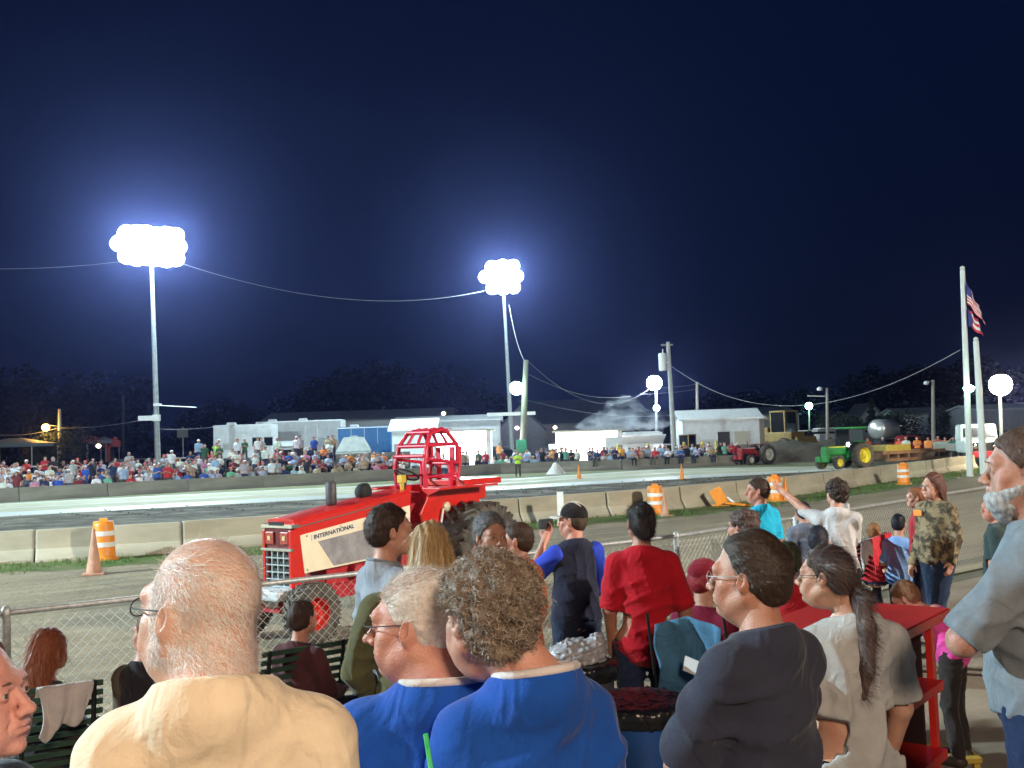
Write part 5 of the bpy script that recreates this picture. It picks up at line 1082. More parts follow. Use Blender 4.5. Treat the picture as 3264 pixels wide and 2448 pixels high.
def person(label, uv, d, floor, yaw=0, hyaw=None, hpitch=0, htilt=0, pose=STAND, j={}, skin=(.42, .21, .145), hair='short', haircol=(.05, .03, .02), hair2=None,
           shirt=(.3, .3, .3), sleeve='short', pants=(.02, .03, .07), fat=0, female=False, near=0, cap=None, glasses=None, group=None, scale=None, hem=None, collar=None,
           shirtname=None, shirtmat=None, beard=None, o={}, fold=.006, headopts={}, seed=1, kid=False, hand=True, sleevemat=None, name='person', redo=None, sw=1.0, curl=.5):
    J = dict(pose); J.update(j); J = {k: np.array(v, float) for k, v in J.items()}
    if sw != 1:
        for k in ('shL', 'shR', 'elL', 'elR', 'wrL', 'wrR'):
            if k not in j: J[k][0] *= sw
    hc = J['head']; P0 = at(uv[0], uv[1], d); sc = scale or (P0.z-floor)/hc[2]; yw = R(yaw)
    hx, hy = hc[0]*sc, hc[1]*sc; root = Vector((P0.x-(hx*math.cos(yw)-hy*math.sin(yw)), P0.y-(hx*math.sin(yw)+hy*math.cos(yw)), floor if not scale else P0.z-hc[2]*sc))
    t = thing(name, label, 'person', root, yw, group); t.scale = (sc,)*3
    hy_ = R((hyaw if hyaw is not None else yaw)-yaw); HR = rotm(hy_, R(hpitch), R(htilt)); ho = dict(headopts, fat=fat, female=female, seed=seed, fine=near > 0)
    hs = headopts.get('hs', 1.0)*(1.12 if kid else 1.0); HM = (HR*hs, hc)
    hh = .0032 if near == 2 else (.0045 if near == 1 else .0075); hb = .011 if near == 2 else (.008 if near == 1 else .0085)
    class HS(SDF):
        pass
    def headspace(f): f.M = None; return f
    # head net, built in head space then turned
    ho['nk'] = HR.T @ (J['neck']+np.array([0, 0, -.045])-hc)/hs
    H = SDF(); head_ops(H, ho); Vh, Fh = snet(H, hh, hi=np.array([.14, .16, .135]), lo=np.array([-.14, -.16, -.25]))
    place = lambda V: (V*hs) @ HR.T+hc
    # body net
    B = SDF(); wd = 1+.22*fat
    B.ell(tuple(J['chest']+[0, 0, .02]), (.135*wd*sw, .095*wd, .17), 0); B.ell(tuple(J['waist']), (.135*wd*(.9 if female else 1), .095*(1+.45*fat), .15), .06); B.ell(tuple(J['pelvis']), (.158*wd, .11*wd, .13), .05)
    B.cone(tuple(J['neck']+[0, .0, -.04]), tuple(J['neck']+(hc-J['neck'])*.35), .062, .05, .04)
    for s in 'LR': B.cone(tuple(J['neck']+[0, 0, -.035]), tuple(J['sh'+s]), .036, .036, .05)
    for s in 'LR':
        B.cone(tuple(J['sh'+s]), tuple(J['el'+s]), .047*(1+.2*fat), .04*(1+.15*fat), .03); B.cone(tuple(J['el'+s]), tuple(J['wr'+s]), .041*(1+.15*fat), .026, .015)
        B.cone(tuple(J['hp'+s]), tuple(J['kn'+s]), .086*wd, .054, .04); B.cone(tuple(J['kn'+s]), tuple(J['an'+s]), .055, .036, .02)
        a = J['an'+s]; B.ell(tuple(a+[0, .07, -.035]), (.042, .12, .042), .02)
        if hand: hand_ops(B, J['wr'+s], J['el'+s], -1 if s == 'L' else 1, curl)
    Vb, Fb = snet(B, hb)
    ms = skin_mat('%.3f_%.3f_%.3f' % skin, skin, headopts.get('red'))
    body = npmesh('body', [(place(Vh), Fh), (Vb, Fb)], ms, t)
    if near:
        for s in (-1, 1):
            e_ = MB(); ec = Vector(place(np.array([[s*.0315, .0795, .004]]))[0]); 
            Mx = Matrix.Translation(ec) @ Matrix([list(r) for r in HR]).to_4x4() @ Matrix.Diagonal((hs,)*3+(1,))
            e_.lathe([(0, -.0125)]+[(.0128*math.sin(a), -.0128*math.cos(a)) for a in [i*math.pi/10 for i in range(1, 10)]]+[(0, .0128)], 16, Mx @ Matrix.Rotation(R(-90), 4, 'X')); e_.build('eye', mat('eye white', (.42, .38, .36), .2), t)
            MB().lathe([(0, .0134), (.0055, .0118), (.0058, .0112)], 14, Mx @ Matrix.Rotation(R(-90), 4, 'X')).build('iris', mat('iris', (.06, .05, .04), .15), t)
            MB().tube([Mx @ Vector((s*-.016*0+s*x, y, z)) for x, y, z in [(-.017, .014, .018), (-.004, .0185, .0225), (.010, .0125, .0205)]], [.0015*1, .0022, .0012], 5).build('eyebrow', hair_mat('b%.2f' % haircol[0], haircol), t)
    # torso cloth
    gap = .013+.003*near
    def sleeve_ops(f, g):
        for s in 'LR':
            sh, el, wr = J['sh'+s], J['el'+s], J['wr'+s]
            if sleeve == 'none': continue
            if sleeve == 'long':
                f.cone(tuple(sh), tuple(el), .052*(1+.2*fat)+g, .044+g, .035); e = el+(wr-el)*.95; f.cone(tuple(el), tuple(e), .048+g, .034+g, .02)
            else:
                e = sh+(el-sh)*headopts.get('slv', .78); f.cone(tuple(sh), tuple(e), .052*(1+.2*fat)+g, .052+g*1.3, .035)
    C = SDF(); g = gap
    hemz = hem if hem is not None else (J['pelvis'][2]-.03)
    C.ell(tuple(J['chest']+[0, 0, .01]), (.14*wd*sw+g, .10*wd+g, .18), 0); C.ell(tuple(J['waist']), (.145*wd+g, .105*(1+.45*fat)+g, .19), .07); C.ell(tuple(J['pelvis']), (.165*wd+g, .118*wd+g, .17), .05)
    C.cone(tuple(J['neck']+[0, -.01, -.04]), tuple(J['neck']+[0, -.005, .004]), .068+g*.4+.012*fat, .058+g*.3+.006*fat, .03)
    for s in 'LR': C.cone(tuple(J['neck']+[0, 0, -.045]), tuple(J['sh'+s]), .050+g*.6+.014*fat, .046+g*.6, .06)
    if pose is SIT or hemz < J['pelvis'][2]+.05: C.plane((0, 0, hemz), (0, .0, -1), .012)
    else: C.plane((0, 0, hemz), (0, 0, -1), .012)
    if not sleevemat: sleeve_ops(C, g)
    fo = folds(fold, seed); nz_ = J['neck'][2]; C.noise(lambda P: fo(P)*np.clip((nz_-.045-P[:, 2])/.12, 0, 1))
    C.plane(tuple(J['neck']+[0, .0, .0]), (0, .25, 1), .006)
    for s in 'LR':
        if sleeve == 'short':
            sh, el = J['sh'+s], J['el'+s]; e = sh+(el-sh)*(headopts.get('slv', .78)+.1); ax = (el-sh)/np.linalg.norm(el-sh)
            pl = lambda P, e=e, ax=ax, el=el: np.where(vnorm(P-(e+ax*.03)) < .16, (P-e) @ ax, -1)
            C.ops.append(('i', pl, .004))
    sm_ = shirtmat or cloth(shirtname or '%.2f_%.2f_%.2f' % shirt, shirt)
    Vs, Fs = snet(C, hb if near < 2 else .0075); mats_ = [sm_]; so = npmesh('shirt', [(Vs, Fs)], mats_, t)
    if collar or near:
        k_ = MB(); cr_ = .072+.013*fat if collar else .062+.008*fat; nb = J['neck']+np.array([0, -.004, -.004]); pts = [Vector(nb)+Vector((cr_*math.cos(a), cr_*math.sin(a)+.004, -.017*math.sin(a))) for a in [2*math.pi*i/28 for i in range(29)]]
        k_.tube(pts, .0065 if not collar else .0095, 8, cap=False); k_.build('collar', cloth('col%.2f%.2f' % collar[:2], collar) if collar else sm_, t)
    if sleevemat:
        S2 = SDF(); sleeve_ops(S2, g+.002); S2.noise(fo); V2, F2 = snet(S2, hb); npmesh('sleeves', [(V2, F2)], sleevemat, t)
    # trousers
    T = SDF(); T.ell(tuple(J['pelvis']), (.168*wd, .118*wd, .12), 0)
    T.plane((0, 0, hemz+.05), (0, 0, 1), .01) if pose is not SIT else None
    for s in 'LR': T.cone(tuple(J['hp'+s]), tuple(J['kn'+s]), .094*wd, .068, .04); T.cone(tuple(J['kn'+s]), tuple(J['an'+s]+[0, 0, .02]), .068, .055, .02)
    T.noise(folds(.006, seed+9, 30, 16)); Vt, Ft = snet(T, .012); npmesh('trousers', [(Vt, Ft)], cloth('p%.2f_%.2f_%.2f' % pants, pants), t)
    Sh = SDF()
    for s in 'LR': a = J['an'+s]; Sh.ell(tuple(a+[0, .07, -.04]), (.05, .14, .045), 0).cone(tuple(a), tuple(a+[0, 0, -.04]), .048, .05, .03)
    Sh.plane((0, 0, J['anL'][2]-.078 if pose is SIT else -.0), (0, 0, -1)) if False else None
    Vq, Fq = snet(Sh, .012); npmesh('shoes', [(Vq, Fq)], mat('shoe leather', (.04, .03, .025), .5), t)
    # hair
    hm = hair_mat('%.2f_%.2f_%.2f' % haircol, haircol, hair2, (1, 1, .2) if hair in ('long', 'tail', 'bun', 'short') else (1, 1, 1))
    res = {'root': t, 'place': place, 'HR': HR, 'hs': hs, 'H': (Vh, Fh), 'body': body, 'hm': hm, 'J': J, 'shirt': so}
    if hair and hair != 'bald':
        A = SDF(); hair_ops(A, hair, ho); Va, Fa = snet(A, hh if near else .006, hi=np.array([.15, .12, .16]) if hair != 'long' else None, lo=None if hair in ('long', 'tail') else np.array([-.15, -.17, -.12]))
        ho_ = npmesh('hair', [(place(Va), Fa)], hm, t); res['hair'] = ho_; res['hairmesh'] = (Va, Fa)
    if hair and hair != 'bald' and near < 2 and d < 13 and hair not in ('long', 'cap_hair') and not cap:
        Nn = vnormals(*res['hairmesh']); V2 = place(res['hairmesh'][0]); wpx_ = .0011*d/2.75*(.8 if near else 1)
        strands('loose_hair', V2, Nn @ HR.T, 2600 if near else 1100, (.05 if hair in ('bun', 'tail') else .017 if hair != 'curly' else .03)/1, wpx_, comb(HR, (0, -.7, -.5)), hm, t, seed, 1.2 if hair == 'curly' else 0, 4, .35 if hair != 'bun' else .06, .4 if hair != 'bun' else .12)
    if beard:
        Vb_, Fb_ = None, None
        A = SDF(); hair_ops(A, 'beard', ho); Va, Fa = snet(A, .005); npmesh('beard', [(place(Va), Fa)], hair_mat('beard', beard, st=(1, 1, .4)), t)
    Mh = Matrix.Translation(hc) @ Matrix([list(r) for r in HR]).to_4x4() @ Matrix.Diagonal((hs,)*3+(1,))
    if glasses:
        gm = M_steel if glasses == 'wire' else M_darkm; G = MB(); rw = .021
        for s in (-1, 1):
            G.tube([Mh @ Vector((s*.033+rw*math.cos(a), .104-.06*abs(rw*math.cos(a)+0), .002+.015*math.sin(a))) for a in [2*math.pi*i/20 for i in range(21)]], .0013, 5, cap=False)
            G.tube([Mh @ Vector(p) for p in [(s*.054, .1, .006), (s*.072, .075, .008), (s*.081, .005, .012), (s*.082, -.012, -.002)]], .0014, 5)
        G.tube([Mh @ Vector(p) for p in [(-.012, .105, .006), (0, .108, .008), (.012, .105, .006)]], .0013, 5); G.build('glasses', gm, t)
    if cap:
        K = SDF(); K.ell((0, -.018, .045), (.084, .108, .094), 0); K.plane((0, 0, .032), (0, .12, -1), .003); Vk, Fk = snet(K, .004); co = npmesh('cap', [(place(Vk), Fk)], cloth('cap%.2f' % cap[0][0], cap[0]), t)
        bm_ = MB(); vs = []; n = 14
        for i in range(n+1):
            a = math.pi*(.12+.76*i/n); vs += [(.078*math.cos(a), .015+.07*math.sin(a), .042), (.085*math.cos(a), .035+.145*math.sin(a), .034-.012*abs(math.cos(a)))]
        bm_.add([Mh @ Vector(v) for v in vs], [(2*i, 2*i+1, 2*i+3, 2*i+2) for i in range(n)], None, True); bo = bm_.build('brim', cloth('brim%.2f' % cap[1][0], cap[1]), co); so_ = bo.modifiers.new('s', 'SOLIDIFY'); so_.thickness = .005
        if len(cap) > 2:
            for x in (-.028, .028): MB().tube([Mh @ Vector((x*1.0, .085*math.cos(a)*1.06-.018*math.cos(a)*0-.012, .048+.098*math.sin(a)*.97)) for a in [math.pi*i/20 for i in range(21)]], .006, 6).build('cap_stripe', cloth('stripe', cap[2]), co)
    return res
# ================================================================== PEOPLE IN THE FOREGROUND
TZ1 = .45; TZ2 = .2
sk_p = (.54, .29, .21); sk_f = (.50, .255, .18); sk_d = (.36, .185, .125); sk_r = (.52, .25, .18)
def head_strands(r, name, mask, n, L, w, dirh, m, parent=None, curl=0, jit=.25, lift=.2, seed=0, surf='H', seg=5):
    V, Fq = r['H'] if surf == 'H' else r['hairmesh']; Nn = vnormals(V, Fq); k = mask(V); V2 = r['place'](V[k]); N2 = Nn[k] @ r['HR'].T
    return strands(name, V2, N2, n, L, w, comb(r['HR'], dirh), m, parent or r['root'], seed, curl, seg, lift, jit)
# --- bald man in cream
M_wh = mat('white hair strands', (.74, .70, .66), .5)
rA = person('bald white haired man in cream shirt and glasses, nearest figure at left', (199, 611), 1.75, TZ1, yaw=10, hyaw=63, hpitch=3, skin=(.62, .41, .32), hair='bald', shirt=(.82, .68, .49), sleeve='short', fat=.95, near=2, glasses='dark', fold=.007, seed=3, sw=.86, headopts=dict(hw=1.03, nose=.008, slv=.9, hs=1.0, red=(.58, .29, .21)), scale=1.02,
    j=dict(neck=(0, -.035, 1.51), shL=(-.14, -.01, 1.385), shR=(.15, -.01, 1.385), head=(-.03, .03, 1.61)))
head_strands(rA, 'hair', lambda V: (V[:, 1] < .045) & (V[:, 2] > -.08) & (V[:, 2] < .10-.4*np.abs(V[:, 1]+.02)) & (np.abs(V[:, 0]) < .083) & ((np.abs(V[:, 0]) > .045) | (V[:, 1] < -.05)), 8500, .017, .0008, (0, -.7, -.6), M_wh, jit=.35, lift=.12, seed=1)
head_strands(rA, 'thin_hair', lambda V: (V[:, 2] > .07) & (V[:, 1] < .06), 900, .028, .0006, (0, -1, .0), M_wh, jit=.3, lift=.15, seed=2)
head_strands(rA, 'sideburn', lambda V: (np.abs(V[:, 0]) > .055) & (V[:, 1] > .0) & (V[:, 1] < .045) & (V[:, 2] > -.03) & (V[:, 2] < .06), 700, .016, .0006, (0, -.2, -1), M_wh, jit=.3, lift=.1, seed=3)
# --- couple in blue
M_blue = cloth('royal_blue_jersey', (.012, .075, .36))
rB = person('white haired man with glasses in royal blue shirt, left of the curly haired woman', (417, 624), 2.3, TZ1, yaw=4, hyaw=76, hpitch=-2, skin=(.5, .24, .17), hair='fringe', haircol=(.62, .56, .5), hair2=(.45, .38, .33), shirt=(.02, .1, .45), shirtmat=M_blue, sleeve='short', fat=.95, near=2, glasses='dark', collar=(.6, .55, .52), seed=12, fold=.010, scale=1.02, headopts=dict(nose=.008, slv=.9, hw=1.04, red=(.42, .14, .1)),
    j=dict(neck=(.02, -.03, 1.505), shL=(-.15, -.01, 1.385), shR=(.165, -.01, 1.385), head=(-.03, .03, 1.615)))
head_strands(rB, 'white_hair', lambda V: (V[:, 2] > .02) & (V[:, 1] < .075) & (V[:, 2] > .02+V[:, 1]*.6), 9000, .022, .0007, (0, -.8, -.1), mat('white hair b', (.72, .66, .58), .5), jit=.4, lift=.3, seed=4)
rW = person('woman with short curly greying brown hair in royal blue shirt, front centre', (486, 617), 2.12, TZ1, yaw=32, hyaw=36, hpitch=-4, skin=(.56, .3, .22), hair='curly', haircol=(.21, .16, .115), hair2=(.07, .05, .038), shirt=(.02, .1, .45), shirtmat=M_blue, sleeve='short', fat=.75, female=True, near=2, collar=(.62, .57, .56), seed=21, fold=.012, scale=1.02, headopts=dict(slv=.9, hs=.93),
    j=dict(neck=(.02, -.04, 1.505), head=(-.045, .04, 1.605), shL=(-.09, .03, 1.37), shR=(.13, -.03, 1.385), elR=(.17, -.05, 1.1), chest=(.03, -.01, 1.24)))
for nm, c, sd, n in (('curls', (.22, .155, .105), 5, 2200), ('grey_curls', (.42, .37, .31), 6, 2900), ('dark_curls', (.06, .04, .03), 7, 900)):
    head_strands(rW, nm, lambda V: V[:, 2] > -.12, n, .036, .0013, (0, -.5, -.4), mat('strand '+nm, c, .45), curl=1.5, jit=1.0, lift=.7, seed=sd, surf='hair', seg=7)
# --- grey T shirt man
rG = person('man with receding cropped brown hair in dark grey T-shirt and wire glasses', (748, 577), 2.9, TZ1, yaw=36, hyaw=62, hpitch=0, skin=(.42, .22, .15), hair='short', haircol=(.05, .028, .02), shirt=(.035, .038, .06), sleeve='short', fat=.3, near=2, glasses='wire', sw=.92, seed=31, fold=.010, headopts=dict(slv=.85, hs=.97, rec=.02), scale=1.04,
    j=dict(elL=(-.2, .12, 1.13), wrL=(-.02, .25, 1.12), elR=(.2, .1, 1.12), wrR=(.05, .22, 1.08), head=(-.0, .03, 1.62)))
head_strands(rG, 'cropped_hair', lambda V: V[:, 2] > -.1, 6500, .013, .0009, (0, -.7, -.5), mat('strand dark', (.04, .024, .017), .45), jit=.35, lift=.35, seed=9, surf='hair')
# --- ponytail woman
rP = person('woman in cream T-shirt and glasses with a long dark ponytail down her back', (824, 576), 3.75, TZ2, yaw=16, hyaw=62, skin=(.46, .27, .19), hair='tail', haircol=(.035, .022, .022), hair2=(.12, .075, .06), shirt=(.37, .37, .36), sleeve='short', pants=(.01, .01, .015), female=True, fat=.35, near=1, glasses='dark', seed=41, fold=.012, scale=1.0, headopts=dict(slv=.8, hs=.88, tailpts=[(0, -.11, -.03), (-.02, -.15, -.08), (-.06, -.17, -.2), (-.075, -.165, -.36), (-.085, -.15, -.47)]),
    j=dict(neck=(.04, -.02, 1.47), head=(-.05, .03, 1.61), shL=(-.11, .03, 1.35), shR=(.18, -.02, 1.36)))
head_strands(rP, 'loose_hair', lambda V: V[:, 2] > -.1, 3500, .05, .0011, (0, -.9, -.25), mat('strand darkb', (.05, .03, .028), .4), jit=.12, lift=.06, seed=11, surf='hair')
# --- grey bearded man at the right edge
M_heather = cloth('heather_grey', (.19, .22, .25), noise=.3)
rR = person('big grey bearded man in grey T-shirt and jeans with folded arms, right edge', (1023, 470), 3.35, TZ1, yaw=60, hyaw=72, skin=(.40, .22, .16), hair='short', haircol=(.10, .06, .045), shirt=(.2, .24, .28), shirtmat=M_heather, sleeve='short', pants=(.012, .025, .07), fat=.9, near=1, beard=(.42, .42, .42), seed=51, fold=.009, scale=1.07, headopts=dict(slv=.88, hw=1.05, hs=1.05),
    j=dict(elL=(-.22, .20, 1.13), wrL=(.02, .16, 1.18), elR=(.2, .16, 1.13), wrR=(-.02, .15, 1.14)), hem=.90)
MB().tube([rR['J']['pelvis']+Vector((.178*math.cos(a), .135*math.sin(a)+.0, .0)) for a in [2*math.pi*i/30 for i in range(31)]], .02, 6, cap=False).build('belt', mat('pale belt', (.35, .38, .36), .6), rR['root'])
# --- partial face at the lower left
rL = person('woman with freckled pink face looking right, cut off by the left edge', (-27, 700), 1.95, 0, yaw=-95, hyaw=-97, hpitch=7, skin=(.62, .30, .24), hair='short', haircol=(.3, .17, .11), shirt=(.2, .2, .22), near=2, female=True, seed=61, scale=1.0, headopts=dict(nose=.002, hs=1.0, rec=.035, red=(.55, .24, .2)), pose=STAND)
# --- standing people near the fence
person('young man in pale grey hoodie with dark hair, facing right', (391, 531), 5.3, 0, yaw=-55, hyaw=-72, skin=sk_f, hair='short', haircol=(.055, .03, .022), shirt=(.30, .33, .38), sleeve='long', seed=71, fold=.008, collar=(.22, .24, .28), near=1)
rBl = person('woman with long straight blonde hair in an olive sweater', (429, 553), 4.7, 0, yaw=4, hyaw=14, skin=sk_p, hair='long', haircol=(.42, .27, .12), hair2=(.17, .09, .04), shirt=(.10, .095, .045), sleeve='long', female=True, fat=.55, near=1, seed=81, fold=.008, headopts=dict(hlen=.2), pants=(.02, .02, .03), sw=1.15,
    j=dict(head=(.055, .03, 1.62), neck=(.035, -.01, 1.49), elL=(-.27, .03, 1.13), wrL=(-.2, .16, .98)))
head_strands(rBl, 'loose_hair', lambda V: V[:, 2] > -.3, 2600, .12, .0016, (0, -.2, -1), mat('strand blonde', (.5, .34, .16), .4), jit=.06, lift=.03, seed=12, surf='hair')
person('man with a grey knit cap looking towards the camera, behind the curly haired woman', (491, 537), 5.7, 0, yaw=200, hyaw=208, skin=sk_d, hair='short', haircol=(.13, .12, .12), shirt=(.08, .09, .16), seed=91, near=1, headopts=dict())
person('boy with brown hair in bright orange T-shirt, right of the knit cap man', (516, 541), 6.6, 0, yaw=60, hyaw=80, skin=sk_f, hair='crew', haircol=(.07, .035, .02), shirt=(.90, .22, .05), seed=95, j=dict(elL=(-.25, .05, 1.12)))
rC = person('man in black cap with white brim and cream stripes, royal blue sleeves', (572, 521), 7.6, 0, yaw=18, hyaw=66, skin=sk_r, hair='crew', haircol=(.08, .05, .03), shirt=(.022, .024, .045), sleeve='short', sleevemat=mat('royal sleeve', (.015, .05, .52), .85, noise=.2, ns=8), fat=.5, seed=101, fold=.007, near=1, pants=(.02, .03, .06),
    cap=((.02, .017, .018), (.65, .58, .52), (.62, .57, .48)), j=dict(elL=(-.3, .16, 1.2), wrL=(-.13, .28, 1.47), elR=(.24, .06, 1.1), wrR=(.14, .28, 1.2)), headopts=dict(slv=.95))
cmr = thing('camera', 'small dark camera held to the face of the striped cap man', 'camera', rC['root'].matrix_basis @ Vector((-.10, .33, 1.59)), R(40)); MB().box((0, 0, 0), (.12, .04, .075)).build('camera_body', M_black, cmr, .006); MB().lathe([(.022, .02), (.022, .045), (.0, .046)], 14, None, axis='X').build('camera_lens', M_chrome, cmr)
rD = person('woman with dark hair in a bun wearing a bright red T-shirt', (641, 523), 6.4, 0, yaw=-8, hyaw=4, skin=(.40, .2, .13), hair='bun', haircol=(.03, .02, .02), shirt=(.42, .01, .02), sleeve='short', female=True, fat=.35, seed=111, fold=.007, near=1, hem=.78, headopts=dict(slv=.9), j=dict(head=(.0, .02, 1.63), elR=(.24, .0, 1.12), wrR=(.23, .06, .88)))
person('person with dark curly hair and glasses, left of the man in cyan', (742, 527), 7.0, 0, yaw=20, hyaw=50, skin=sk_f, hair='curly', haircol=(.04, .022, .018), shirt=(.1, .1, .11), glasses='dark', seed=121, headopts=dict(hs=.93))
person('man with cropped hair in a bright cyan T-shirt', (757, 491), 10.0, 0, yaw=35, hyaw=82, skin=sk_r, hair='crew', haircol=(.07, .035, .025), shirt=(.02, .42, .66), seed=131, fat=.3, near=1)
rF = person('boy in pale grey T-shirt with his arm raised onto the tan post', (836, 493), 9.4, 0, yaw=-20, hyaw=15, skin=sk_p, hair='curly', haircol=(.05, .025, .02), shirt=(.58, .56, .56), pants=(.012, .012, .015), seed=141, headopts=dict(hs=.92), j=dict(elL=(-.33, .12, 1.5), wrL=(-.5, .30, 1.63), elR=(.12, .22, 1.15), wrR=(-.1, .34, 1.2)), near=0)
person('person in a slate blue hooded jacket behind the tan post', (802, 512), 10.6, 0, yaw=10, skin=sk_f, hair='short', haircol=(.02, .025, .06), shirt=(.16, .18, .24), sleeve='long', seed=145)
M_camo = mat('camouflage cloth', (.27, .20, .11), .9, col2=(.05, .038, .022), ns=14, detail=7, nrange=(.44, .56), bump=.002)
rX = person('woman with wavy auburn hair and glasses in a camouflage jacket, walking', (932, 486), 10.2, 0, yaw=120, hyaw=112, skin=sk_p, hair='long', haircol=(.13, .045, .03), shirt=(.2, .15, .08), shirtmat=M_camo, sleeve='long', female=True, fat=.6, seed=151, fold=.008, glasses='wire', near=1, pants=(.02, .035, .07), headopts=dict(hlen=.17), hem=.86,
    j=dict(anL=(-.12, .22, .08), knL=(-.11, .16, .49), anR=(.12, -.3, .12), knR=(.11, -.06, .47), wrR=(.26, .05, .84)))
MB().box((0, 0, 0), (.1, .012, .06)).build('orange_badge', M_or, rX['root'], .004).location = (.1, .135, 1.36)
person('boy with ginger hair in a red T-shirt behind the camouflage jacket woman', (915, 498), 11.2, 0, yaw=70, hyaw=85, skin=sk_p, hair='short', haircol=(.35, .12, .05), shirt=(.4, .03, .04), seed=161)
person('seated child with black hair in a light blue shirt on the far bench', (899, 524), 11.9, 0, yaw=-36, pose=SIT, skin=sk_p, hair='crew', haircol=(.012, .012, .02), shirt=(.25, .42, .75), pants=(.06, .12, .3), seed=165)
person('seated child with ginger hair in a red vest on the far bench', (874, 532), 12.2, 0, yaw=-36, pose=SIT, skin=sk_p, hair='short', haircol=(.36, .17, .07), shirt=(.5, .03, .04), seed=167)
person('small seated person with dark hair below the boy in pale grey', (819, 541), 8.9, 0, yaw=-30, pose=SIT, skin=sk_f, hair='crew', haircol=(.02, .02, .035), shirt=(.2, .2, .22), seed=169)
person('person with reddish hair in black behind the grey bearded man', (992, 508), 9.2, 0, yaw=60, hyaw=95, skin=sk_r, hair='short', haircol=(.10, .03, .03), shirt=(.04, .06, .06), seed=171, fat=.4)
person('child in a dark red jacket behind the ponytail woman', (788, 562), 6.2, 0, yaw=-20, skin=sk_f, hair='short', haircol=(.05, .06, .03), shirt=(.45, .02, .03), seed=175, kid=True)
# bending child in pink on a yellow stool
st = on(941, 752, .32); person('bending child with short ginger hair in a pink shirt and dark trousers', (905, 598), st.y, .34, yaw=55, hyaw=60, hpitch=-35, skin=sk_p, hair='short', haircol=(.26, .12, .06), shirt=(.72, .08, .36), sleeve='long', pants=(.03, .025, .025), seed=181, scale=.70, kid=True, fold=.01, hem=.62, fat=.4,
    j=dict(head=(-.02, .36, 1.33), neck=(0, .22, 1.25), chest=(0, .12, 1.1), waist=(0, .03, .98), shL=(-.16, .17, 1.2), shR=(.16, .17, 1.2), elL=(-.2, .33, 1.02), elR=(.2, .33, 1.02), wrL=(-.1, .48, .95), wrR=(.1, .48, .95)))
t = thing('stool', 'low yellow stool under the child in pink', 'stool', (st.x, st.y, 0)); MB().box((0, 0, .31), (.36, .3, .04)).build('seat', mat('stool yellow', (.5, .36, .06), .5, noise=.3), t, .01)
for sx in (-1, 1):
    for sy in (-1, 1): MB().box((sx*.15, sy*.12, .145), (.035, .035, .29)).build('leg', mat('stool yellow', (.5, .36, .06)), t)
# --- seated people by the fence
rS = person('seated woman with long wavy ginger hair on the left bench', (50, 651), 6.0, 0, yaw=-22, pose=SIT, skin=sk_p, hair='long', haircol=(.27, .075, .028), hair2=(.11, .03, .015), shirt=(.05, .04, .05), sleeve='long', female=True, seed=191, headopts=dict(hlen=.26), near=1, scale=1.0)
head_strands(rS, 'loose_hair', lambda V: V[:, 2] > -.35, 2600, .1, .0022, (0, -.15, -1), mat('strand ginger', (.33, .1, .04), .4), jit=.22, lift=.1, curl=.3, seed=14, surf='hair')
person('seated person in a black and khaki jacket and jeans beyond the bald man', (150, 633), 6.0, 0, yaw=-25, hyaw=60, pose=SIT, skin=sk_r, hair='short', haircol=(.2, .08, .04), shirt=(.03, .028, .035), sleeve='long', sleevemat=mat('khaki sleeve', (.13, .1, .075), .9, noise=.3), pants=(.01, .03, .12), seed=195, j=dict(knL=(-.2, .4, .52)))
person('seated person with brown hair in a dark maroon jacket on the middle bench', (303, 618), 6.75, 0, yaw=-30, pose=SIT, skin=sk_f, hair='short', haircol=(.07, .035, .03), shirt=(.085, .03, .035), sleeve='long', seed=201, near=1)
person('seated person in dark violet beyond the neck of the bald man', (247, 646), 6.6, 0, yaw=-30, pose=SIT, skin=sk_f, hair='short', haircol=(.03, .02, .03), shirt=(.05, .04, .075), sleeve='long', seed=205)
person('seated person in a maroon team jersey and red cap beside the blue camp chair', (706, 580), 6.9, 0, yaw=-40, hyaw=-60, pose=SIT, skin=sk_d, hair='short', haircol=(.30, .02, .03), shirt=(.16, .012, .035), sleeve='long', seed=211, fat=.4, cap=((.2, .015, .03), (.2, .015, .03)), scale=1.1)
# ================================================================== BENCHES, BINS, CABINET, POSTS
M_grn = mat('bench green', (.035, .075, .05), .45, noise=.4, ns=8); M_iron = mat('wrought iron', (.02, .022, .02), .5, .3)
def bench(uv0, uv1, zt, label, n=9):
    a = on(*uv0, zt); b = on(*uv1, zt); d = Vector((b.x-a.x, b.y-a.y, 0)); L = d.length; t = thing('bench', label, 'bench', (a.x, a.y, 0), math.atan2(d.y, d.x))
    bk = MB()
    for i in range(n): z = zt-.01-i*.055; bk.box((L/2, .05+.012*i, z), (L+.1, .012, .032), rx=.2)
    bk.build('backrest', M_grn, t); se = MB()
    for i in range(7): se.box((L/2, .2+.065*i, .43), (L+.1, .045, .012))
    se.build('seat', M_grn, t)
    for x in (0, L): 
        f = MB(); f.tube([(x, .03, zt+.01), (x, .16, .42), (x, .1, 0)], .014, 6); f.tube([(x, .16, .42), (x, .66, .42), (x, .7, 0)], .014, 6); f.tube([(x, .12, .66), (x, .4, .67), (x, .62, .62), (x, .66, .42)], .012, 6); f.build('end_frame', M_iron, t)
    return t
bench((22, 693), (95, 683), .95, 'green slatted bench with a white jacket over it, at left'); bench((135, 675), (190, 668), .95, 'green slatted bench partly hidden by the bald man'); bench((272, 654), (346, 642), .95, 'green slatted bench behind the maroon jacket, centre left', 12); bench((853, 545), (888, 533), .95, 'far green slatted bench with seated children')
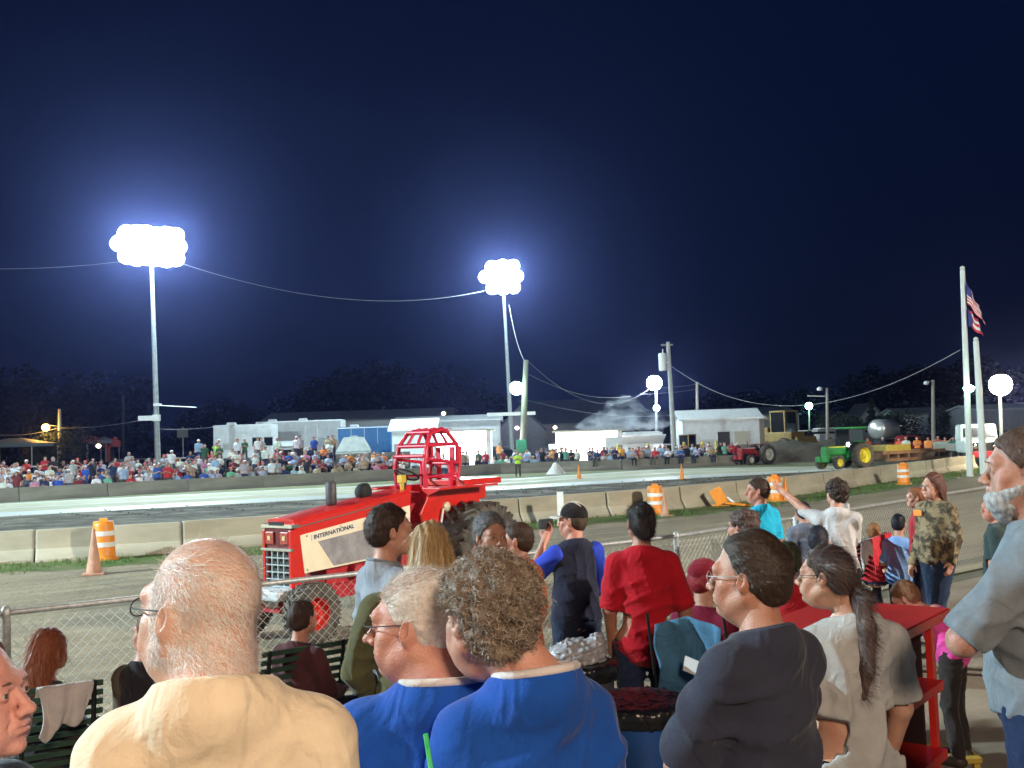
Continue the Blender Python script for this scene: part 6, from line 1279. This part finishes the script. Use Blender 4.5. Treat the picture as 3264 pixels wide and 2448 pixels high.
# draped jackets
def drape(uv, uv2, zt, L, col, label, name='draped_jacket'):
    a = on(*uv, zt); b = on(*uv2, zt); d = Vector((b.x-a.x, b.y-a.y, 0)); W_ = d.length; n, k = 40, 30; vs = []; rnd = 3
    for i in range(n+1):
        for j in range(k+1):
            x = W_*i/n; s_ = j/k; ln = L*(.75+.25*math.sin(x*9+1)+.12*math.sin(x*31)); f = .014*math.sin(x*55+s_*7+3*math.sin(s_*4))+.012*math.sin(x*23-s_*9)
            if s_ < .22: y, z = .12-.16*s_/.22, .02-.12*(1-s_/.22)**2
            else: y, z = -.045+f*(s_), .02-(s_-.22)*ln
            vs.append((x+.05*s_*math.sin(s_*3+x*6), y-.01, z))
    o = MB().add(vs, [(i*(k+1)+j, (i+1)*(k+1)+j, (i+1)*(k+1)+j+1, i*(k+1)+j+1) for i in range(n) for j in range(k)], None, True).build(name, cloth('dr%.2f' % col[0], col)); o.location = (a.x, a.y, zt); o.rotation_euler = (0, 0, math.atan2(d.y, d.x)); q = o.modifiers.new('s', 'SOLIDIFY'); q.thickness = .008; tag(o, label, 'jacket')
drape((36, 691), (91, 683.5), .955, .34, (.62, .56, .55), 'crumpled white jacket draped over the left bench'); drape((866, 541), (886, 534), .955, .5, (.5, .03, .04), 'red jacket hanging over the far bench'); drape((855, 544.5), (868, 540), .955, .4, (.55, .55, .53), 'white cloth hanging over the far bench', 'draped_cloth')
# bins with bags
M_bag = mat('black bin bag', (.014, .014, .016), .3, bump=.003, bs=14, noise=.3, spec=.7); M_bin = mat('blue barrel', (.015, .09, .34), .4, noise=.2)
def bin_(u, v, zt, label, r=.23, bag=M_bag, barrel=M_bin, seed=1):
    p = on(u, v, zt); t = thing('rubbish_barrel', label, 'bin', (p.x, p.y, 0), seed)
    MB().lathe([(r*.93, 0), (r*.96, .03), (r, .25), (r*1.03, .27), (r, .29), (r*1.0, .56), (r*1.03, .58), (r, .6), (r*.98, zt)], 32).build('barrel_shell', barrel, t)
    S = SDF(); S.ell((0, 0, zt+.0), (r*1.10, r*1.10, .06), 0); S.ell((0, 0, zt+.09), (r*.86, r*.86, .14), .02, 's'); S.cone((0, 0, zt-.16), (0, 0, zt), r*1.02, r*1.06, .03)
    S.plane((0, 0, zt-.055), (0, 0, -1)); S.plane((0, 0, zt+.035), (0, 0, 1), .02); S.noise(lambda P: .009*np.abs(n3(P*np.array([1, 1, .35]), 40, seed, 1.5))+.007*np.abs(n3(P, 70, seed+3, 1.6)))
    V, Fq = snet(S, .009); npmesh('bag_liner', [(V, Fq)], bag, t); return t
bin_(640, 706, .88, 'blue barrel bin lined with a shiny black bag, under the red shirt'); bin_(585, 668, .90, 'black bagged bin behind the blue shouldered woman', r=.17, seed=5, barrel=mat('grey barrel', (.05, .05, .06), .5))
S = SDF(); S.ell((0, 0, 0), (.16, .1, .09), 0); S.ell((.12, 0, .05), (.05, .06, .07), .03); S.noise(lambda P: .02*np.abs(n3(P, 45, 4, 1.8))); V, Fq = snet(S, .007); o = npmesh('plastic_bag', [(V, Fq)], mat('thin white plastic', (.3, .3, .32), .2, bump=.006, bs=40), None); pb = on(577, 655, .98); o.location = pb; tag(o, 'crumpled white plastic bag on the bin behind the woman in blue', 'plastic bag')
# tall blue camp chair with a white tag
p = at(697, 628, 6.05); t = thing('camp_chair', 'blue fabric camp chair with a square white tag, between red shirt and grey T-shirt', 'chair', (p.x, p.y, 0), R(-28)); vs = []; n, k = 16, 16
for i in range(n+1):
    for j in range(k+1):
        a = i/n*2-1; b = j/k; w_ = .27-.04*b; vs.append((a*w_+.012*math.sin(b*17+a*3), -.02-.20*b+.10*(1-a*a)*(.5+.5*math.sin(b*3.1))+.012*math.sin(a*9+b*8), .42+b*.86-.05*abs(a)*b))
bk = MB().add(vs, [(i*(k+1)+j, (i+1)*(k+1)+j, (i+1)*(k+1)+j+1, i*(k+1)+j+1) for i in range(n) for j in range(k)], None, True).build('back_fabric', cloth('denim', (.07, .19, .32)), t); t.scale = (.85, .9, .93); q = bk.modifiers.new('s', 'SOLIDIFY'); q.thickness = .006
MB().box((.03, -.2, .98), (.13, .008, .10), ry=.3, rx=.2).build('white_tag', mat('paper white', (.8, .8, .8), .6), bk)
MB().box((0, .22, .43), (.5, .46, .015)).build('seat', cloth('denim', (.05, .14, .24)), t)
for sx in (-1, 1): MB().tube([(sx*.27, -.24, 1.3), (sx*.28, .0, .42), (sx*.24, .42, .02)], .011, 6).tube([(sx*.27, .44, .45), (sx*.25, -.05, .02)], .011, 6).tube([(sx*.29, -.1, .66), (sx*.29, .42, .64), (sx*.27, .44, .44)], .014, 6).build('leg', M_iron, t)
# red cabinet
A = on(950, 609, 1.35); C_ = on(868, 651, 1.35); C_ = A.lerp(C_, .9); Bk = on(852, 592, 1.35); dx = Vector((A.x-C_.x, A.y-C_.y, 0)); Lc = dx.length; ang = math.atan2(dx.y, dx.x); M_cab = mat('cabinet red paint', (.62, .028, .02), .42, noise=.18, ns=3, coat=.2, bump=.001, bs=20)
t = thing('red_cabinet', 'bright red open shelf cabinet beside the ponytail woman', 'cabinet', (C_.x, C_.y, 0), ang); Dc = .62
MB().box((Lc/2-.05, Dc/2, 1.33), (Lc+.1, Dc, .05)).build('top', M_cab, t, .006)
for z in (1.02, .70, .34): MB().box((Lc/2-.10, Dc/2-.045, z), (Lc-.15, Dc-.08, .045)).build('shelf', M_cab, t, .004)
MB().box((Lc-.165, Dc/2+.02, .652), (.03, Dc-.16, 1.304)).build('side_panel', mat('cabinet interior shade', (.02, .006, .008), .8), t); MB().box((Lc-.16, .055, .652), (.05, .03, 1.304)).build('front_post', M_cab, t); MB().box((-.04, Dc/2, .652), (.035, Dc-.1, 1.304)).build('side_panel', M_cab, t); MB().box((Lc/2-.10, Dc-.06, .652), (Lc-.16, .02, 1.304)).build('back_panel', mat('cabinet interior shade', (.02, .006, .008), .8), t)  # near-black inner boards carry the shelf recess's shade in their colour
# posts on the fence line near the boy
p = at(804, 440, 11.0); o = MB().lathe([(.07, 0), (.068, 1.36), (.05, 1.4), (0, 1.41)], 14).build('wooden_post', mat('tan post', (.5, .4, .3), .8, noise=.2, ns=6, stretch=(4, 4, .4))); o.location = (p.x-.02, 11.0, 0); tag(o, 'tan round post with the raised hand on it', 'post')
o = MB().lathe([(.045, 0), (.045, 1.3), (0, 1.33)], 12).build('steel_post', M_steel); o.location = (at(795, 440, 11.1).x-.02, 11.1, 0); tag(o, 'grey steel post left of the tan post', 'post')
o = MB().lathe([(.05, 0), (.05, 1.3), (0, 1.33)], 12).build('steel_post', M_steel); q = on(846, 508, 1.25); o.location = (q.x, q.y, 0); tag(o, 'pale steel post right behind the boy in pale grey', 'post')
# handrail with a drink standing on it
c = at(443, 800, 1.45); t = thing('handrail', 'flat topped timber handrail at the very front', 'handrail', (c.x, c.y, .45)); zt = at(427, 741, 1.45).z-.28-.45
MB().box((0, 0, zt-.02), (1.2, .14, .04)).build('rail', M_wood, t)
for sx in (-1, 1): MB().box((sx*.5, 0, (zt-.04)/2), (.09, .09, zt-.04)).build('post', M_wood, t)
dr = thing('drink_cup', 'paper cup with a bright green straw at the bottom centre', 'cup', (c.x, c.y, .45+zt)); MB().lathe([(.028, 0), (.04, .13), (.043, .135), (0, .14)], 24).build('cup', M_rw, dr)
MB().tube([(.0, 0, .02), (-.004, 0, .15), (-.022, .0, .29)], .0037, 8, cap=False).build('straw', mat('green straw', (.02, .5, .12), .3, spec=.6, col2=(.1, .6, .25), ns=60), dr)
# ================================================================== THE FAR CROWD
def crowd_mesh(pose, seed, fat=0, hat=False, hair=(.05, .03, .02), pants=(.03, .04, .08), female=False, arm=0, hatc=None, hi=False):
    J = {k: np.array(v, float) for k, v in pose.items()}; wd = 1+.2*fat; parts = []; h = .03
    if arm == 1:
        for s, x in (('L', -1), ('R', 1)): J['el'+s] = J['sh'+s]+np.array([x*.07, .1, -.25]); J['wr'+s] = J['ch'+'est']+np.array([x*-.03, .22, -.03])
    if arm == 2:
        J['elR'] = J['shR']+np.array([.12, .08, .05]); J['wrR'] = J['head']+np.array([.12, .08, .0])
    hc = J['head']
    B = SDF(); B.ell(tuple(hc), (.078, .098, .115), 0); B.cone(tuple(J['neck']), tuple(hc), .055, .05, .02)
    for s in 'LR': B.cone(tuple(J['sh'+s]), tuple(J['el'+s]), .045, .04, .01); B.cone(tuple(J['el'+s]), tuple(J['wr'+s]), .04, .032, .01); B.ell(tuple(J['wr'+s]), (.045, .045, .045), .01)
    B.cone(tuple(J['chest']), tuple(J['neck']), .08, .06, .02); parts.append(snet(B, h))
    C = SDF(); C.ell(tuple(J['chest']), (.18*wd, .125*wd, .2), 0); C.ell(tuple(J['waist']), (.165*wd, .125*(1+.4*fat), .2), .05); C.ell(tuple(J['pelvis']), (.18*wd, .13*wd, .12), .04)
    for s in 'LR': C.cone(tuple(J['neck']+[0, 0, -.05]), tuple(J['sh'+s]), .07, .075, .04); C.cone(tuple(J['sh'+s]), tuple(J['sh'+s]*.35+J['el'+s]*.65), .075, .068, .02)
    C.noise(lambda P: .012*n3(P, 17, seed)); parts.append(snet(C, h))
    T = SDF(); T.ell(tuple(J['pelvis']+[0, 0, -.03]), (.175*wd, .125*wd, .11), 0)
    for s in 'LR': T.cone(tuple(J['hp'+s]), tuple(J['kn'+s]), .095, .07, .02); T.cone(tuple(J['kn'+s]), tuple(J['an'+s]), .068, .055, .02); T.ell(tuple(J['an'+s]+[0, .07, -.04]), (.05, .13, .05), .02)
    parts.append(snet(T, h))
    A = SDF(); A.ell(tuple(hc+[0, -.02, .035]), (.092, .112, .1), 0); A.plane(tuple(hc+[0, .045, .04]), (0, 1, -.7))
    if female: A.cone(tuple(hc+[0, -.06, -.02]), tuple(hc+[0, -.08, -.2]), .08, .07, .03)
    if hat: A.ell(tuple(hc+[0, .1, .07]), (.07, .09, .02), .01)
    parts.append(snet(A, .025))
    hm = hatc or hair
    sk = random.choice([(.5, .27, .2), (.42, .22, .16), (.55, .33, .25)])
    ms = [mat('crowd skin %.2f' % sk[0], sk, .6), mat('crowd shirt', (1, 1, 1), .9, objcol=True, noise=.3, ns=5), mat('crowd trousers %.2f' % pants[0], pants, .9), mat('crowd hair %.2f%.2f' % hm[:2], hm, .8)]
    o = npmesh('person', parts, ms, None, [0, 1, 2, 3]); return o
wht = (.75, .75, .73); variants = {'sit': [], 'stand': []}
hairs = [(.04, .025, .02), (.08, .05, .03), (.2, .12, .06), (.3, .28, .26), (.02, .02, .02), (.12, .05, .03)]
for i in range(9): variants['sit'].append(crowd_mesh(SIT, i, fat=[0, .6, 1, .3][i % 4], hat=i % 3 == 1, hair=hairs[i % 6], female=i % 4 == 2, arm=[1, 0, 1, 2][i % 4], hatc=[wht, (.5, .04, .04), (.03, .04, .1)][i//3] if i % 3 == 1 else None, pants=[(.03, .04, .08), (.1, .09, .07), (.02, .02, .025)][i % 3]))
for i in range(8): variants['stand'].append(crowd_mesh(STAND, 20+i, fat=[.3, 0, .9, .5][i % 4], hat=i % 3 == 0, hair=hairs[(i+2) % 6], female=i % 4 == 1, arm=i % 3, hatc=[wht, (.03, .03, .035), (.25, .02, .02)][i//3] if i % 3 == 0 else None, pants=[(.03, .045, .09), (.08, .07, .055)][i % 2]))
first = set()
def spectator(kind, p, yaw, col, label, group, v=None, sc=1):
    lst = variants[kind]; i = random.randrange(len(lst)) if v is None else v; key = (kind, i)
    o = lst[i] if key not in first else link(lst[i].copy()); first.add(key)
    o.location = p; o.rotation_euler = (0, 0, yaw); s = sc*random.uniform(.98, 1.1); o.scale = (s*random.uniform(1.05, 1.25), s, s); o.color = (*[c*random.uniform(.85, 1.05) for c in col], 1)
    tag(o, label, 'person', group); return o
COLS = [('white', (.78, .79, .8), 26), ('pale blue', (.35, .5, .7), 12), ('royal blue', (.03, .1, .45), 9), ('light grey', (.42, .44, .47), 15), ('black', (.02, .02, .025), 13), ('navy', (.02, .035, .1), 9), ('red', (.5, .03, .04), 8), ('maroon', (.2, .03, .04), 4), ('mint green', (.15, .5, .35), 3), ('dark green', (.03, .12, .06), 3), ('tan', (.42, .32, .2), 7), ('orange', (.8, .25, .04), 2), ('pink', (.6, .25, .33), 3)]
CW = [c[2] for c in COLS]
def wall_at(u):      # far wall point under a pixel column
    best = None
    for i in range(len(fw)-1):
        for k in range(40):
            p = fw[i].lerp(fw[i+1], k/40); q = p-CAM; uu = 512+F*(q.dot(rgt)/q.dot(fwd)); 
            if best is None or abs(uu-u) < best[0]: best = (abs(uu-u), p)
    return best[1]
rown = ['front row', 'second row', 'third row', 'fourth row', 'fifth row', 'back row']
def sect(u):
    for lim, s in ((35, 'at the far left end'), (70, 'beside the white wagon'), (110, 'near the orange lamp pole'), (150, 'left of the tall stadium pole'), (185, 'right of the tall stadium pole'), (225, 'left of trailer'), (262, 'below the trailer windows'), (300, 'below the box truck'), (340, 'before the grey tank'), (412, 'before the blue container')):
        if u < lim: return s
    return 'left of the roll cage'
rise = lambda u: .21 if u < 190 else .32
Vn = {}
bl = MB()
cols_px = [u for u in range(-6, 408, 8)]
toC = lambda p: math.atan2(-p.y, -p.x)-math.pi/2
for ci, u in enumerate(cols_px):
    w = wall_at(u+3)
    for r in range(6):
        if r == 5 and u < 150 and random.random() < .5: continue
        uu = u+random.uniform(-2.5, 2.5)+(4 if r % 2 else 0)
        if random.random() < (.12 if r < 4 else .3) or (u > 330 and r > 2): continue
        base = Vector((w.x, w.y, 0)); dirn = (base-Vector((0, 0, 0))).normalized(); p = base+dirn*(1.3+.95*r)+Vector((random.uniform(-.25, .25)+(.3 if r % 2 else 0), 0, 0)); p.z = TZ+rise(u)*r
        c = random.choices(COLS, CW)[0]
        kind = 'sit' if (r < 5 and random.random() < .86) else 'stand'
        if r == 5: kind = 'stand' if u > 190 else 'sit'
        lb = '%s person, %s top, %s, %s' % ('seated' if kind == 'sit' else 'standing', c[0], rown[r], sect(uu))
        spectator(kind, p, toC(p)+random.uniform(-.5, .5), c[1], lb, 'spectators in the far crowd')
# low bleacher rows under the left crowd
bt = thing('bleachers', 'low bleacher rows under the far crowd behind the grey wall', 'bleachers', (0, 0, 0))
for r in range(6):
    mb = MB(); prev = None
    for u in range(-30, 411, 20):
        w = wall_at(u); base = Vector((w.x, w.y, 0)); d = base.normalized(); p = base+d*(1.25+.95*r); z0 = TZ+rise(u)*r
        if prev is not None:
            q, dq, zq = prev
            if r > 0: mb.add([q-dq*.4+Vector((0, 0, zq-.03)), p-d*.4+Vector((0, 0, z0-.03)), p+d*.55+Vector((0, 0, z0-.03)), q+dq*.55+Vector((0, 0, zq-.03))], [(0, 1, 2, 3)])
            mb.add([q-dq*.12+Vector((0, 0, zq+.42)), p-d*.12+Vector((0, 0, z0+.42)), p+d*.18+Vector((0, 0, z0+.42)), q+dq*.18+Vector((0, 0, zq+.42))], [(0, 1, 2, 3)])
            if r == 5: mb.add([q-dq*.1+Vector((0, 0, TZ)), p-d*.1+Vector((0, 0, TZ)), p-d*.1+Vector((0, 0, z0+.42)), q-dq*.1+Vector((0, 0, zq+.42))], [(0, 1, 2, 3)])
        prev = (p, d, z0)
    mb.build('seat_row', M_galv, bt)
# by the lit stands and along the wall to the right
def sect2(u):
    for lim, s in ((470, 'before the glowing stand'), (500, 'right of the glowing stand'), (540, 'beside the leaning pole'), (585, 'at the lettered stand'), (625, 'right of lettered stand'), (665, 'below the glaring street lamp'), (700, 'beside the transformer pole')):
        if u < lim: return s
    return 'before portable building'
for u in range(412, 745, 7):
    w = wall_at(min(u, 742))
    for r in range(3 if u > 505 else 2):
        if random.random() < .22: continue
        base = Vector((w.x, w.y, 0)); d = base.normalized(); kind = 'stand' if random.random() < (.35 if r == 0 else .6) else 'sit'; p = base+d*(.9+1.4*r)+Vector((random.uniform(-.3, .3), 0, 0)); p.z = TZ
        c = random.choices(COLS, CW)[0]
        spectator(kind, p, toC(p)+random.uniform(-.9, .9), c[1], '%s person, %s top, %s behind wall, %s' % ('seated' if kind == 'sit' else 'standing', c[0], ['right', 'a step', 'two steps'][r], sect2(u)), 'spectators by the food stands')
# people sitting on the wall at its right end
for u, c in [(597, 'navy'), (632, 'light grey'), (655, 'red'), (669, 'white'), (681, 'royal blue'), (697, 'pale blue'), (712, 'tan')]:
    w = wall_at(u); d = Vector((w.x, w.y, 0)).normalized(); p = w-d*.05; p.z = TZ+.32; cc = dict((a, b) for a, b, _ in COLS)[c]
    spectator('sit', p, toC(p)+random.uniform(-.5, .5), cc, 'person in %s top sitting on the far wall, %s' % (c, sect2(u)), 'people sitting on the far wall')
# singled out people
def single(u, vfeet, y, kind, col, label, v, z=TZ, yaw=None, sc=1.0):
    p = pos(u, y); p.z = z; return spectator(kind, p, toC(p) if yaw is None else yaw, col, label, None, v, sc)
vest = (.55, .9, .08)
p = on(517, 476.5, TZ); single(517, 0, p.y, 'stand', vest, 'official in a lime yellow vest standing on the grass before the leaning pole', 1)
single(217, 0, 72, 'stand', vest, 'tall person in a lime yellow vest and black hat above the crowd', 5, z=TZ+1.3, sc=1.05); single(305, 0, 76.5, 'stand', vest, 'person in a lime yellow shirt before the box truck', 2, z=TZ+.5)
single(320, 0, 76.5, 'stand', (.03, .06, .5), 'person in a bright blue shirt right of the lime shirt', 6, z=TZ+.4)
for u, y, c, lb, z in [(350, 77, (.85, .3, .04), 'broad person in an orange shirt before the grey tank', .2), (374, 77.5, (.85, .3, .04), 'person in an orange shirt with crossed arms before the blue container', .4), (383, 78, (.8, .3, .05), 'second orange shirt before the blue container, right one', .2), (392, 77.5, (.6, .62, .65), 'person all in pale grey just right of the orange pair', 0), (402, 78, (.02, .05, .12), 'person in a dark blue top left of the white shed door', 0), (499, 92, (.9, .35, .1), 'person in an orange vest behind the glowing stand corner', .5), (552, 88, (.85, .35, .05), 'person in an orange top before the lettered stand', 0), (621, 86.5, (.85, .45, .05), 'person in an orange shirt right of the lettered stand', 0), (443, 66, (.75, .72, .7), 'person in a white shirt standing beyond the roll cage', 0)]:
    single(u, 0, y, 'stand', c, lb, random.randrange(8), z=TZ+z)
# cluster near the green tractor and flagpoles
for u, y, c, lb in [(868, 84, (.8, .12, .04), 'person in red orange at the left of the right hand cluster'), (883, 82, (.02, .02, .03), 'person in black beside the sled'), (899, 80, (.85, .12, .06), 'person in a red orange shirt in the right hand cluster'), (906, 77, (.78, .8, .85), 'person in a white shirt in the right hand cluster'), (917, 80, (.9, .3, .05), 'person in a vivid orange shirt in the right hand cluster, tallest'), (928, 79, (.95, .35, .1), 'person in a pale orange shirt in the right hand cluster'), (938, 84, (.8, .12, .05), 'person in red behind the orange shirts'), (945, 82, (.9, .2, .1), 'second person in red behind the orange shirts'), (953, 70, (.03, .18, .2), 'person in teal by the flagpole base'), (936, 74, (.5, .42, .3), 'person in tan crouching before the orange shirts')]:
    single(u, 0, y, 'stand', c, lb, random.randrange(8))
for k in variants:
    for i, o in enumerate(variants[k]):
        if (k, i) not in first: bpy.data.objects.remove(o)
# ================================================================== HAZE: added closed box of blue mist imitating lens glow round the lamps
m = bpy.data.materials.new('halo_haze'); m.use_nodes = True; t = m.node_tree; t.nodes.remove(t.nodes['Principled BSDF'])
v = t.nodes.new('ShaderNodeVolumePrincipled'); v.inputs['Color'].default_value = (.29, .37, 1, 1); v.inputs['Density'].default_value = .0003; v.inputs['Anisotropy'].default_value = .88
t.links.new(v.outputs[0], t.nodes['Material Output'].inputs['Volume'])
hz = MB().box((0, 140, 19), (1300, 620, 44)).build('halo_haze', m); tag(hz, kind='stuff')
for o in bpy.data.objects:
    if o.get('label') and len(o['label'].split()) > 16: print('LONG', o['label'])
